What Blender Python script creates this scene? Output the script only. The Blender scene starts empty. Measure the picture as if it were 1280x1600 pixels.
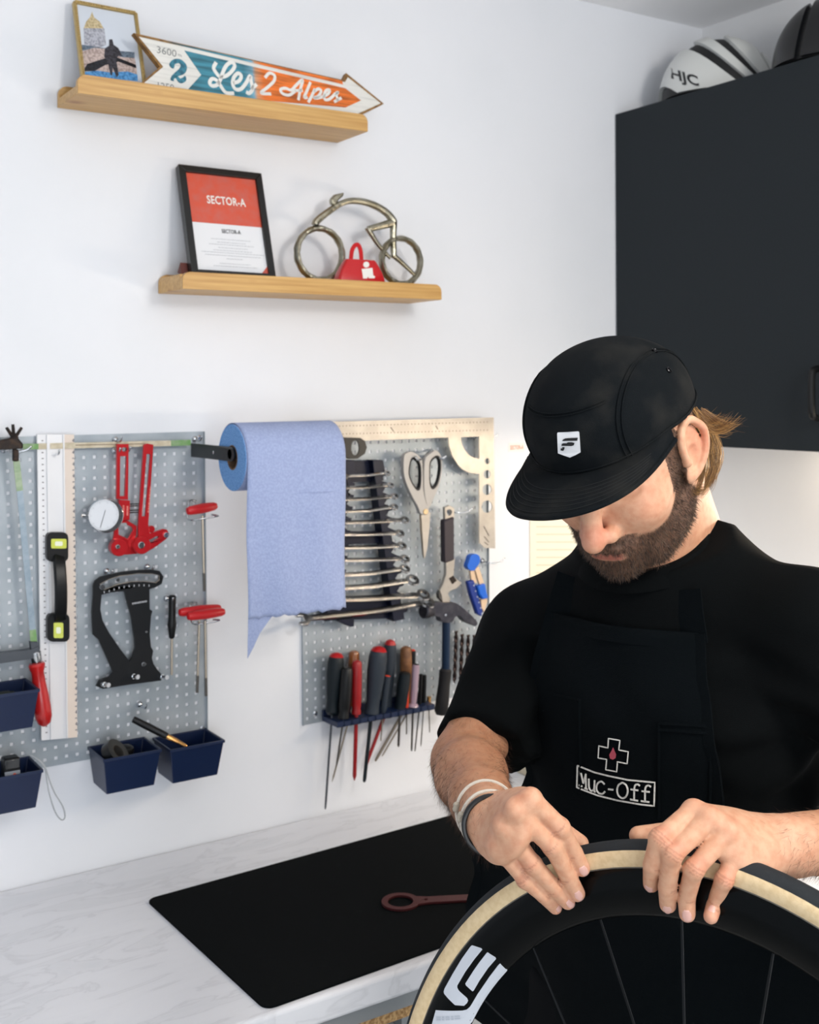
import bpy, bmesh, math, random
import numpy as np
from mathutils import Vector, Matrix
from mathutils.bvhtree import BVHTree
from mathutils.geometry import tessellate_polygon

random.seed(7); RNG = np.random.default_rng(7)
scene = bpy.context.scene
COL = scene.collection

# ------------------------------------------------------------------ camera
FPX, CX, CY = 1800.25, 640.0, 640.0          # focal length and principal point for a 1280 x 1600 frame
YAW, PITCH, ROLL = 0.5755555, -0.0188195, -0.0076103
CAM = np.array([-2.1035, -1.943, 1.72])
def _axes():
    sy, cy, sp, cp = math.sin(YAW), math.cos(YAW), math.sin(PITCH), math.cos(PITCH)
    f = np.array([sy*cp, cy*cp, sp]); r = np.array([cy, -sy, 0.0]); u = np.cross(r, f)
    cr, sr = math.cos(ROLL), math.sin(ROLL)
    return cr*r + sr*u, -sr*r + cr*u, f
RT, UP, FW = _axes()
cam_data = bpy.data.cameras.new('camera'); cam = bpy.data.objects.new('camera', cam_data); COL.objects.link(cam)
cam_data.sensor_fit = 'HORIZONTAL'; cam_data.sensor_width = 24.0
cam_data.lens = FPX/1280*24.0; cam_data.shift_y = -(800-CY)/1280; cam_data.clip_start = 0.05
cam.matrix_world = Matrix(((RT[0], UP[0], -FW[0], CAM[0]), (RT[1], UP[1], -FW[1], CAM[1]), (RT[2], UP[2], -FW[2], CAM[2]), (0, 0, 0, 1)))
cam_data.dof.use_dof = True; cam_data.dof.focus_distance = 1.16; cam_data.dof.aperture_fstop = 9.0
scene.camera = cam

# ------------------------------------------------------------------ view, world, lights
scene.view_settings.view_transform = 'Standard'; scene.view_settings.look = 'None'
scene.view_settings.gamma = 1.0; scene.view_settings.use_curve_mapping = False
scene.view_settings.exposure = 0.0
world = bpy.data.worlds.new('daylight'); scene.world = world; world.use_nodes = True
bg = world.node_tree.nodes['Background']; bg.inputs[0].default_value = (0.84, 0.91, 1.0, 1); bg.inputs[1].default_value = 0.64

def area_light(name, loc, target, sx, sy, power, color):
    d = bpy.data.lights.new(name, 'AREA'); d.shape = 'RECTANGLE'; d.size = sx; d.size_y = sy; d.energy = power; d.color = color
    o = bpy.data.objects.new(name, d); COL.objects.link(o); o.location = loc
    o.rotation_euler = (Vector(target)-Vector(loc)).to_track_quat('-Z', 'Y').to_euler()
    return o
# daylight through the tall window behind the photographer's left shoulder
area_light('window_daylight', (-2.3, -3.65, 1.25), (-0.9, -0.3, 1.10), 1.6, 1.6, 36, (0.90, 0.95, 1.0))
# neutral ceiling lamp of the workshop, to the right of the photographer
_pd = bpy.data.lights.new('ceiling_lamp', 'POINT'); _pd.energy = 46; _pd.color = (1.0, 0.95, 0.88); _pd.shadow_soft_size = 0.16
_po = bpy.data.objects.new('ceiling_lamp', _pd); COL.objects.link(_po); _po.location = (-1.05, -2.15, 2.28)
# warm lamp strip under the wall cabinet
area_light('under_cabinet_lamp', (-0.20, -0.72, 1.588), (-0.95, -0.25, 1.1), 0.9, 0.05, 9.6, (1.0, 0.83, 0.63))

# ------------------------------------------------------------------ pixel helpers: a ray of the photograph met with a real plane
def ray(u, v):
    return RT*((u-CX)/FPX) - UP*((v-CY)/FPX) + FW
def pw(u, v, d): return CAM + ray(u, v)*d                    # point at view depth d
def A(u, v, off=0.0):                                       # on the plane parallel to the tool wall, off metres in front of it
    r = ray(u, v); return CAM + r*((-off-CAM[1])/r[1])
def HZ(u, v, z):                                            # on a level plane
    r = ray(u, v); return CAM + r*((z-CAM[2])/r[2])
def onplane(u, v, p, n):
    r = ray(u, v); return CAM + r*(np.dot(np.array(p)-CAM, n)/np.dot(r, n))
def project(P):
    d = np.asarray(P)-CAM; z = d@FW; return CX+FPX*(d@RT)/z, CY-FPX*(d@UP)/z
def Zm(x0, y0, s): return lambda pts: [(x0+x/s, y0+y/s) for x, y in pts]
def off_for(u0, v0, off0, u1):
    # distance from the wall at which the point straight out from (u0,v0 at off0) shows at column u1
    p = A(u0, v0, off0); lo, hi = 0.0, 0.6
    for _ in range(40):
        m = (lo+hi)/2
        if project((p[0], -m, p[2]))[0] < u1: lo = m
        else: hi = m
    return lo

# ------------------------------------------------------------------ materials
def lin(c):
    return tuple(((x/255)/12.92 if x/255 <= 0.04045 else ((x/255+0.055)/1.055)**2.4) for x in c)
MATS = {}
def mat(name, rgb, rough=0.5, metal=0.0, noise=None, bump=None, spec=0.5, coat=0.0, trans=0.0, stretch=(1, 1, 1), emit=None, sss=0.0, attr=None, sheen=0.0):
    if name in MATS: return MATS[name]
    m = bpy.data.materials.new(name); m.use_nodes = True; nt = m.node_tree; b = nt.nodes['Principled BSDF']
    c = lin(rgb)+(1,)
    b.inputs['Base Color'].default_value = c; b.inputs['Roughness'].default_value = rough; b.inputs['Metallic'].default_value = metal
    b.inputs['Specular IOR Level'].default_value = spec; b.inputs['Coat Weight'].default_value = coat
    b.inputs['Transmission Weight'].default_value = trans; b.inputs['Sheen Weight'].default_value = sheen
    if sss:
        b.inputs['Subsurface Weight'].default_value = sss; b.inputs['Subsurface Radius'].default_value = (1.0, 0.35, 0.2); b.inputs['Subsurface Scale'].default_value = 0.006
    if emit: b.inputs['Emission Color'].default_value = lin(emit[0])+(1,); b.inputs['Emission Strength'].default_value = emit[1]
    tc = mp = None
    def coords():
        nonlocal tc, mp
        if tc is None:
            tc = nt.nodes.new('ShaderNodeTexCoord'); mp = nt.nodes.new('ShaderNodeMapping'); mp.inputs['Scale'].default_value = stretch
            nt.links.new(tc.outputs['Object'], mp.inputs['Vector'])
        return mp.outputs['Vector']
    col_out = None
    if attr:
        a = nt.nodes.new('ShaderNodeAttribute'); a.attribute_name = attr; col_out = a.outputs['Color']
    if noise:
        sc, rgb2, lo, hi = noise
        n = nt.nodes.new('ShaderNodeTexNoise'); n.inputs['Scale'].default_value = sc; n.inputs['Detail'].default_value = 5
        nt.links.new(coords(), n.inputs['Vector'])
        r = nt.nodes.new('ShaderNodeValToRGB'); r.color_ramp.elements[0].position = lo; r.color_ramp.elements[1].position = hi
        nt.links.new(n.outputs['Fac'], r.inputs['Fac'])
        mx = nt.nodes.new('ShaderNodeMixRGB'); nt.links.new(r.outputs['Color'], mx.inputs['Fac'])
        if col_out: nt.links.new(col_out, mx.inputs['Color1'])
        else: mx.inputs['Color1'].default_value = c
        if col_out: 
            mx.blend_type = 'MULTIPLY'
        mx.inputs['Color2'].default_value = lin(rgb2)+(1,); col_out = mx.outputs['Color']
    if col_out: nt.links.new(col_out, b.inputs['Base Color'])
    if bump:
        sc, st = bump[:2]
        n = nt.nodes.new('ShaderNodeTexNoise'); n.inputs['Scale'].default_value = sc; n.inputs['Detail'].default_value = 4
        nt.links.new(coords(), n.inputs['Vector'])
        bm = nt.nodes.new('ShaderNodeBump'); bm.inputs['Strength'].default_value = st; bm.inputs['Distance'].default_value = bump[2] if len(bump) > 2 else 0.002
        nt.links.new(n.outputs['Fac'], bm.inputs['Height']); nt.links.new(bm.outputs['Normal'], b.inputs['Normal'])
    MATS[name] = m; return m

# ------------------------------------------------------------------ mesh builder
def unit(v): v = np.asarray(v, float); return v/(np.linalg.norm(v)+1e-12)
def frame(ax):
    ax = unit(ax); t = np.array([0, 0, 1.0]) if abs(ax[2]) < 0.9 else np.array([1.0, 0, 0])
    a = unit(np.cross(t, ax)); return a, np.cross(ax, a), ax
def smooth_path(pts, n=6, closed=False):
    P = [np.asarray(p, float) for p in pts]; out = []; N = len(P); R = range(N if closed else N-1)
    for i in R:
        p0 = P[(i-1) % N] if closed or i > 0 else 2*P[0]-P[1]; p1 = P[i]; p2 = P[(i+1) % N]
        p3 = P[(i+2) % N] if closed or i+2 < N else 2*P[-1]-P[-2]
        for k in range(n):
            t = k/n
            out.append(0.5*((2*p1)+(-p0+p2)*t+(2*p0-5*p1+4*p2-p3)*t*t+(-p0+3*p1-3*p2+p3)*t**3))
    if not closed: out.append(P[-1])
    return out
class MB:
    def __init__(s): s.v = []; s.f = []
    def add(s, vs, fs):
        o = len(s.v); s.v.extend([tuple(map(float, p)) for p in vs]); s.f.extend([tuple(i+o for i in f) for f in fs]); return s
    def box(s, lo, hi):
        x0, y0, z0 = lo; x1, y1, z1 = hi
        return s.add([(x0,y0,z0),(x1,y0,z0),(x1,y1,z0),(x0,y1,z0),(x0,y0,z1),(x1,y0,z1),(x1,y1,z1),(x0,y1,z1)],
                     [(0,3,2,1),(4,5,6,7),(0,1,5,4),(1,2,6,5),(2,3,7,6),(3,0,4,7)])
    def obox(s, c, ex, ey, ez, sx, sy, sz):
        c, ex, ey, ez = [np.asarray(q, float) for q in (c, ex, ey, ez)]
        vs = [c+ex*(a*sx/2)+ey*(b*sy/2)+ez*(d*sz/2) for d in (-1, 1) for a, b in ((-1,-1),(1,-1),(1,1),(-1,1))]
        return s.add(vs, [(0,3,2,1),(4,5,6,7),(0,1,5,4),(1,2,6,5),(2,3,7,6),(3,0,4,7)])
    def hexa(s, vs): return s.add(vs, [(0,3,2,1),(4,5,6,7),(0,1,5,4),(1,2,6,5),(2,3,7,6),(3,0,4,7)])
    def rings(s, rings, caps=True, closed_ring=True, loop=False):
        n = len(rings[0]); vs = [p for r in rings for p in r]; fs = []
        R = len(rings)
        for i in range(R if loop else R-1):
            j = (i+1) % R
            for k in range(n if closed_ring else n-1):
                k2 = (k+1) % n; fs.append((i*n+k, i*n+k2, j*n+k2, j*n+k))
        if caps and not loop:
            fs.append(tuple(range(n))[::-1]); fs.append(tuple((R-1)*n+k for k in range(n)))
        return s.add(vs, fs)
    def lathe(s, p0, ax, prof, n=20, caps=True):
        a, b, c = frame(ax); p0 = np.asarray(p0, float)
        return s.rings([[p0+c*h+(a*math.cos(2*math.pi*k/n)+b*math.sin(2*math.pi*k/n))*max(r, 1e-5) for k in range(n)] for h, r in prof], caps)
    def cyl(s, p0, p1, r0, r1=None, n=14):
        d = np.asarray(p1, float)-np.asarray(p0, float); return s.lathe(p0, d, [(0, r0), (np.linalg.norm(d), r0 if r1 is None else r1)], n)
    def tube(s, pts, r, n=8, closed=False, flat=None):
        P = [np.asarray(p, float) for p in pts]; N = len(P); rr = r if hasattr(r, '__len__') else [r]*N; rg = []; pa = None
        for i in range(N):
            t = unit((P[(i+1) % N] if closed or i < N-1 else P[i])-(P[i-1] if closed or i > 0 else P[i]))
            if pa is None: a, b, _ = frame(t)
            else: a = unit(pa-t*np.dot(pa, t)); b = np.cross(t, a)
            pa = a
            if flat is not None: a = unit(np.cross(flat, t)); b = np.cross(t, a)
            fx = 1.0
            rg.append([P[i]+(a*math.cos(2*math.pi*k/n)+b*math.sin(2*math.pi*k/n))*rr[i] for k in range(n)])
        return s.rings(rg, True, True, closed)
    def strap(s, pts, w, th, nrm):
        # flat ribbon: width w in the plane perpendicular to nrm, thickness th along nrm
        P = [np.asarray(p, float) for p in pts]; N = len(P); rg = []
        ww = w if hasattr(w, '__len__') else [w]*N
        for i in range(N):
            t = unit(P[min(i+1, N-1)]-P[max(i-1, 0)]); nn = np.asarray(nrm[i] if hasattr(nrm[0], '__len__') else nrm, float)
            sd = unit(np.cross(nn, t)); nn = unit(np.cross(t, sd))
            rg.append([P[i]-sd*ww[i]/2-nn*th/2, P[i]+sd*ww[i]/2-nn*th/2, P[i]+sd*ww[i]/2+nn*th/2, P[i]-sd*ww[i]/2+nn*th/2])
        return s.rings(rg)
    def sphere(s, c, r, n=14, m=9, sc=(1, 1, 1)):
        c = np.asarray(c, float); rg = []
        for i in range(m+1):
            th = math.pi*(0.02+0.96*i/m)
            rg.append([c+np.array([r*sc[0]*math.sin(th)*math.cos(2*math.pi*k/n), r*sc[1]*math.sin(th)*math.sin(2*math.pi*k/n), -r*sc[2]*math.cos(th)]) for k in range(n)])
        return s.rings(rg)
    def prism(s, outer, depth, holes=()):
        # outer, holes: 3D loops in one plane; depth: 3D vector of the extrusion
        loops = [[Vector(p) for p in outer]]+[[Vector(p) for p in h] for h in holes]
        tris = tessellate_polygon(loops); flat = [np.array(p) for l in loops for p in l]; n = len(flat); d = np.asarray(depth, float)
        vs = flat+[p+d for p in flat]; nn = np.zeros(3)
        for t in tris: nn += np.cross(flat[t[1]]-flat[t[0]], flat[t[2]]-flat[t[0]])
        same = np.dot(nn, d) > 0
        fs = []
        for t in tris:
            fs.append(tuple(t[::-1]) if same else tuple(t)); fs.append(tuple(i+n for i in (t if same else t[::-1])))
        o = 0
        for li, l in enumerate(loops):
            k = len(l); ar = np.zeros(3)
            for i in range(1, k-1): ar += np.cross(np.array(l[i]-l[0]), np.array(l[i+1]-l[0]))
            ccw = (np.dot(ar, d) > 0) != (li > 0)
            for i in range(k):
                j = (i+1) % k; q = (o+i, o+j, o+j+n, o+i+n); fs.append(q if ccw else q[::-1])
            o += k
        return s.add(vs, fs)
    def ppx(s, poly, off, th, holes=()):
        # pixel outline on the plane off+th in front of the tool wall, extruded back to off
        return s.prism([A(u, v, off+th) for u, v in poly], (0, th, 0), [[A(u, v, off+th) for u, v in h] for h in holes])
def wloc(o):
    l = Vector((0, 0, 0))
    while o is not None: l += o.location; o = o.parent
    return l
def props(o, label=None, cat=None, group=None, kind=None):
    if label: o['label'] = label
    if cat: o['category'] = cat
    if group: o['group'] = group
    if kind: o['kind'] = kind
    return o
def build(mb, name, material, parent=None, label=None, cat=None, group=None, kind=None, smooth=35, bevel=0.0, bseg=2, origin=None):
    V = np.array(mb.v)
    if parent is not None: org = np.array(wloc(parent))
    elif origin is not None: org = np.array(origin)
    else: lo, hi = V.min(0), V.max(0); org = np.array([(lo[0]+hi[0])/2, (lo[1]+hi[1])/2, lo[2]])
    me = bpy.data.meshes.new(name); me.from_pydata((V-org).tolist(), [], mb.f); me.validate(); me.update()
    for m in (material if isinstance(material, (list, tuple)) else [material]): me.materials.append(m)
    if smooth:
        me.shade_smooth(); me.set_sharp_from_angle(angle=math.radians(smooth))
    o = bpy.data.objects.new(name, me); COL.objects.link(o)
    if parent is not None: o.parent = parent
    else: o.location = org
    if bevel:
        b = o.modifiers.new('bevel', 'BEVEL'); b.width = bevel; b.segments = bseg; b.limit_method = 'ANGLE'; b.angle_limit = math.radians(40)
    return props(o, label, cat, group, kind)
def thing(name, label, cat, loc, group=None):
    o = bpy.data.objects.new(name, None); COL.objects.link(o); o.location = tuple(map(float, loc)); o.empty_display_size = 0.05
    return props(o, label, cat, group)
def ellipse(cx, cy, rx, ry, n=20, a0=0.0, a1=2*math.pi, rot=0.0):
    c, s = math.cos(rot), math.sin(rot); out = []
    full = abs(a1-a0-2*math.pi) < 1e-6
    for k in range(n if full else n+1):
        t = a0+(a1-a0)*k/n; x, y = rx*math.cos(t), ry*math.sin(t); out.append((cx+c*x-s*y, cy+s*x+c*y))
    return out
def text_geo(body, size=1.0, spacing=1.0, bold=0.0):
    # flat outlines of the built-in font as triangles; returns verts (n,2), faces, centred
    cu = bpy.data.curves.new('lettering', 'FONT'); cu.body = body; cu.size = size; cu.space_character = spacing; cu.offset = bold; cu.resolution_u = 3
    cu.align_x = 'CENTER'; cu.align_y = 'CENTER'
    o = bpy.data.objects.new('lettering', cu); COL.objects.link(o)
    dg = bpy.context.evaluated_depsgraph_get(); me = bpy.data.meshes.new_from_object(o.evaluated_get(dg))
    V = np.array([v.co[:] for v in me.vertices])[:, :2]; F = [tuple(p.vertices) for p in me.polygons]
    bpy.data.objects.remove(o); bpy.data.curves.remove(cu); bpy.data.meshes.remove(me)
    return V, F
def put_text(mb, body, c, ex, ey, width, height, lift=0.0004, bold=0.0, spacing=1.0, shear=0.0):
    V, F = text_geo(body, 1.0, spacing, bold); lo, hi = V.min(0), V.max(0); V = (V-(lo+hi)/2)/(hi-lo)
    ex, ey = np.asarray(ex, float), np.asarray(ey, float); nz = unit(np.cross(ex, ey))
    vs = [np.asarray(c)+ex*(x+shear*y)*width+ey*y*height+nz*lift for x, y in V]
    return mb.add(vs, F)
# ================================================================== the room
m_wall = mat('wall_paint', (228, 230, 235), 0.75, noise=(3.0, (222, 225, 230), 0.45, 0.75), bump=(60, 0.10, 0.002))
m_wall2 = mat('wall_paint_right', (228, 229, 231), 0.75, noise=(3.0, (222, 223, 225), 0.45, 0.75), bump=(60, 0.10, 0.002))
m_ceil = mat('ceiling_paint', (247, 247, 248), 0.85, bump=(80, 0.1, 0.002))
m_floor = mat('floor_concrete', (196, 194, 190), 0.6, noise=(4, (182, 180, 176), 0.4, 0.7))
ZC = 2.574; ZT = 0.90
def structure(name, lo, hi, m): return build(MB().box(lo, hi), name, m, kind='structure', smooth=0)
structure('wall_left', (-4.6, 0, 0), (0.12, 0.12, ZC), m_wall)
structure('wall_right', (0, -3.7, 0), (0.12, 0, ZC), m_wall2)
structure('ceiling', (-4.6, -3.7, ZC), (0.12, 0.12, ZC+0.1), m_ceil)
structure('floor', (-4.6, -3.7, -0.1), (0.12, 0.12, 0), m_floor)

# ------------------------------------------------------------------ worktops
def marble():
    m = bpy.data.materials.new('worktop_laminate'); m.use_nodes = True; nt = m.node_tree; b = nt.nodes['Principled BSDF']
    b.inputs['Roughness'].default_value = 0.38
    tc = nt.nodes.new('ShaderNodeTexCoord'); mp = nt.nodes.new('ShaderNodeMapping'); mp.inputs['Scale'].default_value = (2.2, 7.0, 4.0); mp.inputs['Rotation'].default_value = (0, 0, 0.18)
    n = nt.nodes.new('ShaderNodeTexNoise'); n.inputs['Scale'].default_value = 2.6; n.inputs['Detail'].default_value = 9; n.inputs['Distortion'].default_value = 1.3
    r = nt.nodes.new('ShaderNodeValToRGB'); e = r.color_ramp.elements
    e[0].position = 0.30; e[0].color = lin((210, 213, 219))+(1,); e[1].position = 0.62; e[1].color = lin((219, 221, 227))+(1,)
    x = e.new(0.44); x.color = lin((215, 217, 223))+(1,); x = e.new(0.475); x.color = lin((206, 208, 214))+(1,); x = e.new(0.50); x.color = lin((217, 219, 225))+(1,)
    nt.links.new(tc.outputs['Object'], mp.inputs['Vector']); nt.links.new(mp.outputs['Vector'], n.inputs['Vector']); nt.links.new(n.outputs['Fac'], r.inputs['Fac']); nt.links.new(r.outputs['Color'], b.inputs['Base Color'])
    return m
m_top = marble()
YF = -0.585                                                   # front edge of the worktop
build(MB().box((-3.2, YF, ZT-0.038), (-0.002, -0.002, ZT)), 'worktop', m_top, label='long white marbled worktop under the tool boards, black mat on it', cat='worktop', bevel=0.006, bseg=3)
build(MB().box((-0.60, -2.7, ZT-0.038), (-0.002, YF-0.002, ZT)), 'worktop', m_top, label='white marbled worktop along the cabinet wall, behind the man', cat='worktop', bevel=0.006, bseg=3)
m_white = mat('white_laminate', (222, 222, 220), 0.4)
m_chip = mat('raw_chipboard', (205, 168, 118), 0.9, noise=(220, (150, 112, 70), 0.42, 0.62), bump=(300, 0.5, 0.002))
m_greymetal = mat('grey_rail', (165, 170, 174), 0.4, 0.6)
e = HZ(654, 1557, 0.838)
t = thing('base_cabinet', 'white base cabinet with pulled out board under the long worktop', 'cabinet', (-2.2, -0.3, 0))
xr = float(e[0]); yf = float(e[1])
build(MB().box((-3.15, -0.54, 0.08), (xr-0.02, -0.02, 0.79)), 'body', m_white, t, bevel=0.002)
build(MB().box((-3.15, -0.50, 0.0), (xr-0.05, -0.06, 0.08)), 'plinth', m_white, t)
p = build(MB().box((-3.15, yf+0.001, 0.815), (xr, -0.05, 0.838)), 'pull_out_board', m_white, t, bevel=0.0015)
build(MB().box((-3.15, yf-0.0012, 0.8155), (xr-0.0005, yf+0.001, 0.8375)), 'raw_edge', m_chip, p, label='raw chipboard edge of the pulled out board')
build(MB().box((-3.15, YF+0.012, 0.838), (xr-0.01, YF+0.03, 0.858)), 'rail', m_greymetal, t, label='grey metal rail under the worktop')
build(MB().box((xr-0.02, -0.545, 0.79), (xr-0.002, -0.05, 0.815)), 'runner', m_greymetal, t)
for k in range(3):
    x1 = xr-0.03-0.6*k
    d = build(MB().box((x1-0.58, -0.56, 0.10), (x1, -0.542, 0.77)), 'door', m_white, t, bevel=0.002)
    build(MB().box((x1-0.10, -0.575, 0.72), (x1-0.04, -0.56, 0.735)), 'handle', m_greymetal, d)
t = thing('base_cabinet', 'white base cabinet under the worktop beneath the wheel', 'cabinet', (-0.9, -0.3, 0))
build(MB().box((xr+0.012, -0.54, 0.08), (-0.62, -0.02, 0.86)), 'body', m_greymetal, t, bevel=0.002)
build(MB().box((xr+0.02, -0.50, 0.0), (-0.63, -0.06, 0.08)), 'plinth', m_white, t)
build(MB().box((xr+0.014, -0.558, 0.10), (-0.63, -0.542, 0.85)), 'door', m_white, t, bevel=0.002)
t = thing('base_cabinet', 'white base cabinet along the right wall, hidden behind the man', 'cabinet', (-0.3, -1.6, 0))
build(MB().box((-0.56, -2.68, 0.08), (-0.02, -0.60, 0.86)), 'body', m_white, t, bevel=0.002)
build(MB().box((-0.52, -2.66, 0.0), (-0.04, -0.62, 0.08)), 'plinth', m_white, t)
for k in range(3):
    d = build(MB().box((-0.578, -1.27-0.68*k, 0.10), (-0.562, -0.61-0.68*k, 0.85)), 'door', m_white, t, bevel=0.002)
    build(MB().box((-0.592, -1.22-0.68*k, 0.77), (-0.578, -1.12-0.68*k, 0.785)), 'handle', m_greymetal, d)

# ------------------------------------------------------------------ mat and the red spanner on it
m_mat = mat('black_mat', (3, 6, 8), 0.95, noise=(55, (14, 18, 20), 0.62, 0.85), bump=(700, 0.4, 0.001), spec=0.1)
c = [HZ(228, 1408, ZT), HZ(432, 1574, ZT)]
dv = unit(np.array([HZ(650, 1291, ZT)[0]-c[0][0], HZ(650, 1291, ZT)[1]-c[0][1], 0])); wv = np.array([dv[1], -dv[0], 0])
wid = float(np.dot(c[1]-c[0], wv)); cor = [c[0], c[0]+dv*0.86, c[0]+dv*0.86+wv*wid, c[0]+wv*wid]
out = []
for i, q in enumerate(cor):
    a, b = unit(cor[i-1]-q), unit(cor[(i+1) % 4]-q); r = 0.016
    for k in range(7):
        t_ = k/6*math.pi/2; out.append(q+(a+b)*r-a*r*math.sin(t_)-b*r*math.cos(t_))
build(MB().prism([p+np.array([0, 0, 0.0002]) for p in out], (0, 0, 0.003)), 'bench_mat', m_mat, label='large black rubber bench mat with rounded corners on the worktop', cat='mat', bevel=0.001)
m_redtool = mat('dark_red_anodised', (70, 18, 20), 0.5, 0.2)
z0 = ZT+0.0034
def hz(u, v): return HZ(u, v, z0)
zz = Zm(400, 1360, 3.048)
ring_c = hz(*zz([(688, 156)])[0]); end = hz(*zz([(1135, 132)])[0]); ax = unit(end-ring_c); sd = np.array([-ax[1], ax[0], 0])
def spn(a, b): return ring_c+ax*a+sd*b
R0, R1 = 0.030, 0.0205
prof = [(R0*math.cos(th), R0*math.sin(th)) for th in np.linspace(0.48, 2*math.pi-0.48, 30)]
prof += [(0.045, -0.0105), (0.20, -0.010), (0.212, -0.022), (0.235, -0.026), (0.235, -0.014), (0.222, -0.008), (0.222, 0.008), (0.235, 0.014), (0.235, 0.026), (0.212, 0.022), (0.20, 0.010), (0.045, 0.0105)]
build(MB().prism([spn(*q) for q in prof], (0, 0, 0.004), [[spn(*q) for q in ellipse(0, 0, R1, R1, 24)], [spn(*q) for q in ellipse(0.041, 0, 0.0035, 0.003, 10)]]),
      'ring_spanner', m_redtool, label='flat dark red ring spanner lying on the black mat', cat='spanner', bevel=0.0008)

# ------------------------------------------------------------------ wall cabinet
m_cab = mat('anthracite_laminate', (35, 41, 45), 0.6, bump=(900, 0.15, 0.001), noise=(500, (31, 36, 40), 0.4, 0.6), spec=0.18)
m_black = mat('black_plastic', (8, 9, 11), 0.4, spec=.35)
XC = -0.284; CZ0 = 1.594; CZ1 = 2.335
def onX(u, v, x):
    r = ray(u, v); return CAM+r*((x-CAM[0])/r[0])
hy = onX(1270, 615, XC-0.03)
t = thing('wall_cabinet', 'anthracite grey wall cabinet above the man, helmets on top', 'cabinet', (XC/2, -0.9, CZ0))
build(MB().box((XC+0.019, -1.9, CZ0+0.002), (-0.001, -0.003, CZ1)), 'body', m_cab, t, bevel=0.001)
ye = float(hy[1])-0.045
for k, (a, b) in enumerate(((-0.004, ye), (ye-0.003, -1.9))):
    d = build(MB().box((XC, b, CZ0), (XC+0.018, a, CZ1-0.0)), 'door', m_cab, t, bevel=0.001)
    yh = b+0.045 if k == 0 else a-0.04
    za, zb = float(onX(1270, 575, XC-0.03)[2]), float(onX(1270, 655, XC-0.03)[2])
    pts = [(XC-0.001, yh, za), (XC-0.022, yh, za-0.003), (XC-0.032, yh, za-0.014), (XC-0.032, yh, zb+0.014), (XC-0.022, yh, zb+0.003), (XC-0.001, yh, zb)]
    build(MB().tube(smooth_path(pts, 4), 0.0065, 10), 'handle', m_black, d, label='black bow handle')
m_lamp = mat('lamp_diffuser', (255, 236, 205), 0.4, emit=((255, 226, 180), 1.5))
t = thing('strip_lamp', 'slim warm strip lamp fixed under the anthracite wall cabinet', 'lamp', (-0.2, -0.72, 1.591))
build(MB().box((-0.215, -1.18, 1.5925), (-0.185, -0.26, 1.5958)), 'housing', mat('lamp_housing', (200, 200, 200), 0.4), t)
build(MB().box((-0.212, -1.17, 1.591), (-0.188, -0.27, 1.5924)), 'diffuser', m_lamp, t)

# ------------------------------------------------------------------ bamboo shelves
def bamboo():
    m = bpy.data.materials.new('bamboo'); m.use_nodes = True; nt = m.node_tree; b = nt.nodes['Principled BSDF']; b.inputs['Roughness'].default_value = 0.42
    tc = nt.nodes.new('ShaderNodeTexCoord'); mp = nt.nodes.new('ShaderNodeMapping'); mp.inputs['Scale'].default_value = (2.0, 60, 60)
    n = nt.nodes.new('ShaderNodeTexNoise'); n.inputs['Scale'].default_value = 3.0; n.inputs['Detail'].default_value = 6
    r = nt.nodes.new('ShaderNodeValToRGB'); e = r.color_ramp.elements
    e[0].position = 0.3; e[0].color = lin((178, 133, 72))+(1,); e[1].position = 0.7; e[1].color = lin((208, 167, 104))+(1,)
    # darker growth nodes
    mp2 = nt.nodes.new('ShaderNodeMapping'); mp2.inputs['Scale'].default_value = (7.0, 11, 22)
    vo = nt.nodes.new('ShaderNodeTexVoronoi'); vo.inputs['Scale'].default_value = 1.0; vo.feature = 'F1'
    r2 = nt.nodes.new('ShaderNodeValToRGB'); r2.color_ramp.elements[0].position = 0.03; r2.color_ramp.elements[0].color = (1, 1, 1, 1); r2.color_ramp.elements[1].position = 0.16; r2.color_ramp.elements[1].color = (0, 0, 0, 1)
    mx = nt.nodes.new('ShaderNodeMixRGB'); mx.inputs['Color2'].default_value = lin((152, 100, 46))+(1,)
    L = nt.links.new
    L(tc.outputs['Object'], mp.inputs['Vector']); L(mp.outputs['Vector'], n.inputs['Vector']); L(n.outputs['Fac'], r.inputs['Fac']); L(r.outputs['Color'], mx.inputs['Color1'])
    L(tc.outputs['Object'], mp2.inputs['Vector']); L(mp2.outputs['Vector'], vo.inputs['Vector']); L(vo.outputs['Distance'], r2.inputs['Fac']); L(r2.outputs['Color'], mx.inputs['Fac']); L(mx.outputs['Color'], b.inputs['Base Color'])
    return m
m_bamboo = bamboo()
m_chrome = mat('chrome', (205, 208, 212), 0.18, 1.0)
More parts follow.
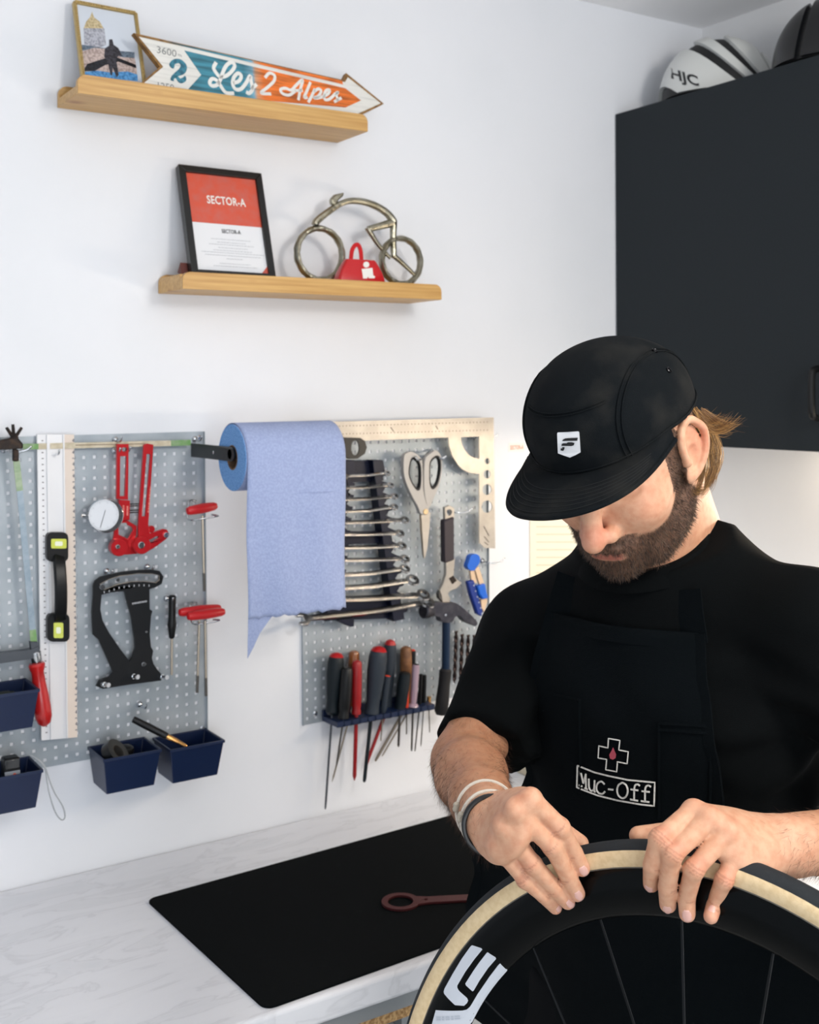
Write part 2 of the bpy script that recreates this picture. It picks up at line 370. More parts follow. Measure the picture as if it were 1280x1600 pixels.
def shelf(name, label, x0, x1, zb, h, TT=0.014):
    t = thing(name, label, 'shelf', ((x0+x1)/2, -0.06, zb), 'bamboo wall shelves')
    D = 0.115; T = 0.011
    def lip(y0, y1, hh):
        r = 0.014; pts = [(x0, zb), (x1, zb)]
        pts += [(x1-r+r*math.cos(a), zb+hh-r+r*math.sin(a)) for a in np.linspace(0, math.pi/2, 6)]
        pts += [(x0+r-r*math.cos(a), zb+hh-r+r*math.sin(a)) for a in np.linspace(math.pi/2, 0, 6)]
        return MB().prism([(x, y0, z) for x, z in pts], (0, y1-y0, 0))
    build(lip(-D, -D+T, h), 'front_lip', m_bamboo, t, bevel=0.001)
    build(lip(-T-0.001, -0.001, h+0.004), 'back_panel', m_bamboo, t, bevel=0.001)
    build(MB().box((x0, -D+T, zb), (x1, -T-0.001, zb+TT)), 'tray', m_bamboo, t, bevel=0.0008)
    for x in (x0+0.022, x1-0.022):
        build(MB().lathe((x, -T-0.001, zb+h-0.008), (0, -1, 0), [(0, 0.004), (0.0015, 0.004), (0.003, 0.002)], 12), 'screw', m_chrome, t)
    return zb+TT
ZS1 = shelf('wall_shelf', 'upper bamboo wall shelf holding the arrow sign', -1.541, -1.004, 2.1925, 0.031)
ZS2 = shelf('wall_shelf', 'lower bamboo wall shelf holding the black frame and bicycle sculpture', -1.3685, -0.8415, 1.889, 0.029, 0.026)
# ================================================================== things on the shelves
WALLN = np.array([0, -1.0, 0]); ZUP = np.array([0, 0, 1.0])
def lean_plane(z0, y_bottom, y_top, h):
    # plane of a panel standing at z0, y_bottom and leaning back to y_top at height h; returns point, outward normal, up-in-plane
    up = unit([0, y_top-y_bottom, h]); n = unit(np.cross(up, [1.0, 0, 0])); n = n if n[1] < 0 else -n
    return np.array([0, y_bottom, z0]), n, up
# ------------------------------------------------------------------ gold framed picture
p0, n0, up0 = lean_plane(ZS1, -0.070, -0.018, 0.17)
def onA(u, v, lift=0.0): return onplane(u, v, p0+n0*lift, n0)
m_gold = mat('gold_beaded_frame', (190, 165, 110), 0.35, 0.8, bump=(600, 0.6, 0.003))
TL, TR = onA(116, 4), onA(211, 22); BR = onA(217, 126)
ux = unit(TR-TL); w = float(np.linalg.norm(TR-TL)); hgt = float(np.dot(TL-p0, up0)); vz = up0
def pic(a, b, lift=0.0): return TL+ux*(a*w)-vz*(b*hgt)+n0*lift
t = thing('picture_frame', 'small gold beaded picture frame with a dome photo on upper shelf', 'picture', pic(0.5, 1))
fw = 0.006
for a in ((pic(0, 0), pic(1, 0)), (pic(1, 0), pic(1, 1)), (pic(1, 1), pic(0, 1)), (pic(0, 1), pic(0, 0))):
    build(MB().strap(a, fw, 0.010, n0), 'frame_bar', m_gold, t, bevel=0.001)
bm_ = MB()
for a, b in ((pic(0, 0), pic(1, 0)), (pic(1, 0), pic(1, 1)), (pic(0, 1), pic(0, 0))):
    N = int(np.linalg.norm(b-a)/0.0042)
    for k in range(N): bm_.sphere(a+(b-a)*(k+.5)/N+n0*0.0055, 0.0017, 6, 4)
build(bm_, 'beading', m_gold, t, kind='stuff')
build(MB().prism([pic(0.02, 0.02, -0.004), pic(0.98, 0.02, -0.004), pic(0.98, 0.99, -0.004), pic(0.02, 0.99, -0.004)], n0*0.005), 'print', mat('photo_sky', (205, 212, 222), 0.25), t)
def picpoly(name, pts, rgb, lift, parent=t):
    return build(MB().prism([pic(a, b, lift) for a, b in pts], n0*0.0003), name, mat('photo_%s' % name, rgb, 0.3, noise=(260, tuple(max(0, x-45) for x in rgb), 0.42, 0.62)), parent, smooth=0)
zp = Zm(0, 0, 1)
def pz(pts):    # zoom pixels (80,0 scale 8.533) into picture fractions
    out = []
    for x, y in pts:
        P = onA(80+x/8.533, y/8.533); out.append((float(np.dot(P-TL, ux))/w, float(np.dot(TL-P, vz))/hgt))
    return out
picpoly('drum', pz([(425, 380), (700, 380), (720, 600), (620, 640), (430, 600)]), (178, 180, 190), 0.0012)
picpoly('dome', pz([(425, 380), (460, 290), (510, 235), (540, 160), (565, 235), (640, 290), (690, 380)]), (205, 188, 150), 0.0014)
picpoly('treeline', pz([(385, 600), (560, 620), (700, 640), (940, 680), (1095, 690), (1100, 770), (380, 700)]), (110, 125, 140), 0.0012)
picpoly('crowd', pz([(385, 690), (560, 640), (700, 650), (920, 760), (1100, 770), (1120, 900), (1130, 1070), (400, 1010)]), (196, 178, 172), 0.0014)
picpoly('blue_ground', pz([(405, 965), (600, 945), (760, 965), (1000, 950), (1130, 990), (1135, 1075), (410, 1020)]), (90, 155, 210), 0.0016)
picpoly('rider', pz([(760, 530), (800, 525), (820, 600), (880, 640), (930, 740), (880, 740), (850, 800), (880, 1000), (850, 1030), (800, 900), (790, 1010), (770, 1000), (740, 850), (690, 760), (700, 650), (760, 610)]), (60, 58, 66), 0.0020)
picpoly('dark_banner', pz([(405, 955), (460, 860), (640, 800), (800, 745), (900, 780), (1110, 860), (1115, 905), (880, 820), (700, 870), (560, 950)]), (30, 34, 44), 0.0018)

# ------------------------------------------------------------------ arrow sign, tail resting against the picture frame
q0, q1 = np.array([-1.45, -0.103, ZS1]), np.array([-1.0, -0.064, ZS1]); sxh = unit(q1-q0); nh = unit(np.cross(sxh, ZUP)); nh = nh if nh[1] < 0 else -nh
up1 = unit(ZUP-nh*0.16); n1 = unit(np.cross(up1, sxh)); n1 = n1 if n1[1] < 0 else -n1
p1 = q0
def onS(u, v, lift=0.0): return onplane(u, v, p1+n1*lift, n1)
za, zb_ = Zm(205, 45, 6.4), Zm(385, 80, 5.689)
outl = [(209, 51.5), (536, 125), (541, 114), (600, 162), (543, 190), (537, 179.5), (206, 142), (250, 104)]
inner = [(217, 57.5), (539, 128.5), (543.5, 121), (595, 161.5), (545, 184), (540, 176), (214, 139), (255, 104.5)]
def CEN(): return np.mean([onS(*p) for p in outl], 0)
sx = unit(onS(536, 125)-onS(209, 51.5)); sy = unit(np.cross(n1, sx)); sy = sy if sy[2] > 0 else -sy
t = thing('arrow_sign', 'painted wooden arrow sign reading Les 2 Alpes on upper shelf', 'sign', CEN()*np.array([1, 1, 0])+np.array([0, 0, ZS1]))
SORG = np.array(t.location)
m_signwood = mat('sign_edge_wood', (150, 112, 62), 0.7, noise=(90, (110, 78, 40), 0.4, 0.65))
m_signwhite = mat('sign_white_planks', (222, 221, 216), 0.6, noise=(40, (196, 196, 192), 0.5, 0.75), stretch=(0.3, 1, 6))
build(MB().prism([onS(*p) for p in outl], -n1*0.010), 'board', m_signwood, t)
build(MB().prism([onS(*p, 0.0001) for p in inner], n1*0.0005), 'white_face', m_signwhite, t, smooth=0)
def signcolor():
    m = bpy.data.materials.new('sign_blue_to_orange'); m.use_nodes = True; nt = m.node_tree; b = nt.nodes['Principled BSDF']; b.inputs['Roughness'].default_value = 0.6
    tc = nt.nodes.new('ShaderNodeTexCoord'); sp = nt.nodes.new('ShaderNodeSeparateXYZ'); r = nt.nodes.new('ShaderNodeValToRGB')
    xc = float(onS(*za([(1180, 450)])[0])[0]-SORG[0])
    mr = nt.nodes.new('ShaderNodeMapRange'); mr.inputs['From Min'].default_value = xc-0.012; mr.inputs['From Max'].default_value = xc+0.028
    r.color_ramp.elements[0].color = lin((62, 132, 152))+(1,); r.color_ramp.elements[1].color = lin((226, 116, 42))+(1,)
    x = r.color_ramp.elements.new(0.45); x.color = lin((118, 168, 190))+(1,); x = r.color_ramp.elements.new(0.62); x.color = lin((206, 150, 110))+(1,)
    mp = nt.nodes.new('ShaderNodeMapping'); mp.inputs['Scale'].default_value = (12, 60, 160); n = nt.nodes.new('ShaderNodeTexNoise'); n.inputs['Scale'].default_value = 1.0; n.inputs['Detail'].default_value = 6
    r2 = nt.nodes.new('ShaderNodeValToRGB'); r2.color_ramp.elements[0].position = 0.35; r2.color_ramp.elements[0].color = (0.5, 0.5, 0.5, 1); r2.color_ramp.elements[1].position = 0.6; r2.color_ramp.elements[1].color = (1.15, 1.15, 1.15, 1)
    mx = nt.nodes.new('ShaderNodeMixRGB'); mx.blend_type = 'MULTIPLY'; mx.inputs['Fac'].default_value = 1.0
    L = nt.links.new
    L(tc.outputs['Object'], sp.inputs[0]); L(sp.outputs['X'], mr.inputs['Value']); L(mr.outputs['Result'], r.inputs['Fac']); L(tc.outputs['Object'], mp.inputs['Vector']); L(mp.outputs['Vector'], n.inputs['Vector'])
    L(n.outputs['Fac'], r2.inputs['Fac']); L(r.outputs['Color'], mx.inputs['Color1']); L(r2.outputs['Color'], mx.inputs['Color2']); L(mx.outputs['Color'], b.inputs['Base Color'])
    return m
m_sc = signcolor()
build(MB().prism([onS(*p, 0.0007) for p in [(288, 79), (539.5, 138), (564, 157), (540, 168), (288, 146), (314.5, 117)]], n1*0.0004), 'colour_panel', m_sc, t, smooth=0)
build(MB().prism([onS(*p, 0.0007) for p in [(256, 63.5), (535, 126.5), (536, 132), (291, 73.5)]], n1*0.0004), 'top_stripe', m_sc, t, smooth=0)
m_letter = mat('sign_letter_white', (228, 228, 224), 0.55)
m_dgrey = mat('sign_letter_grey', (120, 124, 124), 0.6)
def strokes(zmap, lines, wpx, scale, lift=0.0012, th=0.0005, mb=None, plane=None):
    mb = mb or MB(); P = plane or (lambda u, v: onS(u, v, lift))
    k = float(np.linalg.norm(P(300, 100)-P(301, 100)))
    for l in lines:
        q = [P(*x) for x in zmap(l)]
        mb.strap(smooth_path(q, 5) if len(q) > 2 else q, wpx/scale*k*0.85, th, n1)
    return mb
les = [[(850, 335), (825, 390), (850, 440), (890, 480), (950, 470), (1010, 420), (1035, 365), (1000, 335), (950, 370), (915, 440), (890, 510), (860, 560), (810, 570), (785, 540), (810, 500), (860, 520), (900, 580), (950, 640), (1030, 645)],
       [(1020, 545), (1080, 520), (1100, 470), (1070, 445), (1030, 480), (1015, 550), (1045, 605), (1100, 600), (1150, 540), (1190, 470), (1200, 530), (1215, 600), (1180, 645), (1150, 630)], [(1200, 600), (1255, 555)]]
alp = [[(165, 235), (205, 195), (250, 215), (245, 265), (190, 320), (130, 372), (220, 380)],
       [(440, 350), (380, 390), (320, 375), (305, 340), (350, 330), (400, 345), (445, 300), (500, 255), (480, 340), (462, 435)], [(430, 350), (500, 350)],
       [(570, 275), (535, 360), (515, 410), (545, 410)], [(610, 335), (580, 400), (550, 455)], [(600, 360), (640, 335), (665, 355), (640, 400), (600, 415), (640, 415), (690, 400), (730, 375), (740, 345), (710, 350), (690, 390), (700, 430), (740, 425), (790, 380), (815, 365), (800, 390), (812, 430), (780, 450)], [(800, 440), (845, 415)]]
mb = strokes(za, les, 40, 6.4); strokes(zb_, alp, 30, 5.689, mb=mb)
build(mb, 'script_lettering', m_letter, t, smooth=0, label='white script lettering Les 2 Alpes')
mb = MB(); a0, a1 = onS(*za([(255, 205)])[0], 0.0009), onS(*za([(455, 250)])[0], 0.0009)
put_text(mb, '3600', (a0+a1)/2, unit(a1-a0), sy, float(np.linalg.norm(a1-a0))*0.98, 0.0125, 0.0, 0.0, shear=0.02)
a0, a1 = onS(*za([(460, 255)])[0], 0.0009), onS(*za([(515, 280)])[0], 0.0009)
put_text(mb, 'm', (a0+a1)/2, unit(a1-a0), sy, float(np.linalg.norm(a1-a0))*0.6, 0.004, 0.0)
a0, a1 = onS(*za([(265, 545)])[0], 0.0009), onS(*za([(430, 570)])[0], 0.0009)
put_text(mb, '1250', (a0+a1)/2-sy*0.004, unit(a1-a0), sy, float(np.linalg.norm(a1-a0))*0.98, 0.0125, 0.0)
build(mb, 'altitude_lettering', m_dgrey, t, smooth=0, kind='stuff')
m_blue2 = mat('sign_numeral_blue', (60, 128, 148), 0.6, noise=(120, (35, 90, 112), 0.45, 0.6))
two = [[(430, 385), (405, 365), (430, 330), (485, 325), (525, 370), (510, 420), (455, 455), (415, 490), (410, 520)], [(410, 480), (450, 480), (490, 520), (530, 505), (540, 475)]]
mb = MB()
k = float(np.linalg.norm(onS(300, 100)-onS(301, 100)))
for l, ws in ((two[0], [30, 44, 40, 40, 60, 62, 40, 30, 30]), (two[1], [18, 26, 44, 40, 16])):
    q = smooth_path([onS(*x, 0.0011) for x in za(l)], 5); wi = np.interp(np.linspace(0, len(ws)-1, len(q)), range(len(ws)), ws)
    mb.strap(q, [float(x)/6.4*k for x in wi], 0.0005, n1)
build(mb, 'numeral_two', m_blue2, t, smooth=0)

# ------------------------------------------------------------------ black frame with the SECTOR-A sheet
p2, n2, up2 = lean_plane(ZS2, -0.086, -0.022, 0.21)
zf = Zm(265, 245, 7.111)
def onF(x, y, lift=0.0): return onplane(*zf([(x, y)])[0], p2+n2*lift, n2)
TLf, TRf = onF(100, 78), onF(1022, 182); fx = unit(TRf-TLf); fy = unit(np.cross(n2, fx)); fy = fy if fy[2] > 0 else -fy
Wf = float(np.linalg.norm(TRf-TLf)); Hf = float((TLf[2]-ZS2)/fy[2])
def fr(a, b, lift=0.0): return TLf+fx*a-fy*b+n2*lift
def fxy(x, y): d = onF(x, y)-TLf; return float(np.dot(d, fx)), float(-np.dot(d, fy))
t = thing('picture_frame', 'black frame with a red and white SECTOR-A sheet on lower shelf', 'picture', fr(Wf/2, Hf))
m_frame = mat('black_frame', (17, 18, 19), 0.35)
fb = 0.0125
for q in ([(0, 0), (Wf, 0), (Wf-fb, fb), (fb, fb)], [(Wf, 0), (Wf, Hf), (Wf-fb, Hf-fb), (Wf-fb, fb)], [(Wf, Hf), (0, Hf), (fb, Hf-fb), (Wf-fb, Hf-fb)], [(0, Hf), (0, 0), (fb, fb), (fb, Hf-fb)]):
    build(MB().prism([fr(a, b) for a, b in q], -n2*0.016), 'frame_bar', m_frame, t, bevel=0.0008)
m_paper = mat('sheet_white', (226, 228, 232), 0.35)
m_sred = mat('sheet_red', (206, 84, 62), 0.4, noise=(60, (196, 96, 84), 0.4, 0.7))
build(MB().prism([fr(a, b, -0.006) for a, b in ((fb*.7, fb*.7), (Wf-fb*.7, fb*.7), (Wf-fb*.7, Hf-fb*.7), (fb*.7, Hf-fb*.7))], -n2*0.006), 'sheet', m_paper, t, smooth=0)
ys = fxy(272, 706)[1]
build(MB().prism([fr(a, b, -0.0056) for a, b in ((fb*.8, fb*.8), (Wf-fb*.8, fb*.8), (Wf-fb*.8, ys), (fb*.8, ys))], n2*0.0003), 'red_field', m_sred, t, smooth=0)
build(MB().prism([fr(a, b, -0.0056) for a, b in ((Wf-fb-0.012, Hf-0.014), (Wf-fb+0.002, Hf-0.03), (Wf-fb+0.002, Hf-0.014))], n2*0.0003), 'red_corner', m_sred, t, smooth=0)
mb = MB(); c = onF(632, 492, -0.005); w = abs(fxy(845, 500)[0]-fxy(415, 470)[0])
put_text(mb, 'SECTOR-A', c, fx, fy, w, 0.0160, 0.0, 0.022, 1.06)
build(mb, 'title_lettering', m_letter, t, smooth=0)
mb = MB(); c = onF(686, 832, -0.005); put_text(mb, 'SECTOR-A', c, fx, fy, abs(fxy(790, 832)[0]-fxy(580, 825)[0]), 0.0078, 0.0, 0.016, 1.06)
build(mb, 'small_title', mat('print_black', (60, 62, 66), 0.5), t, smooth=0)
mb = MB()
for y, x0, x1 in ((910, 480, 915), (945, 545, 860), (970, 460, 950), (1005, 560, 880), (1035, 505, 930), (1060, 380, 1070), (1090, 415, 1035), (1125, 650, 830), (1180, 575, 915), (1210, 510, 990), (1280, 705, 825)):
    a, b = fxy((x0+x1)/2, y); hw = (fxy(x1, y)[0]-fxy(x0, y)[0])/2; x = a-hw
    while x < a+hw:
        l = random.uniform(0.002, 0.006); l = min(l, a+hw-x)
        mb.prism([fr(x, b-0.0005, -0.0056), fr(x+l, b-0.0005, -0.0056), fr(x+l, b+0.0004, -0.0056), fr(x, b+0.0004, -0.0056)], n2*0.0002); x += l+0.0012
build(mb, 'text_lines', mat('print_grey', (176, 180, 186), 0.5), t, smooth=0, kind='stuff')
build(MB().prism([fr(-0.012, Hf-0.030, -0.017), fr(-0.012, Hf-0.006, -0.017), fr(-0.012, Hf-0.018, -0.034)], fx*0.05), 'easel_foot', mat('dark_red_card', (92, 42, 36), 0.6), t, label='dark red card foot behind the frame')

# ------------------------------------------------------------------ cyclist sculpture
zs = Zm(450, 290, 5.565); OFFS = 0.062
m_pewter = mat('cast_aluminium', (172, 168, 152), 0.30, 1.0, noise=(35, (128, 122, 102), 0.4, 0.7), bump=(140, 0.5, 0.003))
def zA(x, y, off=OFFS): return A(*zs([(x, y)])[0], off)
t = thing('bicycle_sculpture', 'cast aluminium sculpture of a crouched racing cyclist on lower shelf', 'sculpture', (zA(600, 800)[0], -OFFS, ZS2))
def wheel_ring(cx, R):
    c = zA(cx, 570); return np.array([c[0], -OFFS, ZS2+R+0.0062]), R
c1, R1_ = wheel_ring(277, 0.0475); c2, R2_ = wheel_ring(985, 0.0440)
for nm, c, R in (('front_wheel', c1, R1_), ('rear_wheel', c2, R2_)):
    pts = [c+np.array([R*math.cos(a), 0, R*math.sin(a)]) for a in np.linspace(0, 2*math.pi, 40, endpoint=False)]
    mbr = MB(); rg = []
    for k, p in enumerate(pts):
        d = unit(p-c); wv_ = np.array([0, 1.0, 0]); rr = 0.0062*(1+0.08*math.sin(k*2.1))
        rg.append([p+d*rr*math.cos(q)*0.95+wv_*rr*1.25*math.sin(q) for q in np.linspace(0, 2*math.pi, 10, endpoint=False)])
    build(mbr.rings(rg, loop=True), nm, m_pewter, t)
def limb(name, pts, r0, r1=None):
    q = smooth_path([zA(*p) for p in pts], 6); r = list(np.linspace(r0, r1 if r1 else r0, len(q)))
    return build(MB().tube(q, r, 10), name, m_pewter, t)
limb('arm', [(235, 345), (255, 305), (340, 235), (450, 160)], 0.0075, 0.0058)
limb('torso', [(430, 170), (530, 135), (650, 140), (770, 180), (860, 240), (915, 310), (905, 335)], 0.0055, 0.0085)
limb('thigh', [(905, 325), (810, 350), (700, 378)], 0.0085, 0.006)
limb('shin', [(690, 365), (730, 430), (790, 520), (890, 630)], 0.006, 0.0035)
limb('seat_stay', [(920, 330), (915, 450), (920, 610)], 0.007, 0.006)
limb('rear_leg', [(915, 605), (980, 660), (1070, 745), (1125, 800)], 0.0055, 0.003)
hq = [zA(x, y) for x, y in [(370, 165), (365, 120), (400, 80), (480, 62), (470, 95), (430, 130), (410, 175)]]
build(MB().prism([p+np.array([0, -0.006, 0]) for p in hq], (0, 0.012, 0)), 'head', m_pewter, t, bevel=0.003, bseg=3)

# ------------------------------------------------------------------ red cow bell
OB = 0.094
def zB(x, y): return A(*zs([(x, y)])[0], OB)
m_bell = mat('red_enamel', (190, 22, 28), 0.28, coat=0.4); 
bx0, bx1 = zB(430, 815)[0], zB(838, 815)[0]; tx0, tx1 = zB(520, 640)[0], zB(770, 640)[0]; zt_ = float(zB(620, 640)[2]); bd = 0.020
t = thing('cow_bell', 'small red cow bell with white emblem between the sculpture wheels', 'bell', ((bx0+bx1)/2, -OB+bd/2, ZS2))
mb = MB(); yb = -OB+bd
rg = []
for f in np.linspace(0, 1, 7):
    z = ZS2+(zt_-ZS2)*f; g = f**1.6; xa, xb = bx0+(tx0-bx0)*g, bx1+(tx1-bx1)*g; ya, yc = -OB-0.008+0.009*g, yb-0.003*g
    r_ = 0.006; loop = []
    for (cx, cy, a0) in ((xb-r_, yc-r_, 0), (xa+r_, yc-r_, math.pi/2), (xa+r_, ya+r_, math.pi), (xb-r_, ya+r_, 1.5*math.pi)):
        loop += [(cx+r_*math.cos(a0+q), cy+r_*math.sin(a0+q), z) for q in np.linspace(0, math.pi/2, 4)]
    rg.append(loop)
build(mb.rings(rg), 'bell_body', m_bell, t, bevel=0.0012)
hp = [zB(x, y) for x, y in [(575, 640), (585, 560), (610, 515), (640, 512), (660, 560), (668, 640)]]
build(MB().strap(smooth_path([p+np.array([0, 0.012, 0]) for p in hp], 5), 0.008, 0.0018, (0, -1, 0.0)), 'handle', m_bell, t)
tilt = unit([0, -(zt_-ZS2), 0.009*-1.0])
def eb(x, y):
    f = (A(*zs([(x, y)])[0], OB+0.008)[2]-ZS2)/(zt_-ZS2); yy = OB+0.008-0.009*max(f, 0)**1.6+0.0006; return A(*zs([(x, y)])[0], yy)
mb = MB().prism([eb(*q) for q in ellipse(682, 687, 26, 26, 16)], (0, 0.0012, 0))
mb.prism([eb(*q) for q in [(642, 725), (735, 715), (742, 780), (760, 792), (752, 806), (705, 806), (697, 790), (688, 808), (655, 808)]], (0, 0.0012, 0))
build(mb, 'emblem', m_letter, t, smooth=0, label='white round-headed figure emblem')
# ================================================================== perforated tool boards
def zinc():
    m = bpy.data.materials.new('galvanised_sheet'); m.use_nodes = True; nt = m.node_tree; b = nt.nodes['Principled BSDF']
    b.inputs['Metallic'].default_value = 0.55; b.inputs['Roughness'].default_value = 0.42
    tc = nt.nodes.new('ShaderNodeTexCoord'); n = nt.nodes.new('ShaderNodeTexNoise'); n.inputs['Scale'].default_value = 14; n.inputs['Detail'].default_value = 6
    r = nt.nodes.new('ShaderNodeValToRGB'); r.color_ramp.elements[0].position = 0.3; r.color_ramp.elements[0].color = lin((146, 156, 164))+(1,); r.color_ramp.elements[1].position = 0.7; r.color_ramp.elements[1].color = lin((180, 187, 193))+(1,)
    r2 = nt.nodes.new('ShaderNodeMapRange'); r2.inputs['To Min'].default_value = 0.48; r2.inputs['To Max'].default_value = 0.62
    L = nt.links.new; L(tc.outputs['Object'], n.inputs['Vector']); L(n.outputs['Fac'], r.inputs['Fac']); L(r.outputs['Color'], b.inputs['Base Color']); L(n.outputs['Fac'], r2.inputs['Value']); L(r2.outputs['Result'], b.inputs['Roughness'])
    return m
m_zinc = zinc()
PITCH_H = 0.018
def pegboard(label, x0, x1, z0, z1, hx, hz):
    # sheet with real square holes; hx,hz: one hole centre
    W0, W1 = x0, x1; hs = 0.0029; yf, yb = -0.0020, -0.0008
    xs = [hx+PITCH_H*k for k in range(-60, 61) if x0+0.008 < hx+PITCH_H*k < x1-0.008]; zs_ = [hz+PITCH_H*k for k in range(-60, 61) if z0+0.008 < hz+PITCH_H*k < z1-0.008]
    gx = [x0]+[q for x in xs for q in (x-hs, x+hs)]+[x1]; gz = [z0]+[q for z in zs_ for q in (z-hs, z+hs)]+[z1]
    nx, nz = len(gx), len(gz); mb = MB(); V = []; F = []
    for y in (yf, yb): V += [(x, y, z) for z in gz for x in gx]
    S = nx*nz; idx = lambda i, j, s: s*S+j*nx+i
    for j in range(nz-1):
        for i in range(nx-1):
            hole = i % 2 == 1 and j % 2 == 1
            if not hole:
                F.append((idx(i, j, 0), idx(i+1, j, 0), idx(i+1, j+1, 0), idx(i, j+1, 0))); F.append((idx(i, j, 1), idx(i, j+1, 1), idx(i+1, j+1, 1), idx(i+1, j, 1)))
            else:
                q = [(i, j), (i+1, j), (i+1, j+1), (i, j+1)]
                for k in range(4):
                    a, b = q[k], q[(k+1) % 4]; F.append((idx(*b, 0), idx(*a, 0), idx(*a, 1), idx(*b, 1)))
    for i in range(nx-1): F.append((idx(i, 0, 1), idx(i+1, 0, 1), idx(i+1, 0, 0), idx(i, 0, 0))); F.append((idx(i, nz-1, 0), idx(i+1, nz-1, 0), idx(i+1, nz-1, 1), idx(i, nz-1, 1)))
    for j in range(nz-1): F.append((idx(0, j, 0), idx(0, j+1, 0), idx(0, j+1, 1), idx(0, j, 1))); F.append((idx(nx-1, j, 1), idx(nx-1, j+1, 1), idx(nx-1, j+1, 0), idx(nx-1, j, 0)))
    mb.add(V, F)
    t = thing('pegboard', label, 'pegboard', ((x0+x1)/2, -0.004, z0), 'galvanised tool boards')
    build(mb, 'perforated_sheet', m_zinc, t, smooth=0)
    # folded rim that stands the sheet off the wall
    build(MB().box((x0-0.0004, yf-0.004, z0), (x0+0.0008, -0.0004, z1)), 'side_flange', m_zinc, t, smooth=0)
    build(MB().box((x1-0.0008, yf-0.004, z0), (x1+0.0004, -0.0004, z1)), 'side_flange', m_zinc, t, smooth=0)
    for x in (x0+0.018, x1-0.018):
        for z in (z0+0.018, z1-0.012): build(MB().lathe((x+0.009, yf, z), (0, -1, 0), [(0, 0.0055), (0.001, 0.0055), (0.003, 0.003)], 12), 'screw', m_chrome, t)
    return t
hL = A(135, 995, 0.002); hR = A(590.5, 691, 0.002)
pegboard('left galvanised pegboard with the red and black spoke tension meters', -1.735, -1.286, 1.090, 1.6445, float(hL[0]), float(hL[2]))
pegboard('right galvanised pegboard with the spanner rack and scissors', -1.0915, -0.650, 1.080, 1.640, float(hR[0]), float(hR[2]))

# ------------------------------------------------------------------ hooks
def hook_mesh(kind):
    mb = MB()
    if kind == 'long': pts = [(0, -0.0021, 0), (0, -0.02, -0.001), (0, -0.05, 0.0), (0.001, -0.062, 0.004), (0.002, -0.07, 0.010)]
    elif kind == 'side': pts = [(0, -0.0021, 0), (0, -0.018, -0.001), (0.012, -0.026, -0.003), (0.03, -0.03, 0.0), (0.038, -0.031, 0.006)]
    else: pts = [(0, -0.0021, 0), (0, -0.018, -0.002), (0, -0.03, -0.001), (0, -0.036, 0.006)]
    mb.tube(smooth_path(pts, 5), 0.0017, 8)
    mb.lathe((0, -0.0021, 0.0), (0, -1, 0), [(0, 0.0052), (0.0015, 0.0056), (0.004, 0.0045), (0.0055, 0.001)], 12)
    me = bpy.data.meshes.new('hook'); me.from_pydata(mb.v, [], mb.f); me.materials.append(m_chrome); me.shade_smooth(); return me
HOOKM = {k: hook_mesh(k) for k in ('long', 'side', 'short')}
def hook(u, v, kind, label, off=0.0021):
    o = bpy.data.objects.new('pegboard_hook', HOOKM[kind]); COL.objects.link(o); p = A(u, v, off); o.location = (p[0], 0, p[2])
    return props(o, label, 'hook', 'chrome pegboard hooks')

# ------------------------------------------------------------------ hacksaw at the left edge
OFH = 0.037
m_iron = mat('dark_iron', (44, 38, 36), 0.55, 0.7, noise=(90, (78, 60, 46), 0.5, 0.75), bump=(200, 0.4, 0.002))
m_greyiron = mat('grey_iron', (84, 88, 94), 0.45, 0.7)
m_bgreen = mat('blade_green_paint', (104, 150, 84), 0.5, noise=(70, (134, 160, 120), 0.4, 0.6)); m_bpale = mat('blade_worn_green', (160, 176, 148), 0.5, noise=(80, (138, 160, 128), 0.4, 0.6))
m_bblue = mat('blade_pale_blue', (160, 174, 186), 0.4, 0.5, noise=(60, (138, 156, 170), 0.4, 0.65))
m_redwood = mat('red_lacquered_wood', (184, 30, 30), 0.3, noise=(30, (140, 20, 22), 0.5, 0.8), coat=0.3)
t = thing('hacksaw', 'old hacksaw with green and blue blade and red handle at left edge', 'saw', A(60, 1130, OFH))
def strip(name, pts, wpx, m, off=OFH, th=0.0012, parent=None):
    k = np.linalg.norm(A(*pts[0], off)-A(pts[0][0], pts[0][1]+1, off)); return build(MB().strap([A(*p, off) for p in pts], wpx*k, th, WALLN), name, m, parent or t, smooth=0)
strip('blade', [(25.5, 720), (31, 767)], 10, m_bpale); strip('blade', [(31, 767), (51, 984)], 9.5, m_bblue); strip('blade', [(51, 984), (53, 1004)], 10, m_bgreen)
mb = MB().ppx([(-60, 690), (0, 688), (20, 684), (30, 686), (37, 694), (36, 701), (20, 702), (-60, 706)], OFH-0.008, 0.018)
mb.ppx([(-75, 690), (-60, 690), (-60, 1045), (-75, 1045)], OFH-0.006, 0.014)
mb.ppx([(21, 700), (30, 703), (30, 721), (21, 721)], OFH-0.005, 0.010)
build(mb, 'bow', m_iron, t, bevel=0.002)
mb = MB().ppx([(-75, 1030), (0, 1021), (46, 1016), (60, 1010), (64, 1024), (48, 1030), (0, 1037), (-75, 1047)], OFH-0.008, 0.016)
mb.ppx([(48, 1003), (59, 1003), (62, 1022), (50, 1024)], OFH-0.006, 0.012)
build(mb, 'lower_arm', m_greyiron, t, bevel=0.002)
mb = MB(); c = A(22, 686, OFH)
for tip_ in ((10, 668), (20, 663), (34, 668)): mb.cyl(c, A(*tip_, OFH), 0.0032, 0.0024, 8)
mb.sphere(c, 0.0075, 12, 8)
build(mb, 'wing_nut', m_iron, t)
a, b = A(57, 1036, OFH), A(70, 1134, OFH); Lh = np.linalg.norm(b-a)
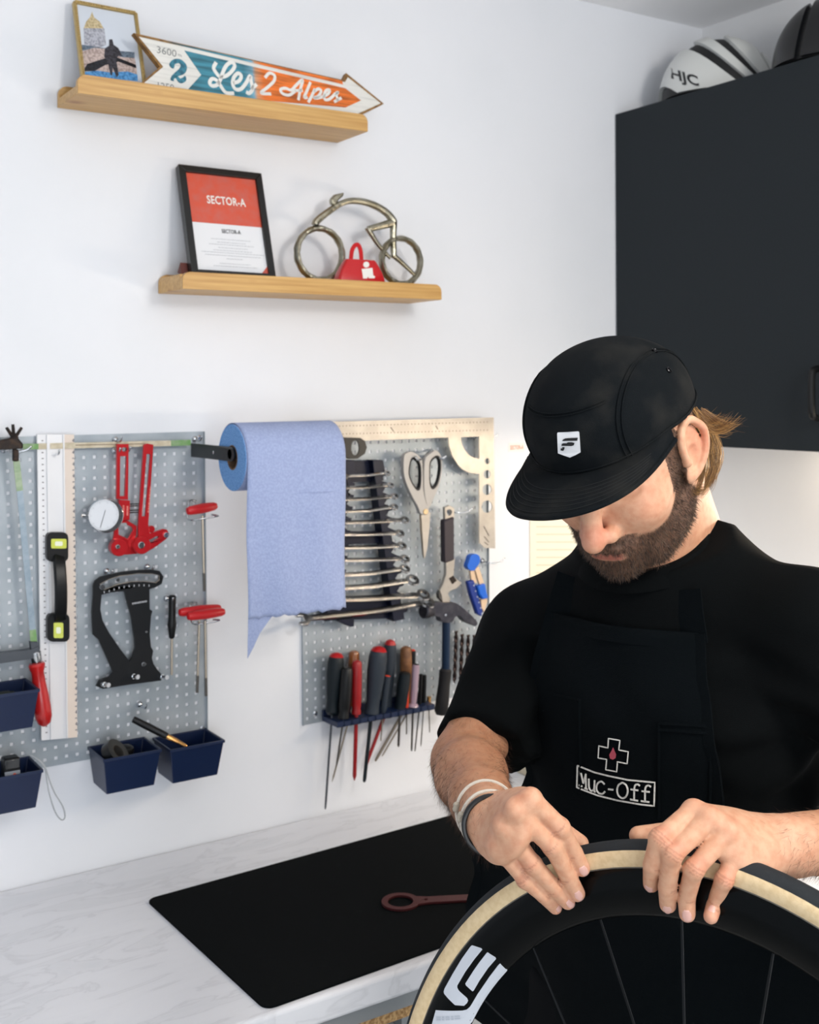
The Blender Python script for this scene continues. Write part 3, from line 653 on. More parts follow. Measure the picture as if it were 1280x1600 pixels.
build(MB().lathe(a, b-a, [(-0.022, 0.006), (-0.018, 0.0095), (-0.004, 0.0095), (0, 0.008)], 18), 'ferrule', m_chrome, t)
build(MB().lathe(a, b-a, [(f*Lh, r) for f, r in ((0, .0115), (.03, .0135), (.08, .0125), (.14, .010), (.3, .0105), (.5, .0125), (.7, .0138), (.85, .0135), (.95, .0105), (1, .004))], 22), 'handle', m_redwood, t, label='red lacquered wooden handle')
hook(5, 703, 'side', 'chrome pegboard hook carrying the hacksaw')

# spare blade along the top
t = thing('saw_blade', 'beige saw blade with green ends lying along top of left pegboard', 'blade', A(165, 700, 0.014))
m_beige = mat('blade_beige', (205, 194, 170), 0.5, noise=(90, (188, 176, 150), 0.4, 0.6))
strip('blade', [(60, 697.5), (267, 692.5)], 9, m_beige, 0.016); strip('end', [(36, 698), (60, 697.5)], 9, m_bgreen, 0.016); strip('end', [(267, 692.5), (298, 691.5)], 9, m_bgreen, 0.016)
strip('print_line', [(118, 695.5), (228, 693.4)], 1.1, mat('print_brown', (120, 100, 78), 0.6), 0.0168, 0.0004)
hook(180, 687, 'short', 'chrome pegboard hook above the beige saw blade by the red tension meter'); hook(304, 686, 'short', 'chrome pegboard hook at green end of the saw blade by the paper roll')
hook(178, 704, 'short', 'chrome pegboard hook beside the red tension meter')

# ------------------------------------------------------------------ aluminium cutting ruler with level
OFR = 0.014
m_alu = mat('satin_aluminium', (226, 226, 228), 0.42, 0.25); m_aluw = mat('white_scale', (230, 230, 232), 0.4, 0.1); m_alub = mat('beige_scale', (222, 208, 196), 0.45, 0.1)
def RL(x, y): # x 0..1 across, y 0..1 down
    l = (58.1+(65-58.1)*y, 679+(1157-679)*y); r = (115.8+(121-115.8)*y, 679+(1152-679)*y); return (l[0]+(r[0]-l[0])*x, l[1]+(r[1]-l[1])*x)
t = thing('level_ruler', 'long aluminium ruler with black handle and two yellow vials on left pegboard', 'ruler', A(92, 1155, OFR))
for nm, x0, x1, th, m in (('left_scale', 0, .26, .006, m_aluw), ('channel', .26, .34, .010, m_alu), ('channel', .34, .70, .007, m_alu), ('channel', .70, .74, .010, m_alu), ('right_scale', .74, 1, .006, m_alub)):
    build(MB().ppx([RL(x0, 0), RL(x1, 0), RL(x1, 1), RL(x0, 1)], OFR-0.006, th), nm, m, t, smooth=0)
mb = MB()
for k in range(50):
    y = 0.02+k*0.0195
    for x, l in ((.115, .05), (.945, .05 if k % 2 else .03)):
        a, b = RL(x, y), RL(x+l, y); mb.ppx([(a[0], a[1]-0.9), (b[0], b[1]-0.9), (b[0], b[1]+0.9), (a[0], a[1]+0.9)], OFR, 0.0003)
    a = RL(.985, y); mb.ppx([(a[0]-1, a[1]-3), (a[0]+1, a[1]-3), (a[0]+1, a[1]+2), (a[0]-1, a[1]+2)], OFR, 0.0003) if k % 2 == 0 else None
build(mb, 'scale_marks', mat('mark_grey', (132, 128, 130), 0.6), t, smooth=0, kind='stuff')
m_vial = mat('vial_yellow', (206, 214, 96), 0.15, coat=0.5); m_vlight = mat('vial_clear', (232, 236, 214), 0.2)
def rrect(x0, y0, x1, y1, r, n=4):
    o = []
    for cx, cy, a0 in ((x1-r, y0+r, -math.pi/2), (x1-r, y1-r, 0), (x0+r, y1-r, math.pi/2), (x0+r, y0+r, math.pi)):
        o += [(cx+r*math.cos(a0+q), cy+r*math.sin(a0+q)) for q in np.linspace(0, math.pi/2, n)]
    return o
h = build(MB().ppx(rrect(73.5, 832, 107, 878, 8), OFR+0.001, 0.012), 'handle_block', m_black, t, bevel=0.002)
build(MB().ppx(rrect(80, 842, 104, 857, 2), OFR+0.010, 0.004), 'vial', m_vial, h); build(MB().ppx(rrect(86, 846, 98, 853, 2), OFR+0.0125, 0.002), 'bubble', m_vlight, h)
h = build(MB().ppx(rrect(74.5, 959, 109, 1003, 8), OFR+0.001, 0.012), 'handle_block', m_black, t, bevel=0.002)
build(MB().ppx(rrect(84, 973, 99, 997, 2), OFR+0.010, 0.004), 'vial', m_vial, h); build(MB().ppx(rrect(88, 980, 95, 990, 2), OFR+0.0125, 0.002), 'bubble', m_vlight, h)
q = smooth_path([A(92, 870, OFR+0.010), A(93, 884, OFR+0.026), A(95, 918, OFR+0.034), A(95, 950, OFR+0.026), A(94, 968, OFR+0.010)], 6)
build(MB().strap(q, 0.020, 0.010, WALLN), 'grip', m_black, t, bevel=0.003)
hook(88, 708, 'short', 'chrome pegboard hook through the hole of the aluminium ruler', 0.018)

# ------------------------------------------------------------------ red spoke tension meter
zr = Zm(115, 680, 7.53); OF1 = 0.024
m_redal = mat('red_anodised', (186, 20, 30), 0.32, 0.45, coat=0.2)
t = thing('tension_meter', 'red spoke tension meter with round white dial on left pegboard', 'gauge', A(200, 866, OF1))
build(MB().ppx(zr([(512, 104), (650, 104), (642, 760), (508, 752)]), OF1, 0.007, [zr([(550, 248), (625, 248), (606, 716), (545, 720)]), zr(ellipse(600, 168, 32, 26, 12))]), 'arm', m_redal, t, bevel=0.0008)
build(MB().ppx(zr([(535, 760), (665, 770), (660, 1000), (545, 1010)]), OF1, 0.010), 'block', m_redal, t, bevel=0.0008)
build(MB().ppx(zr([(500, 1005), (640, 1005), (745, 1070), (740, 1180), (690, 1260), (760, 1395), (640, 1405), (470, 1412), (430, 1330), (470, 1210)]), OF1, 0.006, [zr([(545, 1035), (625, 1030), (640, 1060), (690, 1082), (700, 1120), (640, 1220), (600, 1200), (530, 1170), (530, 1090)])]), 'fork', m_redal, t, bevel=0.0008)
build(MB().ppx(zr([(828, 112), (870, 98), (942, 112), (882, 1060), (900, 1160), (1050, 1104), (1100, 1110), (1132, 1170), (1095, 1220), (960, 1320), (830, 1395), (760, 1395), (690, 1320), (700, 1240), (765, 1190), (762, 1060)]), OF1+0.006, 0.006,
      [zr([(862, 222), (906, 226), (846, 955), (806, 955)]), zr([(885, 1260), (890, 1235), (975, 1190), (1005, 1190), (1000, 1210), (930, 1260)])]), 'lever', m_redal, t, bevel=0.0008)
def disc(u, v, rpx, off, th, name, m, parent, n=28, bevel=0.0008):
    p = A(u, v, off); k = np.linalg.norm(A(u, v+1, off)-p); return build(MB().lathe(p, (0, -1, 0), [(0, rpx*k), (th, rpx*k)], n), name, m, parent, bevel=bevel)
d = disc(*zr([(505, 1310)])[0], 13.5, OF1, 0.016, 'roller', m_redal, t); disc(*zr([(515, 1310)])[0], 3.6, OF1+0.016, 0.004, 'bolt', m_chrome, d, 10)
d = disc(*zr([(785, 1290)])[0], 13.5, OF1+0.010, 0.010, 'roller', m_redal, t); disc(*zr([(795, 1292)])[0], 5.5, OF1+0.020, 0.003, 'bolt', m_chrome, d, 10)
disc(*zr([(1075, 1170)])[0], 4.5, OF1+0.008, 0.008, 'bolt', m_chrome, t, 10); disc(*zr([(895, 1100)])[0], 5.5, OF1, 0.010, 'roller', m_redal, t, 12)
mb = MB()
for y in (812, 835, 885, 912): mb.cyl(A(*zr([(655, y)])[0], OF1+0.006), A(*zr([(790, y-6)])[0], OF1+0.006), 0.0010, n=8)
build(mb, 'springs', m_iron, t)
dc = zr([(355, 940)])[0]
d = disc(*dc, 26.5, OF1+0.012, 0.018, 'dial', m_chrome, t, 40, 0.0015); 
disc(*dc, 24.0, OF1+0.0301, 0.0006, 'dial_face', mat('dial_white', (216, 220, 226), 0.25), d, 40, 0)
mb = MB(); pc = A(*dc, OF1+0.031); k = np.linalg.norm(A(dc[0], dc[1]+1, OF1+0.031)-pc)
for i in range(50):
    a_ = 2*math.pi*i/50; r0_, r1_ = (19.0 if i % 5 == 0 else 21)*k, 23*k; dv_ = np.array([math.cos(a_), 0, math.sin(a_)])
    mb.strap([pc+dv_*r0_, pc+dv_*r1_], 0.0004, 0.0002, WALLN)
build(mb, 'dial_marks', mat('dial_grey', (120, 126, 134), 0.5), d, smooth=0)
a, b = A(*zr([(375, 880)])[0], OF1+0.0313), A(*zr([(315, 1085)])[0], OF1+0.0313)
build(MB().strap([a, b], 0.0008, 0.0003, WALLN), 'needle', m_greyiron, d, smooth=0)
pk = A(*zr([(175, 945)])[0], OF1+0.018); pe = A(*zr([(100, 945)])[0], OF1+0.018)
build(MB().lathe(pk, pe-pk, [(0, .0015), (.006, .0015), (.006, .0032), (.011, .0032)], 12), 'stem', m_chrome, d)
mb = MB()
def dashes(p, q, h, lift_dir=WALLN, n=9):      # line of print too small to read
    p, q = np.asarray(p, float), np.asarray(q, float); x = 0.0; random.seed(n)
    while x < .98:
        l = min(random.uniform(.04, .12), .98-x); mb.strap([p+(q-p)*x+WALLN*.0003, p+(q-p)*(x+l)+WALLN*.0003], h, .0002, WALLN); x += l+.03
dashes(A(*zr([(878, 910)])[0], OF1+0.0121), A(*zr([(905, 600)])[0], OF1+0.0121), .0022)
dashes(A(*zr([(582, 960)])[0], OF1+0.0101), A(*zr([(588, 820)])[0], OF1+0.0101), .0030, n=5); dashes(A(*zr([(632, 945)])[0], OF1+0.0101), A(*zr([(634, 830)])[0], OF1+0.0101), .0030, n=6)
build(mb, 'engraving', mat('engraving_pink', (226, 130, 120), 0.5), t, smooth=0, kind='stuff')
hook(*zr([(590, 170)])[0], 'short', 'chrome pegboard hook through the red tension meter arm')

# ------------------------------------------------------------------ black spoke tension meter
zk = Zm(130, 870, 7.444); OF2 = 0.020
m_blk2 = mat('black_powder_coat', (11, 14, 18), 0.45, spec=.3)
t = thing('tension_meter', 'black steel spoke tension meter with curved slot on left pegboard', 'gauge', A(205, 1074, OF2))
outer = [(118, 330), (140, 280), (200, 235), (330, 200), (480, 172), (640, 155), (800, 150), (890, 165), (935, 230), (915, 315), (850, 352), (772, 378), (775, 610), (806, 630), (790, 690), (775, 900), (790, 1050), (816, 1092), (800, 1180), (820, 1250), (870, 1320), (936, 1390), (905, 1440), (560, 1484), (230, 1537), (152, 1505), (190, 1435), (300, 1398), (350, 1345), (250, 1120), (180, 965), (115, 905), (102, 640), (118, 440)]
holes = [[(215, 442), (330, 415), (482, 400), (505, 500), (560, 700), (598, 950), (604, 1060), (575, 1160), (542, 1216), (430, 1070), (300, 880), (225, 740), (200, 610)],
         [(196, 318), (300, 262), (420, 225), (640, 196), (800, 198), (882, 216), (884, 270), (846, 300), (700, 286), (560, 290), (400, 322), (248, 382)]]
build(MB().ppx(zk(outer), OF2, 0.005, [zk(h_) for h_ in holes]), 'plate', m_blk2, t, bevel=0.0008)
m_edge = mat('worn_steel_edge', (170, 160, 148), 0.35, 0.9)
build(MB().tube([A(*p, OF2+0.005) for p in zk(holes[1])], 0.0006, 6, closed=True), 'slot_rim', m_edge, t)
for p, r in (((218, 348), 4.5), ((398, 266), 3.2), ((700, 1248), 3.6), ((732, 872), 1.8)): disc(*zk([p])[0], r, OF2+0.005, 0.003, 'rivet', m_chrome, t, 12, 0.0004)
for p in ((215, 1480), (555, 1385), (890, 1390)):
    u, v = zk([p])[0]; q = A(u, v, OF2+0.004); build(MB().lathe(q, (0.35, -1, 0.05), [(0, .0045), (.008, .0045), (.008, .0034), (.016, .0034), (.016, .0044), (.019, .004)], 14), 'post', m_chrome, t)
mb = MB()
for k in range(10):
    u, v = zk([(245+k*58, [412, 398, 380, 362, 350, 340, 336, 332, 332, 336][k])])[0]; mb.ppx([(u-.7, v-1.6), (u+.7, v-1.6), (u+.7, v+1.6), (u-.7, v+1.6)], OF2+0.005, 0.0003)
u0, u1 = zk([(570, 545)])[0], zk([(745, 515)])[0]; a, b = A(*u0, OF2+.0052), A(*u1, OF2+.0052)
dashes(a, b, .0030, n=7)
build(mb, 'scale_print', mat('print_silver', (176, 178, 182), 0.4), t, smooth=0, kind='stuff')
hook(*zk([(268, 165)])[0], 'short', 'left chrome pegboard hook at top of the black tension meter'); hook(*zk([(740, 115)])[0], 'short', 'right chrome pegboard hook at top of the black tension meter')

# ------------------------------------------------------------------ T-handle keys and small screwdriver
zt = Zm(240, 770, 4.85)
m_redgrip = mat('red_grip', (196, 26, 32), 0.4); m_steel = mat('tool_steel', (150, 140, 126), 0.32, 0.9); m_dsteel = mat('dark_tool_steel', (92, 88, 84), 0.35, 0.9)
def tkey(label, h0, h1, s0, s1, off, rpx=8.0):
    a, b = A(*zt([h0])[0], off), A(*zt([h1])[0], off-0.006); L = np.linalg.norm(b-a); k = 0.00107; r = rpx*k
    c = (a+b)/2; t = thing('t_handle_key', label, 'hex key', A(*zt([s1])[0], off), 'red T-handle keys')
    build(MB().lathe(a, b-a, [(0, r*.35), (.02*L, r*.7), (.1*L, r*.9), (.3*L, r*.98), (.5*L, r*1.05), (.7*L, r*.98), (.9*L, r*.85), (.98*L, r*.6), (L, r*.3)], 16), 'handle', m_redgrip, t)
    p, q = A(*zt([s0])[0], off-0.003), A(*zt([s1])[0], off-0.003); p = p+(p-q)*0.03
    m_ = p+(q-p)*0.76
    build(MB().cyl(p, m_, 0.0021, n=10), 'shaft', m_steel, t); build(MB().cyl(m_, q, 0.0026, 0.0026, 6), 'hex_tip', m_dsteel, t)
tkey('red T-handle hex key alone on the upper wire hook of left pegboard', (252, 140), (480, 98), (370, 190), (384, 745), 0.050)
tkey('red T-handle hex key, rear one of the lower pair', (192, 908), (510, 872), (345, 985), (330, 1515), 0.040)
tkey('red T-handle hex key, front one of the lower pair', (256, 938), (540, 900), (390, 985), (398, 1540), 0.056)
def wire_rest(label, pts):
    q = smooth_path([A(*zt([(x, y)])[0], o) for x, y, o in pts], 4); build(MB().tube(q, 0.0014, 8), 'wire_rest', m_chrome, label=label, cat='hook', group='chrome wire rests')
wire_rest('chrome wire rest carrying the single red T-handle key', [(325, 62, .005), (275, 60, .012), (262, 130, .02), (262, 200, .03), (320, 205, .045), (400, 190, .05), (490, 175, .055), (440, 165, .04)])
wire_rest('chrome wire rest carrying the two red T-handle keys', [(325, 830, .005), (290, 830, .012), (275, 880, .02), (290, 985, .03), (340, 995, .045), (420, 985, .05), (500, 965, .055), (450, 960, .04)])
t = thing('screwdriver', 'black handled screwdriver hanging beside the red T-handle keys', 'screwdriver', A(*zt([(137, 1380)])[0], .028), 'screwdrivers')
a, b = A(*zt([(142, 775)])[0], .028), A(*zt([(138, 1105)])[0], .028); L = np.linalg.norm(b-a)
build(MB().lathe(a, b-a, [(0, .004), (.03*L, .0068), (.3*L, .0062), (.55*L, .0066), (.68*L, .0080), (.74*L, .0072), (.97*L, .0048), (L, .003)], 16), 'handle', m_black, t)
build(MB().cyl(b, A(*zt([(137, 1380)])[0], .028), 0.0021, n=10), 'shaft', m_steel, t)
hook(*zt([(95, 800)])[0], 'short', 'chrome pegboard hook holding the black screwdriver')
hook(*Zm(0, 950, 3.46)([(755, 520)])[0], 'short', 'empty chrome pegboard hook below the black tension meter')

# ------------------------------------------------------------------ navy storage bins
m_navy = mat('navy_plastic', (6, 27, 62), 0.40, bump=(400, 0.1, 0.001))
def bin_(label, fr_u, fr_v, ztop_uv=None):
    # front right top corner in the photograph
    D = 0.088; Wb = 0.098; Hb = 0.062
    p = A(fr_u, fr_v, D); x1 = float(p[0]); z1 = float(p[2]); x0 = x1-Wb; z0 = z1-Hb
    t = thing('storage_bin', label, 'bin', ((x0+x1)/2, -D/2, z0), 'navy storage bins')
    yb = -0.006; T = 0.002; tx, ty = 0.008, 0.012
    def quad(in_, z, f): # ring at height fraction f
        return [(x0+tx*(1-f)+in_, -D+ty*(1-f)+in_, z), (x1-tx*(1-f)-in_, -D+ty*(1-f)+in_, z), (x1-tx*(1-f)-in_, yb-in_, z), (x0+tx*(1-f)+in_, yb-in_, z)]
    mb = MB().rings([quad(T, z0+T, 0.0), quad(0, z0, 0), quad(0, z1, 1), quad(T, z1, 1), quad(T, z0+T, 0.0)], caps=False); n = len(mb.v)
    mb.f.append((4, 5, 6, 7)[::-1]); mb.f.append((16, 17, 18, 19))
    build(mb, 'shell', m_navy, t, bevel=0.0012)
    mb = MB()
    for (a, b) in ((( x0-.0012, -D-.0012), (x1+.0012, -D+.0012)), ((x0-.0012, yb-.0012), (x1+.0012, yb+.0012)), ((x0-.0012, -D), (x0+.0012, yb)), ((x1-.0012, -D), (x1+.0012, yb))):
        mb.box((a[0], a[1], z1-.004), (b[0], b[1], z1+.0006))
    build(mb, 'rim', m_navy, t)
    return x0, x1, z0, z1, D
B1 = bin_('navy plastic bin with a round tape roll, left one of the front pair', 251.5, 1171)
B2 = bin_('navy plastic bin with a black pen torch, right one of the front pair', 350.3, 1156.6)
B3 = bin_('navy plastic bin cut by left edge beside the red saw handle', 61.0, 1077)
B4 = bin_('navy plastic bin cut by left edge with a grey cord hanging out', 66.5, 1203)
# tape roll in the first bin
c = np.array([B1[0]+0.030, -0.055, B1[3]-0.004]); ax_ = unit([0.55, -0.55, 0.62]); mb = MB(); a_, b_, c_ = frame(ax_)
rg = [[c+(a_*math.cos(q)+b_*math.sin(q))*r+c_*h for q in np.linspace(0, 2*math.pi, 28, endpoint=False)] for r, h in ((.013, -.008), (.024, -.008), (.024, .008), (.013, .008))]
t = thing('tape_roll', 'roll of black tape in the left navy bin', 'tape', c-np.array([0, 0, .02]))
build(MB().rings(rg, loop=True), 'tape', mat('black_tape', (16, 17, 19), 0.3), t); rg = [[c+(a_*math.cos(q)+b_*math.sin(q))*r+c_*h for q in np.linspace(0, 2*math.pi, 28, endpoint=False)] for r, h in ((.0115, -.0082), (.013, -.0082), (.013, .0082), (.0115, .0082))]
build(MB().rings(rg, loop=True), 'core', mat('card_core', (58, 54, 50), 0.7), t)
t = thing('plastic_lid', 'dark round cap behind the tape roll in left navy bin', 'cap', (B1[0]+.05, -.03, B1[3]-.03))
build(MB().lathe((B1[0]+.052, -.030, B1[3]-.034), (0.2, -.2, 1), [(0, .012), (.03, .012), (.034, .010), (.036, .006)], 20), 'cap_body', m_black, t)
build(MB().lathe((B1[0]+.052, -.030, B1[3]-.034), (0.2, -.2, 1), [(.012, .0125), (.015, .0125)], 20), 'ring', m_greyiron, t)
# torch pen
zb4 = Zm(0, 950, 3.46)
a, b = A(*zb4([(718, 600)])[0], .045), A(*zb4([(1000, 742)])[0], .088); L = float(np.linalg.norm(b-a))
b2 = b+(b-a)*0.12
t = thing('pen_torch', 'black pen torch with brass tip lying across the right navy bin', 'torch', b)
build(MB().lathe(a, b-a, [(0, .003), (.01*L, .0055), (.3*L, .0062), (.62*L, .0060), (.66*L, .0052)], 16), 'body', m_black, t)
build(MB().lathe(a, b-a, [(.66*L, .0046), (.86*L, .0040), (.88*L, .0032), (1.0*L, .003), (1.04*L, .001)], 14), 'tip', mat('brass', (214, 160, 96), 0.25, 1.0), t, label='brass tip')
# things in the left bins
t = thing('multi_tool', 'dark pouch lying in the navy bin beside the red saw handle', 'pouch', (B3[0]+.05, -.045, B3[3]-.02))
build(MB().box((B3[0]+.012, -.075, B3[3]-.03), (B3[1]-.028, -.02, B3[3]-.010)), 'pouch_body', m_black, t, bevel=.006, bseg=3)
build(MB().box((B3[0]+.012, -.076, B3[3]-.0105), (B3[1]-.028, -.04, B3[3]-.0085)), 'flap', mat('dark_green_canvas', (26, 34, 26), .9), t, bevel=.001)
p = A(17, 1178, .060)
t = thing('bike_light', 'small black bicycle lamp with glossy lens in the lower left bin', 'lamp', (p[0], -.06, B4[3]-.03))
build(MB().box((p[0]-.014, -.072, B4[3]-.03), (p[0]+.012, -.048, B4[3]+.022)), 'lamp_body', m_black, t, bevel=.004, bseg=3)
build(MB().box((p[0]-.012, -.0735, B4[3]+.006), (p[0]+.010, -.072, B4[3]+.020)), 'lens', mat('glossy_lens', (40, 42, 46), .08, coat=1.0), t, bevel=.0006)
build(MB().box((p[0]-.013, -.0735, B4[3]-.008), (p[0]+.011, -.072, B4[3]+.002)), 'label', mat('label_grey', (140, 146, 156), .4), t, bevel=.0006)
build(MB().lathe((p[0]+.002, -.0735, B4[3]-.004), (0, -1, 0), [(0, .0026), (.0008, .0026)], 12), 'button', mat('button_orange', (214, 84, 50), .4), t)
zc = Zm(0, 980, 5)
cord = [(185, 1010, .06), (230, 1000, .075), (290, 1030, .088), (345, 1095, .094), (365, 1190, .094), (385, 1300, .094), (430, 1440, .094), (480, 1505, .094), (508, 1480, .094), (490, 1400, .094), (430, 1300, .094), (385, 1190, .094), (355, 1100, .0945), (310, 1040, .088), (240, 1010, .076)]
build(MB().tube(smooth_path([A(*zc([(x, y)])[0], o) for x, y, o in cord], 5), 0.0011, 8), 'wrist_cord', mat('grey_cord', (160, 164, 168), .7), label='grey looped wrist cord hanging out of the lower left navy bin', cat='cord')
# ================================================================== paper roll
u0 = (296, 703); o_ax = off_for(296, 703, 0.0, 357)
XA = float(A(*u0, 0)[0]); ZA = float(A(*u0, 0)[2])
o_ax = max(o_ax, 0.075)
RR = 0.056
pl = A(363, 715, o_ax)
m_hold = mat('holder_black', (9, 10, 12), 0.35, spec=.3)
xL = XA+0.006
# right end of the roll: column 530 on the front of the roll
xR = float(A(529, 690, o_ax+RR*0.6)[0]); zR = float(pl[2])
t = thing('roll_holder', 'black wall bracket holding the blue paper roll', 'holder', (XA, -0.02, zR-0.02))
zh = zR+0.006
for x, nm in ((xL-0.004, 'arm'),):
    pts = [(-0.002, zh+0.012), (-o_ax-0.006, zh+0.012)]+[(-o_ax-0.006-0.012*math.sin(q), zh+0.012*math.cos(q)) for q in np.linspace(0, math.pi, 8)]+[(-0.002, zh-0.012)]
    build(MB().prism([(x, y, z) for y, z in pts], (0.0035, 0, 0)), nm, m_hold, t, bevel=0.0008)
build(MB().cyl((xL-0.004, -o_ax, zh), (xR+0.012, -o_ax, zh), 0.0085, n=18), 'spindle', m_hold, t)
build(MB().lathe((xL-0.0045, -o_ax*0.62, zh), (-1, 0, 0), [(0, .003), (.001, .003), (.002, .001)], 10), 'screw', m_chrome, t)
zq = Zm(440, 640, 7.111)
build(MB().ppx(zq([(560, 318), (640, 312), (880, 314), (930, 350), (952, 420), (930, 490), (850, 545), (740, 548), (690, 520), (660, 480), (560, 470)]), 0.040, 0.003, [zq(ellipse(820, 425, 42, 84, 18))]), 'end_loop', m_hold, t, bevel=0.0008)
build(MB().box((float(A(530, 700, .04)[0])-.02, -0.042, zR-0.012), (float(A(530, 700, .04)[0])+.012, -0.002, zR+0.012)), 'wall_plate', m_hold, t, bevel=0.001)
m_blue = mat('blue_tissue', (147, 160, 197), 0.9, noise=(260, (158, 171, 206), 0.4, 0.65), bump=(420, 0.35, 0.002), spec=0.1)
m_blue_end = mat('blue_tissue_end', (120, 164, 214), 0.95, noise=(500, (92, 134, 190), 0.45, 0.6), bump=(700, 0.5, 0.002), spec=0.1)
m_card = mat('cardboard_core', (126, 98, 76), 0.85, noise=(120, (98, 76, 58), 0.4, 0.6))
t = thing('paper_roll', 'roll of pale blue shop paper with a sheet hanging down', 'paper roll', ((xL+xR)/2, -o_ax, zR-RR))
rc = 0.021; cx_, cy_ = (xL+xR)/2, -o_ax
def ringx(r, x, n=48): return [(x, cy_+r*math.cos(q), zR+r*math.sin(q)) for q in np.linspace(0, 2*math.pi, n, endpoint=False)]
build(MB().rings([ringx(rc, xL+.001), ringx(RR-.001, xL), ringx(RR, xL+.001), ringx(RR, xR-.001), ringx(RR-.001, xR), ringx(rc, xR-.001)], loop=True), 'roll', [m_blue, m_blue_end], t, smooth=40)
ro = [o for o in t.children if o.name.startswith('roll')][0]
for p in ro.data.polygons:
    if abs(p.normal.x) > 0.6: p.material_index = 1
build(MB().rings([ringx(rc-.002, xL+.0005), ringx(rc, xL+.0005), ringx(rc, xR-.0005), ringx(rc-.002, xR-.0005)], loop=True), 'core', m_card, t)
# hanging sheet: wraps over the top of the roll, falls in front
yS = -(o_ax+RR+0.0016); NS = 26
path = [(cy_-(RR+.0016)*math.sin(q), zR+(RR+.0016)*math.cos(q)) for q in np.linspace(-1.0, math.pi/2, 18)]
zbot = [float(A(388, 968, -yS)[2]), float(A(540, 950, -yS)[2])]
mbs = MB(); V = []; cols = NS+1
def sheet_y(x, z, f): return yS+0.0035*math.sin((x-xL)*31+1.0)*f+0.002*math.sin((x-xL)*73+z*9)*f+0.0025*math.sin(z*23+x*11)*f
xLs = float(A(388, 800, -yS)[0]); xRs0 = xR; xRs1 = float(A(541, 945, -yS)[0]); xLs1 = float(A(388, 968, -yS)[0])
rows = []
for (y, z) in path[:-1]:
    rows.append([(xLs+(xRs0-xLs)*i/NS, y, z) for i in range(cols)])
NZ = 40
for j in range(NZ+1):
    f = j/NZ; row = []
    for i in range(cols):
        g = i/NS; xa = xLs+(xLs1-xLs)*f; xb = xRs0+(xRs1-xRs0)*f; x = xa+(xb-xa)*g
        zb = zbot[0]+(zbot[1]-zbot[0])*g+0.0016*math.sin(g*40)+0.0012*math.sin(g*93)
        z = zR+(zb-zR)*f; row.append((x, sheet_y(x, z, min(1, f*2.0)), z))
    rows.append(row)
mbs.rings(rows, caps=False, closed_ring=False)
sh = build(mbs, 'hanging_sheet', m_blue, t, smooth=60); so = sh.modifiers.new('thickness', 'SOLIDIFY'); so.thickness = 0.0006
tl = [A(*p, -yS-0.004) for p in [(388, 962), (387, 1029), (396, 1012), (406, 990), (420, 970), (432, 955)]]
build(MB().prism(tl, (0, 0.0008, 0)), 'torn_tail', m_blue, t, smooth=0)
zsm = float(A(500, 770, -yS)[2])
build(MB().tube([(xLs+(xRs0-xLs)*g, sheet_y(xLs+(xRs0-xLs)*g, zsm, .8)-.0004, zsm+.006*math.sin(g*3)*.3) for g in np.linspace(0.01, .99, 24)], 0.0004, 5), 'perforation', m_blue, t)

# ------------------------------------------------------------------ steel square
OFQ = 0.030
m_sq = mat('brushed_steel', (178, 172, 164), 0.42, 0.6, noise=(30, (166, 160, 152), 0.4, 0.6))
z4 = Zm(610, 670, 7.53)
arc_o = z4([(680, 100), (692, 200), (725, 310), (800, 430), (850, 478), (910, 510), (980, 526), (1045, 530)]); arc_i = z4([(1045, 355), (985, 342), (930, 312), (880, 255), (845, 190), (828, 100)])
outer = [(448, 661), (771.5, 652.2), (774, 857), (757.4, 856), (748.8, 848)]+arc_o[::-1]+[(449, 693)]
inner1 = [(748.8, 717)]+arc_i[1:]+[(748.8, 682)]
holes = [inner1]+[ellipse(u, v, r*0.85, r, 16) for u, v, r in ((761.4, 720.5, 4.5), (761, 741, 6.7), (761, 765, 8.6), (761, 791.5, 9.8))]
t = thing('steel_square', 'large steel square with curved scale hung on the right pegboard', 'square', A(770, 856, OFQ))
build(MB().ppx(outer, OFQ, 0.002, holes), 'blade', m_sq, t, smooth=0)
mb = MB()
for k in range(46):
    f = k/46; u = 520+(767-520)*f
    for dv_ in (8.5, 21): mb.ppx(ellipse(u, 659.5-8.8*(u-448)/323+dv_, 0.8, 0.9, 6), OFQ+.002, 0.0002)
for (a, b) in (((610.5, 667.5), (615.5, 674.5)), ((681, 665), (684.5, 671)), ((756, 822), (764, 837)), ((756.5, 838), (764, 847)), ((757, 847), (763, 851.5))):
    mb.strap([A(*a, OFQ+.0022), A(*b, OFQ+.0022)], 0.0016, 0.0003, WALLN)
build(mb, 'scale_marks', mat('mark_dark', (58, 50, 44), .6), t, smooth=0, kind='stuff')
hook(742, 683, 'side', 'chrome pegboard hook holding the steel square')

# ------------------------------------------------------------------ scissors
OFX = 0.034
m_sg = mat('grey_scissor_plastic', (176, 172, 168), 0.45); m_dg = mat('dark_rubber', (28, 27, 29), 0.6, spec=.3)
t = thing('scissors', 'grey handled scissors hanging open on the right pegboard', 'scissors', A(*z4([(405, 1530)])[0], OFX))
def sm(poly, n=3): return [tuple(p) for p in smooth_path([np.array(q, float) for q in poly], n, True)]
lo_ = sm([(160, 340), (195, 285), (265, 270), (335, 320), (378, 400), (388, 700), (420, 860), (455, 955), (440, 1010), (360, 1000), (325, 915), (240, 760), (165, 560)]); lh_ = sm([(240, 360), (290, 338), (345, 385), (366, 500), (358, 690), (320, 728), (255, 645), (215, 520)])
ro_ = sm([(405, 380), (465, 295), (540, 252), (600, 320), (612, 480), (580, 660), (520, 800), (455, 945), (425, 880), (398, 700)]); rh_ = sm([(478, 370), (545, 315), (588, 350), (596, 480), (560, 650), (500, 712), (466, 640), (462, 470)])
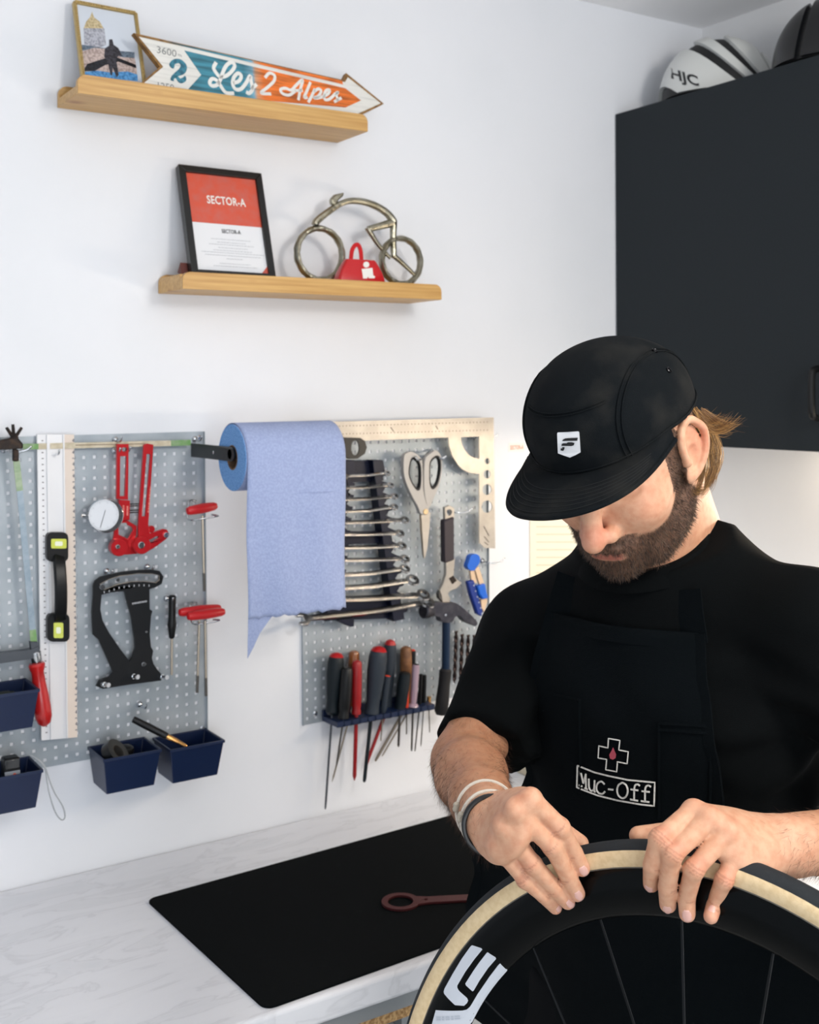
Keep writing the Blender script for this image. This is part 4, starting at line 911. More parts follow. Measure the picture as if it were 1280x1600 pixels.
l = build(MB().ppx(z4(lo_), OFX, 0.011, [z4(lh_)]), 'handle', m_sg, t, bevel=0.002); r = build(MB().ppx(z4(ro_), OFX, 0.010, [z4(rh_)]), 'handle', m_sg, t, bevel=0.002)
for par, hh in ((l, lh_), (r, rh_)):
    c = np.mean(np.array(hh), 0); ins = [tuple(c+(np.array(q)-c)*0.86) for q in hh]
    build(MB().ppx(z4(hh), OFX+0.001, 0.009, [z4(ins)]), 'grip_lining', m_dg, par)
build(MB().ppx(z4([(362, 1000), (470, 985), (462, 1150), (440, 1380), (415, 1500), (398, 1532), (388, 1400), (372, 1150)]), OFX+.004, 0.0016), 'blade', m_sq, t, smooth=0)
build(MB().ppx(z4([(345, 1005), (385, 1005), (400, 1300), (412, 1500), (398, 1530), (380, 1480), (355, 1200)]), OFX+.0015, 0.0016), 'blade', m_steel, t, smooth=0)
disc(*z4([(410, 975)])[0], 4.6, OFX+.010, .003, 'pivot_screw', mat('brassy_screw', (200, 176, 140), .3, .9), t, 16, .0008)
build(MB().tube(smooth_path([A(*z4([p])[0], o) for p, o in (((470, 245), .005), ((440, 285), .02), ((370, 350), .04), ((330, 365), .047), ((295, 325), .05))], 5), .0022, 8), 'pegboard_hook', m_chrome, label='bent chrome hook carrying the left scissor loop', cat='hook', group='chrome pegboard hooks')
build(MB().tube(smooth_path([A(*z4([p])[0], o) for p, o in (((540, 300), .005), ((570, 335), .04), ((610, 350), .05), ((655, 322), .052))], 5), .0020, 8), 'pegboard_hook', m_chrome, label='bent chrome hook carrying the right scissor loop', cat='hook', group='chrome pegboard hooks')

# ------------------------------------------------------------------ adjustable spanner with dark grip
OFA = 0.030
t = thing('adjustable_spanner', 'adjustable spanner with dark rubber grip above the hammer head', 'spanner', A(705, 940, OFA))
z5 = Zm(640, 840, 7.275)
build(MB().ppx(z4([(640, 925), (700, 900), (755, 935), (755, 1050), (645, 1075)]), OFA, .008, [z4(ellipse(694, 985, 30, 36, 12))]), 'eye', m_sq, t, bevel=.001)
build(MB().ppx(z4([(636, 1075), (755, 1036), (758, 1545), (655, 1582), (640, 1560)]), OFA-.003, .016), 'grip', mat('dark_plum_rubber', (48, 40, 48), .6), t, bevel=.003)
build(MB().ppx(z5([(415, 265), (520, 235), (505, 440), (600, 520), (545, 575), (470, 605), (440, 640), (470, 700), (455, 735), (375, 735), (335, 690), (345, 600), (385, 520), (415, 420)]), OFA, .009), 'shank_and_jaw', m_sq, t, bevel=.0015)
build(MB().ppx(z5([(450, 465), (500, 432), (540, 490), (490, 530)]), OFA+.009, .0012), 'knurl', m_iron, t, bevel=.0004)
build(MB().ppx(z5([(335, 690), (330, 640), (350, 600), (372, 660), (380, 730)]), OFA+.002, .010), 'lower_jaw', m_dsteel, t, bevel=.001)
hook(*z4([(690, 965)])[0], 'side', 'chrome pegboard hook through the eye of the adjustable spanner')

# ------------------------------------------------------------------ blue handled cutters
t = thing('cutting_pliers', 'small bright blue handled pliers hanging beside the man\'s shoulder', 'pliers', A(752, 962, .03))
m_bplas = mat('bright_blue_plastic', (22, 98, 206), .35); m_dbplas = mat('deep_blue_plastic', (16, 48, 132), .4); m_pale = mat('pale_wood', (214, 186, 156), .5)
build(MB().ppx(z5(sm([(680, 260), (700, 205), (760, 188), (800, 220), (795, 290), (760, 340), (740, 372), (690, 372), (660, 330)])), .026, .014), 'head', m_bplas, t, bevel=.003)
build(MB().ppx(z5([(690, 370), (738, 365), (770, 520), (710, 510)]), .030, .007), 'arm', m_pale, t, bevel=.001)
g = build(MB().ppx(z5([(662, 500), (735, 480), (838, 850), (825, 900), (770, 870), (700, 660)]), .028, .012), 'grip', m_dbplas, t, bevel=.003)
mb = MB()
for k in range(6): mb.sphere(A(*z5([(732+k*19-(k == 5)*3, 545+k*64)])[0], .0402), .0016, 8, 5)
build(mb, 'grip_studs', mat('stud_white', (206, 214, 226), .5), g)
build(MB().ppx(z5([(745, 355), (790, 330), (850, 520), (800, 545)]), .034, .006), 'arm', m_pale, t, bevel=.001)
build(MB().ppx(z5([(775, 550), (865, 520), (880, 610), (905, 690), (830, 705), (795, 640)]), .032, .014), 'grip', m_bplas, t, bevel=.003)
build(MB().ppx(z5([(745, 400), (765, 370), (800, 465), (765, 470)]), .026, .006), 'spring', m_dbplas, t, bevel=.001)
build(MB().ppx(z5([(810, 705), (880, 690), (890, 720), (850, 850), (820, 800)]), .030, .008), 'jaw', m_pale, t, bevel=.001)
hook(*z5([(825, 265)])[0], 'side', 'dark pegboard hook beside the blue pliers at board edge')

# ------------------------------------------------------------------ claw hammer
OFM = .040
t = thing('claw_hammer', 'claw hammer with dark blue handle beside the man\'s sleeve', 'hammer', A(695, 1130, OFM))
m_ham = mat('forged_steel', (62, 62, 70), .38, .8, noise=(60, (88, 86, 92), .45, .7))
build(MB().ppx(z5(sm([(240, 775), (330, 735), (410, 742), (520, 742), (600, 790), (690, 870), (772, 960), (755, 1005), (690, 985), (630, 950), (575, 893), (520, 905), (480, 965), (370, 960), (345, 905), (265, 880)])), OFM-.006, .018), 'head', m_ham, t, bevel=.003, bseg=3)
a, b = A(*z5([(250, 840)])[0], OFM+.003), A(*z5([(105, 835)])[0], OFM+.010)
build(MB().lathe(a, b-a, [(-.004, .009), (.004, .011), (.012, .014), (.022, .0145), (.024, .012)], 20), 'striking_face', m_ham, t)
build(MB().cyl(A(*z5([(418, 930)])[0], OFM+.003), A(*z5([(412, 1490)])[0], OFM+.003), .0085, .0085, 16), 'neck', mat('blue_steel', (22, 44, 70), .4, .5), t)
build(MB().lathe(A(*z5([(412, 1490)])[0], OFM+.003), A(686, 1145, OFM+.003)-A(*z5([(412, 1490)])[0], OFM+.003), [(0, .009), (.004, .0125), (.03, .012), (.06, .0135), (.085, .014), (.092, .010)], 18), 'grip', m_dg, t)
disc(*z5([(408, 878)])[0], 1.8, OFM+.012, .0015, 'rivet', m_chrome, t, 10, 0)
hook(*z5([(240, 760)])[0], 'short', 'chrome pegboard hook carrying the claw hammer')
# drill bits
m_bit = mat('drill_bit_steel', (64, 52, 50), .35, .9)
for i, (u, v0, v1) in enumerate(((713, 986, 1068), (722.5, 991, 1066), (732, 992, 1064), (741.5, 992, 1060))):
    p0_, p1_ = A(u, v0, .022), A(u-3, v1, .022); L = float(np.linalg.norm(p1_-p0_)); rg = []
    for f in np.linspace(0, 1, 40):
        c = p0_+(p1_-p0_)*f; tw = f*L*160; r = .0042 if f < .92 else .0042*(1-f)/.08+.0004
        rg.append([c+np.array([math.cos(q+tw), math.sin(q+tw), 0])*r*(1-.45*abs(math.sin(q))**4) for q in np.linspace(0, 2*math.pi, 12, endpoint=False)])
    build(MB().rings(rg), 'drill_bit', m_bit, label='%s of four dark twist drill bits beside the hammer' % ('leftmost', 'second from left', 'third from left', 'rightmost')[i], cat='drill bit', group='twist drill bits')

# ------------------------------------------------------------------ spanner rack
z3 = Zm(520, 690, 5.335); OFW = .012
m_rack = mat('navy_rack_plastic', (8, 15, 38), .45, spec=.3)
slots = [280, 378, 475, 573, 668, 772, 880, 985, 1098, 1205, 1305, 1420]
t = thing('spanner_rack', 'dark navy rack of combination spanners beside the paper sheet', 'rack', A(*z3([(300, 1540)])[0], OFW))
def xr_(y): return np.interp(y, [150, 1480], [420, 612])       # right rail outer edge
def xl_(y): return np.interp(y, [150, 1480], [100, -40])
for nm, fx_, sgn, wd in (('side_rail', xr_, 1, 88), ('side_rail', lambda y: xl_(y)+88, 1, 88)):
    pts = [(fx_(155)-wd, 155), (fx_(155), 155)]
    for s_ in slots:
        pts += [(fx_(s_)+2, s_-34), (fx_(s_)+28, s_-30), (fx_(s_)+18, s_-2), (fx_(s_)-16, s_+10), (fx_(s_)-16, s_+18), (fx_(s_)-34, s_+44)]
    pts += [(fx_(1480), 1478), (fx_(1480)-wd*1.2, 1500)]
    build(MB().ppx(z3(pts), OFW, .026), nm, m_rack, t, bevel=.001)
for (y0, y1) in ((155, 335), (745, 850), (1300, 1480)):
    build(MB().ppx(z3([(xl_(y0)+20, y0+8), (xr_(y0)-20, y0), (xr_(y1)-20, y1-10), (xl_(y1)+20, y1+12)]), OFW, .010), 'cross_bar', m_rack, t, bevel=.001)
build(MB().ppx(z3([(30, 1488), (180, 1470), (180, 1540), (150, 1545)]), OFW, .022), 'foot', m_rack, t, bevel=.001)
build(MB().ppx(z3([(500, 1440), (592, 1420), (600, 1482)]), OFW, .022), 'foot', m_rack, t, bevel=.001)
m_cv = mat('chrome_vanadium', (188, 186, 184), .22, 1.0)
ends = [(455, 262), (480, 362), (515, 455), (512, 545), (600, 652), (560, 765), (575, 868), (600, 978), (600, 1060), (665, 1155), (755, 1278), (790, 1342)]
OWR = .040
words = ('topmost', 'second', 'third', 'fourth', 'fifth', 'sixth', 'seventh', 'eighth', 'ninth', 'tenth', 'eleventh', 'lowest')
for i, (s_, e_) in enumerate(zip(slots, ends)):
    cxx = 280; pr = A(*z3([e_])[0], OWR+.004); 
    dx = e_[0]-cxx; slope = (-10 if i < 9 else -18)/200.0
    ql = (cxx-dx*1.02-12*(i == 11), s_+ (e_[1]-s_)*-.55 if i < 11 else 1480)
    pl_ = A(*z3([ql])[0], OWR+.004); sz = .0052+.00042*i+(.0018 if i > 8 else 0)
    t2 = thing('combination_spanner', 'chrome combination spanner, %s in the navy rack%s' % (words[i], ' and longest' if i == 11 else ''), 'spanner', (pr+pl_)/2, 'combination spanners in the navy rack')
    ax_ = unit(pr-pl_); up_ = unit([0, -.62, .78]); up_ = unit(up_-ax_*np.dot(up_, ax_)); sd_ = np.cross(up_, ax_)   # up_: normal of the spanner's flat side
    mid_ = A(*z3([(300, s_)])[0], OWR)
    path_ = smooth_path([pl_+ax_*sz*1.2, pl_+ax_*sz*2.6, mid_, pr-ax_*sz*2.6, pr-ax_*sz*1.2], 5)
    build(MB().strap(path_, sz*1.0, .0034+.0001*i, up_), 'shaft', m_cv, t2, bevel=.0007)
    rg = []
    for q in np.linspace(0, 2*math.pi, 24, endpoint=False):
        d = ax_*math.cos(q)+sd_*math.sin(q); h_ = .0042+.00015*i
        rg.append([pr+d*sz*.72+up_*h_*.5, pr+d*sz*1.25+up_*h_*.45, pr+d*sz*1.36, pr+d*sz*1.25-up_*h_*.45, pr+d*sz*.72-up_*h_*.5])
    build(MB().rings(rg, loop=True), 'box_end', m_cv, t2)
    jaw = []
    for q in np.linspace(.62, 2*math.pi-.62, 16): jaw.append((-math.cos(q)*sz*-1.5*-1, math.sin(q)*sz*1.35))
    jaw = [(-math.cos(q)*sz*1.4, math.sin(q)*sz*1.4) for q in np.linspace(-2.5, 2.5, 16)]
    jaw = [(sz*1.35*math.cos(q), sz*1.35*math.sin(q)) for q in np.linspace(-2.45, 2.45, 16)]+[(-sz*.9, sz*.62), (sz*.25, sz*.55), (sz*.25, -sz*.55), (-sz*.9, -sz*.62)]
    build(MB().prism([pl_+ax_*a_+sd_*b_-up_*.002 for a_, b_ in jaw], up_*.004), 'open_end', m_cv, t2, bevel=.0006)

# ------------------------------------------------------------------ screwdriver rack
z6 = Zm(490, 990, 5.714)
BLc, FL, FRc = A(494, 1111, .006), None, None
dfr = .062
xl0 = float(A(*z6([(205, 800)])[0], dfr)[0]); zl0 = float(A(*z6([(205, 800)])[0], dfr)[2]); xr0 = float(A(*z6([(1090, 640)])[0], dfr)[0])
t = thing('screwdriver_rack', 'navy plastic shelf rack holding screwdrivers on the right pegboard', 'rack', ((xl0+xr0)/2, -.03, zl0-.008), )
nh = 13; mb = MB()
outl_ = [(xl0, -.006), (xr0, -.006)]
for k in range(nh):
    f0 = 1-(k+.1)/nh; f1 = 1-(k+.9)/nh; outl_ += [(xl0+(xr0-xl0)*f0, -dfr), (xl0+(xr0-xl0)*f1, -dfr)]
    if k < nh-1: outl_ += [(xl0+(xr0-xl0)*(f1-.02), -dfr+.004), (xl0+(xr0-xl0)*(1-(k+1)/nh-.0), -dfr+.004)]
build(MB().prism([(x, y, zl0-.009) for x, y in outl_], (0, 0, .010)), 'shelf', m_navy, t, bevel=.001)
build(MB().box((xl0, -.010, zl0-.009), (xr0, -.0048, zl0+.012)), 'back_flange', m_navy, t, bevel=.001)
m_capred = mat('red_cap', (168, 18, 24), .35); m_gteal = mat('dark_teal_grip', (14, 24, 30), .5, spec=.3); m_ggrey = mat('grey_grip', (42, 50, 60), .5, spec=.3); m_amber = mat('amber_handle', (132, 74, 26), .25, coat=.5)  # red cap and grey grip darkened, shade at the rack put into their colour
m_wood = mat('worn_wood', (136, 92, 56), .55, noise=(60, (98, 62, 36), .4, .65)); m_clear = mat('clear_mauve_plastic', (156, 132, 146), .15, coat=.6); m_oran = mat('orange_red_grip', (206, 64, 36), .4); m_redins = mat('red_insulation', (150, 16, 20), .35)  # red insulation likewise carries the rack's shade in its colour
def driver(label, top, low, wz, grip, shaft, smat=None, sw=14, cap=None, off=.034, shape='std', tip='flat'):
    pt, pb = A(*z6([top])[0], off), A(*z6([low])[0], off); k = .0012/5.714*1.02; r = wz/2*k; ax_ = pb-pt; L = float(np.linalg.norm(ax_))
    t = thing('screwdriver', label, 'screwdriver', A(*z6([shaft[1]])[0], off) if shaft else pb, 'screwdrivers')
    P = {'std': [(0, .2), (.02, .6), (.07, .86), (.16, .98), (.35, 1.0), (.6, .86), (.78, .72), (.88, .74), (.95, .82), (1, .6)],
         'barrel': [(0, .3), (.02, .75), (.06, .95), (.3, 1), (.8, .95), (.9, .8), (.94, .9), (1, .9)],
         'pen': [(0, .3), (.02, .8), (.08, 1), (.7, .95), (.9, .8), (.93, 1.3), (.97, 1.5), (1, 1.3)],
         'rod': [(0, .5), (.02, 1), (.9, 1), (1, .7)]}[shape]
    if cap:
        build(MB().lathe(pt, ax_, [(f*L, r*q*1.03) for f, q in P if f <= .07], 20), 'end_cap', cap, t)
        build(MB().lathe(pt, ax_, [(f*L, r*q) for f, q in P if f >= .02], 20), 'handle', grip, t)
    else: build(MB().lathe(pt, ax_, [(f*L, r*q) for f, q in P], 20), 'handle', grip, t)
    if shaft:
        a, b = A(*z6([shaft[0]])[0], off), A(*z6([shaft[1]])[0], off); rs = sw/2*k; a = pb+(a-pb)*.0
        d = np.linalg.norm(b-a); build(MB().lathe(a, b-a, [(-.004, rs), (d*.93, rs), (d*.985, rs*(.35 if tip == 'point' else .8)), (d, rs*.3)], 12), 'shaft', smat or m_steel, t)
driver('black screwdriver with red end cap, leftmost in the navy rack', (207, 168), (165, 720), 150, m_gteal, ((160, 820), (105, 1570)), m_greyiron, 20, m_capred, .030)
driver('amber handled screwdriver behind the red one in the rack', (362, 150), (350, 640), 105, m_amber, ((235, 850), (165, 1325)), m_steel, 16, None, .018, 'barrel', 'point')
driver('slim all black screwdriver, second from left in the rack', (300, 298), (268, 752), 112, m_black, ((240, 850), (205, 1180)), m_dsteel, 16, None, .050, 'barrel')
driver('red insulated screwdriver with red shaft in the rack', (388, 238), (382, 716), 92, m_redins, ((372, 820), (365, 1310)), m_redins, 36, None, .050, 'barrel', 'point')
driver('thick grey screwdriver with domed red end cap, largest in the rack', (588, 112), (515, 740), 172, m_ggrey, ((420, 840), (452, 1328)), m_gteal, 34, m_capred, .046)
driver('grey screwdriver with red end cap behind the largest one', (688, 52), (650, 690), 124, m_ggrey, ((505, 800), (462, 1190)), m_redins, 32, m_capred, .020)
driver('small red topped tester screwdriver before the grey ones', (662, 372), (622, 705), 58, m_ggrey, ((605, 800), (600, 962)), m_steel, 12, m_oran, .054, 'rod')
driver('wooden handled screwdriver standing at back of the rack', (826, 112), (822, 660), 112, m_wood, ((540, 800), (550, 1140)), m_steel, 26, None, .022, 'barrel')
driver('orange and black screwdriver behind the wooden handled one', (884, 140), (880, 640), 60, m_black, ((690, 780), (612, 1095)), m_steel, 14, m_oran, .016, 'rod')
driver('teal screwdriver with black cap before the wooden handled one', (820, 338), (770, 700), 112, m_gteal, ((775, 770), (758, 1012)), m_dsteel, 22, m_black, .048, 'barrel')
driver('clear mauve precision screwdriver with black top and flared foot', (916, 268), (888, 660), 70, m_clear, ((888, 740), (875, 1050)), m_dsteel, 18, m_black, .052, 'pen')
driver('small black precision screwdriver next to the clear mauve one', (962, 358), (948, 640), 38, m_black, ((918, 740), (905, 1052)), m_dsteel, 13, None, .044, 'rod')
driver('small black precision screwdriver, second from right end', (992, 368), (985, 640), 38, m_black, ((964, 710), (958, 1010)), m_dsteel, 11, None, .040, 'rod', 'point')
driver('tiny brass collared screwdriver at right end of the rack', (1032, 560), (1030, 640), 40, mat('brass', (214, 160, 96), .25, 1.0), ((1038, 690), (1037, 885)), m_dsteel, 10, None, .036, 'rod')
driver('short thin bit driver by right end of the rack', (835, 500), (832, 690), 34, m_oran, ((832, 740), (830, 900)), m_dsteel, 12, None, .050, 'rod')

# ------------------------------------------------------------------ wall odds and ends
mb = MB(); a, b = A(797, 699, .0006), A(818, 699, .0006)
put_text(mb, 'SECTOR-A', (a+b)/2, (1, 0, 0), (0, 0, 1), float(b[0]-a[0]), .0095, .0002, .03)
build(MB().prism([A(u, v, .0006) for u, v in ((795, 692), (820, 692), (820, 706), (795, 706))], (0, .0005, 0)), 'wall_sticker', mat('sticker_clear', (228, 224, 220), .4), label='small orange lettered sticker on wall beside the cap', cat='sticker', smooth=0)
st = bpy.data.objects['wall_sticker']; build(mb, 'lettering', mat('sticker_orange', (222, 150, 124), .5), st, smooth=0)
t = thing('notice_sheet', 'cream printed notice taped to wall below the cap brim', 'notice', A(870, 1000, .002))
build(MB().ppx([(828, 806), (935, 803), (937, 1003), (829, 1010)], .0012, .0006), 'sheet', mat('cream_paper', (232, 224, 204), .7), t, smooth=0)
mb = MB()
for k in range(14):
    v = 822+k*12; mb.ppx([(838, v), (838+random.uniform(50, 88), v-.3), (838+70, v+2), (838, v+2)], .0018, .0002)
build(mb, 'text_lines', mat('notice_grey', (206, 196, 176), .7), t, smooth=0, kind='stuff')
p = HZ(818, 1208, ZT)
t = thing('cardboard_box', 'beige cardboard box on the worktop behind the man\'s arm', 'box', (p[0]+.12, -.10, ZT))
x0b = float(A(812, 1205, .03)[0]); m_cb = mat('beige_card', (196, 186, 164), .8, noise=(40, (186, 174, 150), .4, .6))
build(MB().box((x0b, -.16, ZT+.0005), (x0b+.26, -.02, ZT+.16)), 'box_body', m_cb, t, bevel=.002)
build(MB().box((x0b+.002, -.161, ZT+.158), (x0b+.258, -.019, ZT+.162)), 'lid_flap', m_cb, t, bevel=.001)
build(MB().box((x0b+.11, -.1612, ZT+.1), (x0b+.15, -.1602, ZT+.1625)), 'tape_strip', mat('packing_tape', (176, 150, 110), .3), t)
# ================================================================== helmets on the wall cabinet
def helmet_frame(u, v, x, yaw):
    p = onX(u, v, x); return np.array([x, p[1], CZ1+0.001]), yaw
def hshell(c, ex, ey, rx, ry, rz, a0, a1, b0, b1, lift, shear=0.0, th=0.006, n=18, m=14):
    # patch of an egg shaped helmet: a = angle along length (0 front .. pi back), b = around (0 left rim .. pi right rim)
    ez = np.array([0, 0, 1.0])
    def pt(a, b, l):
        a = min(max(a+shear*(math.sin(b)-.8), .02), 3.12)
        d = -ex*(rx+l)*math.cos(a)+(ey*(ry+l)*-math.cos(b)+ez*(rz+l)*math.sin(b))*math.sin(a)*(1.0+.06*math.cos(a))
        return c+d
    outer = [[pt(a, b, lift) for b in np.linspace(b0, b1, m)] for a in np.linspace(a0, a1, n)]
    inner = [[pt(a, b, lift-th) for b in np.linspace(b0, b1, m)] for a in np.linspace(a0, a1, n)]
    V = [p for r in outer for p in r]+[p for r in inner for p in r]; F = []; S = n*m
    for i in range(n-1):
        for j in range(m-1):
            F.append((i*m+j, i*m+j+1, (i+1)*m+j+1, (i+1)*m+j)); F.append((S+i*m+j, S+(i+1)*m+j, S+(i+1)*m+j+1, S+i*m+j+1))
    for i in range(n-1):
        for j in (0, m-1):
            q = (i*m+j, (i+1)*m+j, S+(i+1)*m+j, S+i*m+j); F.append(q if j == 0 else q[::-1])
    for j in range(m-1):
        for i in (0, n-1):
            q = (i*m+j, S+i*m+j, S+i*m+j+1, i*m+j+1); F.append(q if i == 0 else q[::-1])
    return MB().add(V, F), pt
m_hw = mat('helmet_white', (206, 208, 206), .35); m_hb = mat('helmet_black', (18, 19, 22), .5); m_ht = mat('helmet_text', (24, 26, 30), .4)
hc = onX(1122, 118, -0.150); c = np.array([-0.150, float(hc[1]), CZ1+.012]); ex = unit([0.50, -0.87, 0]); ey = np.array([ex[1], -ex[0], 0])*-1
t = thing('bike_helmet', 'white and black road bicycle helmet on top of the wall cabinet', 'helmet', (c[0], c[1], CZ1), 'bicycle helmets')
rx, ry, rz = .128, .098, .135
mbk, pt = hshell(c, ex, ey, rx-.006, ry-.006, rz-.006, .10, math.pi-.10, .02, math.pi-.02, 0, 0, .010, 30, 24)
build(mbk, 'liner', m_hb, t)
sh_ = -1.3
for nm, a0, a1 in (('front_panel', .02, 1.15), ('rib', 1.42, 1.66), ('top_panel', 1.94, 2.50), ('tail_panel', 2.64, 3.10)):
    mbp, ptf = hshell(c, ex, ey, rx, ry, rz, a0+.0, a1, .03, math.pi-.03, .002, sh_, .010, 16, 26)
    build(mbp, nm, m_hw, t, bevel=.0015)
# lettering on the side that faces the room
fp = [o for o in t.children if o.name.startswith('front_panel')][0]; fo = np.array(wloc(fp))
hbv = BVHTree.FromPolygons([tuple(np.array(v.co)+fo) for v in fp.data.vertices], [tuple(p.vertices) for p in fp.data.polygons])
V, F = text_geo('HJC', 1.0, 1.0, .028); lo, hi = V.min(0), V.max(0); V = (V-(lo+hi)/2)/(hi-lo); pts_ = []
for x, y in V:
    u, v = 1070+x*44-y*4, 123+x*13-y*22; r = unit(ray(u, v)); q = hbv.ray_cast(Vector(CAM), Vector(r)); pts_.append(np.array(q[0])-r*.0015 if q[0] is not None else None)
if all(p is not None for p in pts_): build(MB().add(pts_, F), 'lettering', m_ht, t, smooth=0, label='black HJC lettering')
c2 = onX(1300, 70, -0.150); c = np.array([-0.150, float(c2[1])-.02, CZ1+.012])
t = thing('bike_helmet', 'black bicycle helmet on the cabinet top cut by the right edge', 'helmet', (c[0], c[1], CZ1), 'bicycle helmets')
mbk, pt = hshell(c, ex, ey, rx-.004, ry-.006, rz-.006, .10, math.pi-.10, .02, math.pi-.02, 0, 0, .010, 30, 24); build(mbk, 'liner', m_hb, t)
for nm, a0, a1 in (('front_panel', .02, 1.1), ('rib', 1.2, 1.6), ('top_panel', 1.7, 2.4), ('tail_panel', 2.5, 3.10)):
    mbp, _ = hshell(c, ex, ey, rx, ry, rz, a0, a1, .03, math.pi-.03, .002, .2, .010, 16, 26); build(mbp, nm, mat('helmet_gloss_black', (15, 17, 20), .3), t, bevel=.0015)
# ================================================================== the wheel he holds
WC = np.array([-1.362, -1.247, 0.968]); WN = unit([-0.943, -0.303, 0.135])
WE1 = unit(np.cross([0, 0, 1.0], WN)); WE2 = np.cross(WN, WE1)
def WP(r, a, h): return WC+(WE1*math.cos(a)+WE2*math.sin(a))*r+WN*h
def wheel_uv(u, v, h=0.0):
    p = onplane(u, v, WC+WN*h, WN)-WC; x, y = float(np.dot(p, WE1)), float(np.dot(p, WE2)); return math.hypot(x, y), math.atan2(y, x)
def depth_on_wheel(u, v, h): return float(np.dot(onplane(u, v, WC+WN*h, WN)-CAM, FW))
def revolve(prof, n=144, closed=True):
    return MB().rings([[WP(r, 2*math.pi*k/n, h) for r, h in prof] for k in range(n)], caps=False, closed_ring=closed, loop=True)
t = thing('bicycle_wheel', 'black deep rim bicycle wheel with tan wall tyre held by the man', 'wheel', WC-np.array([0, 0, .34]))
m_tread = mat('tyre_tread', (20, 26, 31), .8, bump=(900, .3, .001)); m_tan = mat('tan_sidewall', (222, 198, 158), .75, noise=(160, (210, 184, 142), .4, .65), bump=(600, .25, .001))
m_carbon = mat('gloss_black_carbon', (3, 5, 6), .24, spec=.14); m_decal = mat('white_decal', (206, 210, 218), .35); m_spoke = mat('black_spoke', (24, 26, 28), .35, .6)
rc_, rt_ = .3255, .0145
def tq(a, k=1.0): return (rc_+rt_*k*math.cos(a), rt_*k*math.sin(a))
build(revolve([tq(a, 1.012) for a in np.linspace(-1.08, 1.08, 13)]+[tq(a, .93) for a in np.linspace(1.08, -1.08, 13)]), 'tread', m_tread, t, smooth=50)
for s in (1, -1):
    sw = build(revolve([tq(s*a) for a in np.linspace(.95, 2.20, 10)]+[tq(s*a, .9) for a in np.linspace(2.20, .95, 10)]), 'sidewall', m_tan, t, smooth=50)
    b0 = tq(s*2.20, 1.0)
    build(revolve([(b0[0]+.0006, b0[1]+s*.0004), (b0[0]-.0004, b0[1]+s*.0006), (b0[0]-.0016, b0[1]-s*.0004), (b0[0]-.0004, b0[1]-s*.001)]), 'bead_line', mat('bead_grey', (96, 92, 84), .6), sw)
# rim: section h(r)
RIMP = [(.3185, .0108), (.3160, .0125), (.3100, .0136), (.3010, .0138), (.2930, .0128), (.2850, .0104), (.2785, .0074), (.2740, .0040), (.2722, .0)]
def rim_h(r): return float(np.interp(-r, [-a for a, b in RIMP], [b for a, b in RIMP]))
build(revolve(RIMP+[(r, -h) for r, h in RIMP[-2::-1]]+[(.313, -.006), (.313, .006)]), 'rim', m_carbon, t, smooth=60)
z7 = Zm(640, 1440, 6.4)
def decal(pts, lift=.0005, sub=3, h0=.0125, m=m_decal, name='decal', par=None):
    bm = bmesh.new(); q = []
    for x, y in pts:
        r, a = wheel_uv(*z7([(x, y)])[0], h0)
        for _ in range(2): r, a = wheel_uv(*z7([(x, y)])[0], rim_h(min(max(r, .2722), .318))+lift)
        q.append((r, a))
    vs = [bm.verts.new((r*math.cos(a), r*math.sin(a), 0)) for r, a in q]; bm.faces.new(vs)
    bmesh.ops.triangulate(bm, faces=bm.faces[:])
    for _ in range(sub): bmesh.ops.subdivide_edges(bm, edges=bm.edges[:], cuts=1, use_grid_fill=True)
    bmesh.ops.triangulate(bm, faces=bm.faces[:]); bm.verts.ensure_lookup_table()
    mb = MB(); V = []
    for v in bm.verts:
        r = math.hypot(v.co.x, v.co.y); a = math.atan2(v.co.y, v.co.x); rr = min(max(r, .2724), .3175); V.append(WP(rr, a, rim_h(rr)+lift))
    F = [tuple(v.index for v in f.verts) for f in bm.faces]; bm.free()
    return build(mb.add(V, F), name, m, par or t, smooth=60)
decal([(628, 236), (720, 266), (728, 280), (650, 375), (560, 500), (478, 640), (478, 660), (490, 685), (576, 764), (586, 790), (575, 815), (545, 842), (456, 836), (346, 722), (342, 700), (350, 670), (430, 525), (520, 375), (612, 245)])
decal([(782, 306), (862, 358), (866, 374), (790, 460), (700, 590), (642, 690), (630, 698), (566, 640), (558, 620), (640, 490), (700, 405), (770, 315)])
decal([(908, 418), (968, 482), (972, 494), (860, 630), (765, 800), (690, 955), (655, 990), (600, 1020), (560, 1075), (210, 1075), (262, 885), (530, 890), (572, 880), (606, 850), (680, 725), (800, 550), (890, 432)])
mb = MB()
for x0, x1 in ((275, 318), (328, 352), (362, 398), (410, 432), (440, 486)):      # faint print, too worn to read
    for y in (948, 972):
        q = [wheel_uv(*z7([p])[0], .0135) for p in ((x0, y), (x1, y+1), (x1, y+15), (x0, y+14))]; mb.add([WP(min(max(r, .2724), .3175), a, rim_h(min(max(r, .2724), .3175))+.0009) for r, a in q], [(0, 1, 2, 3)])
build(mb, 'decal_print', mat('decal_pale_grey', (182, 188, 198), .4), t, smooth=0, kind='stuff')
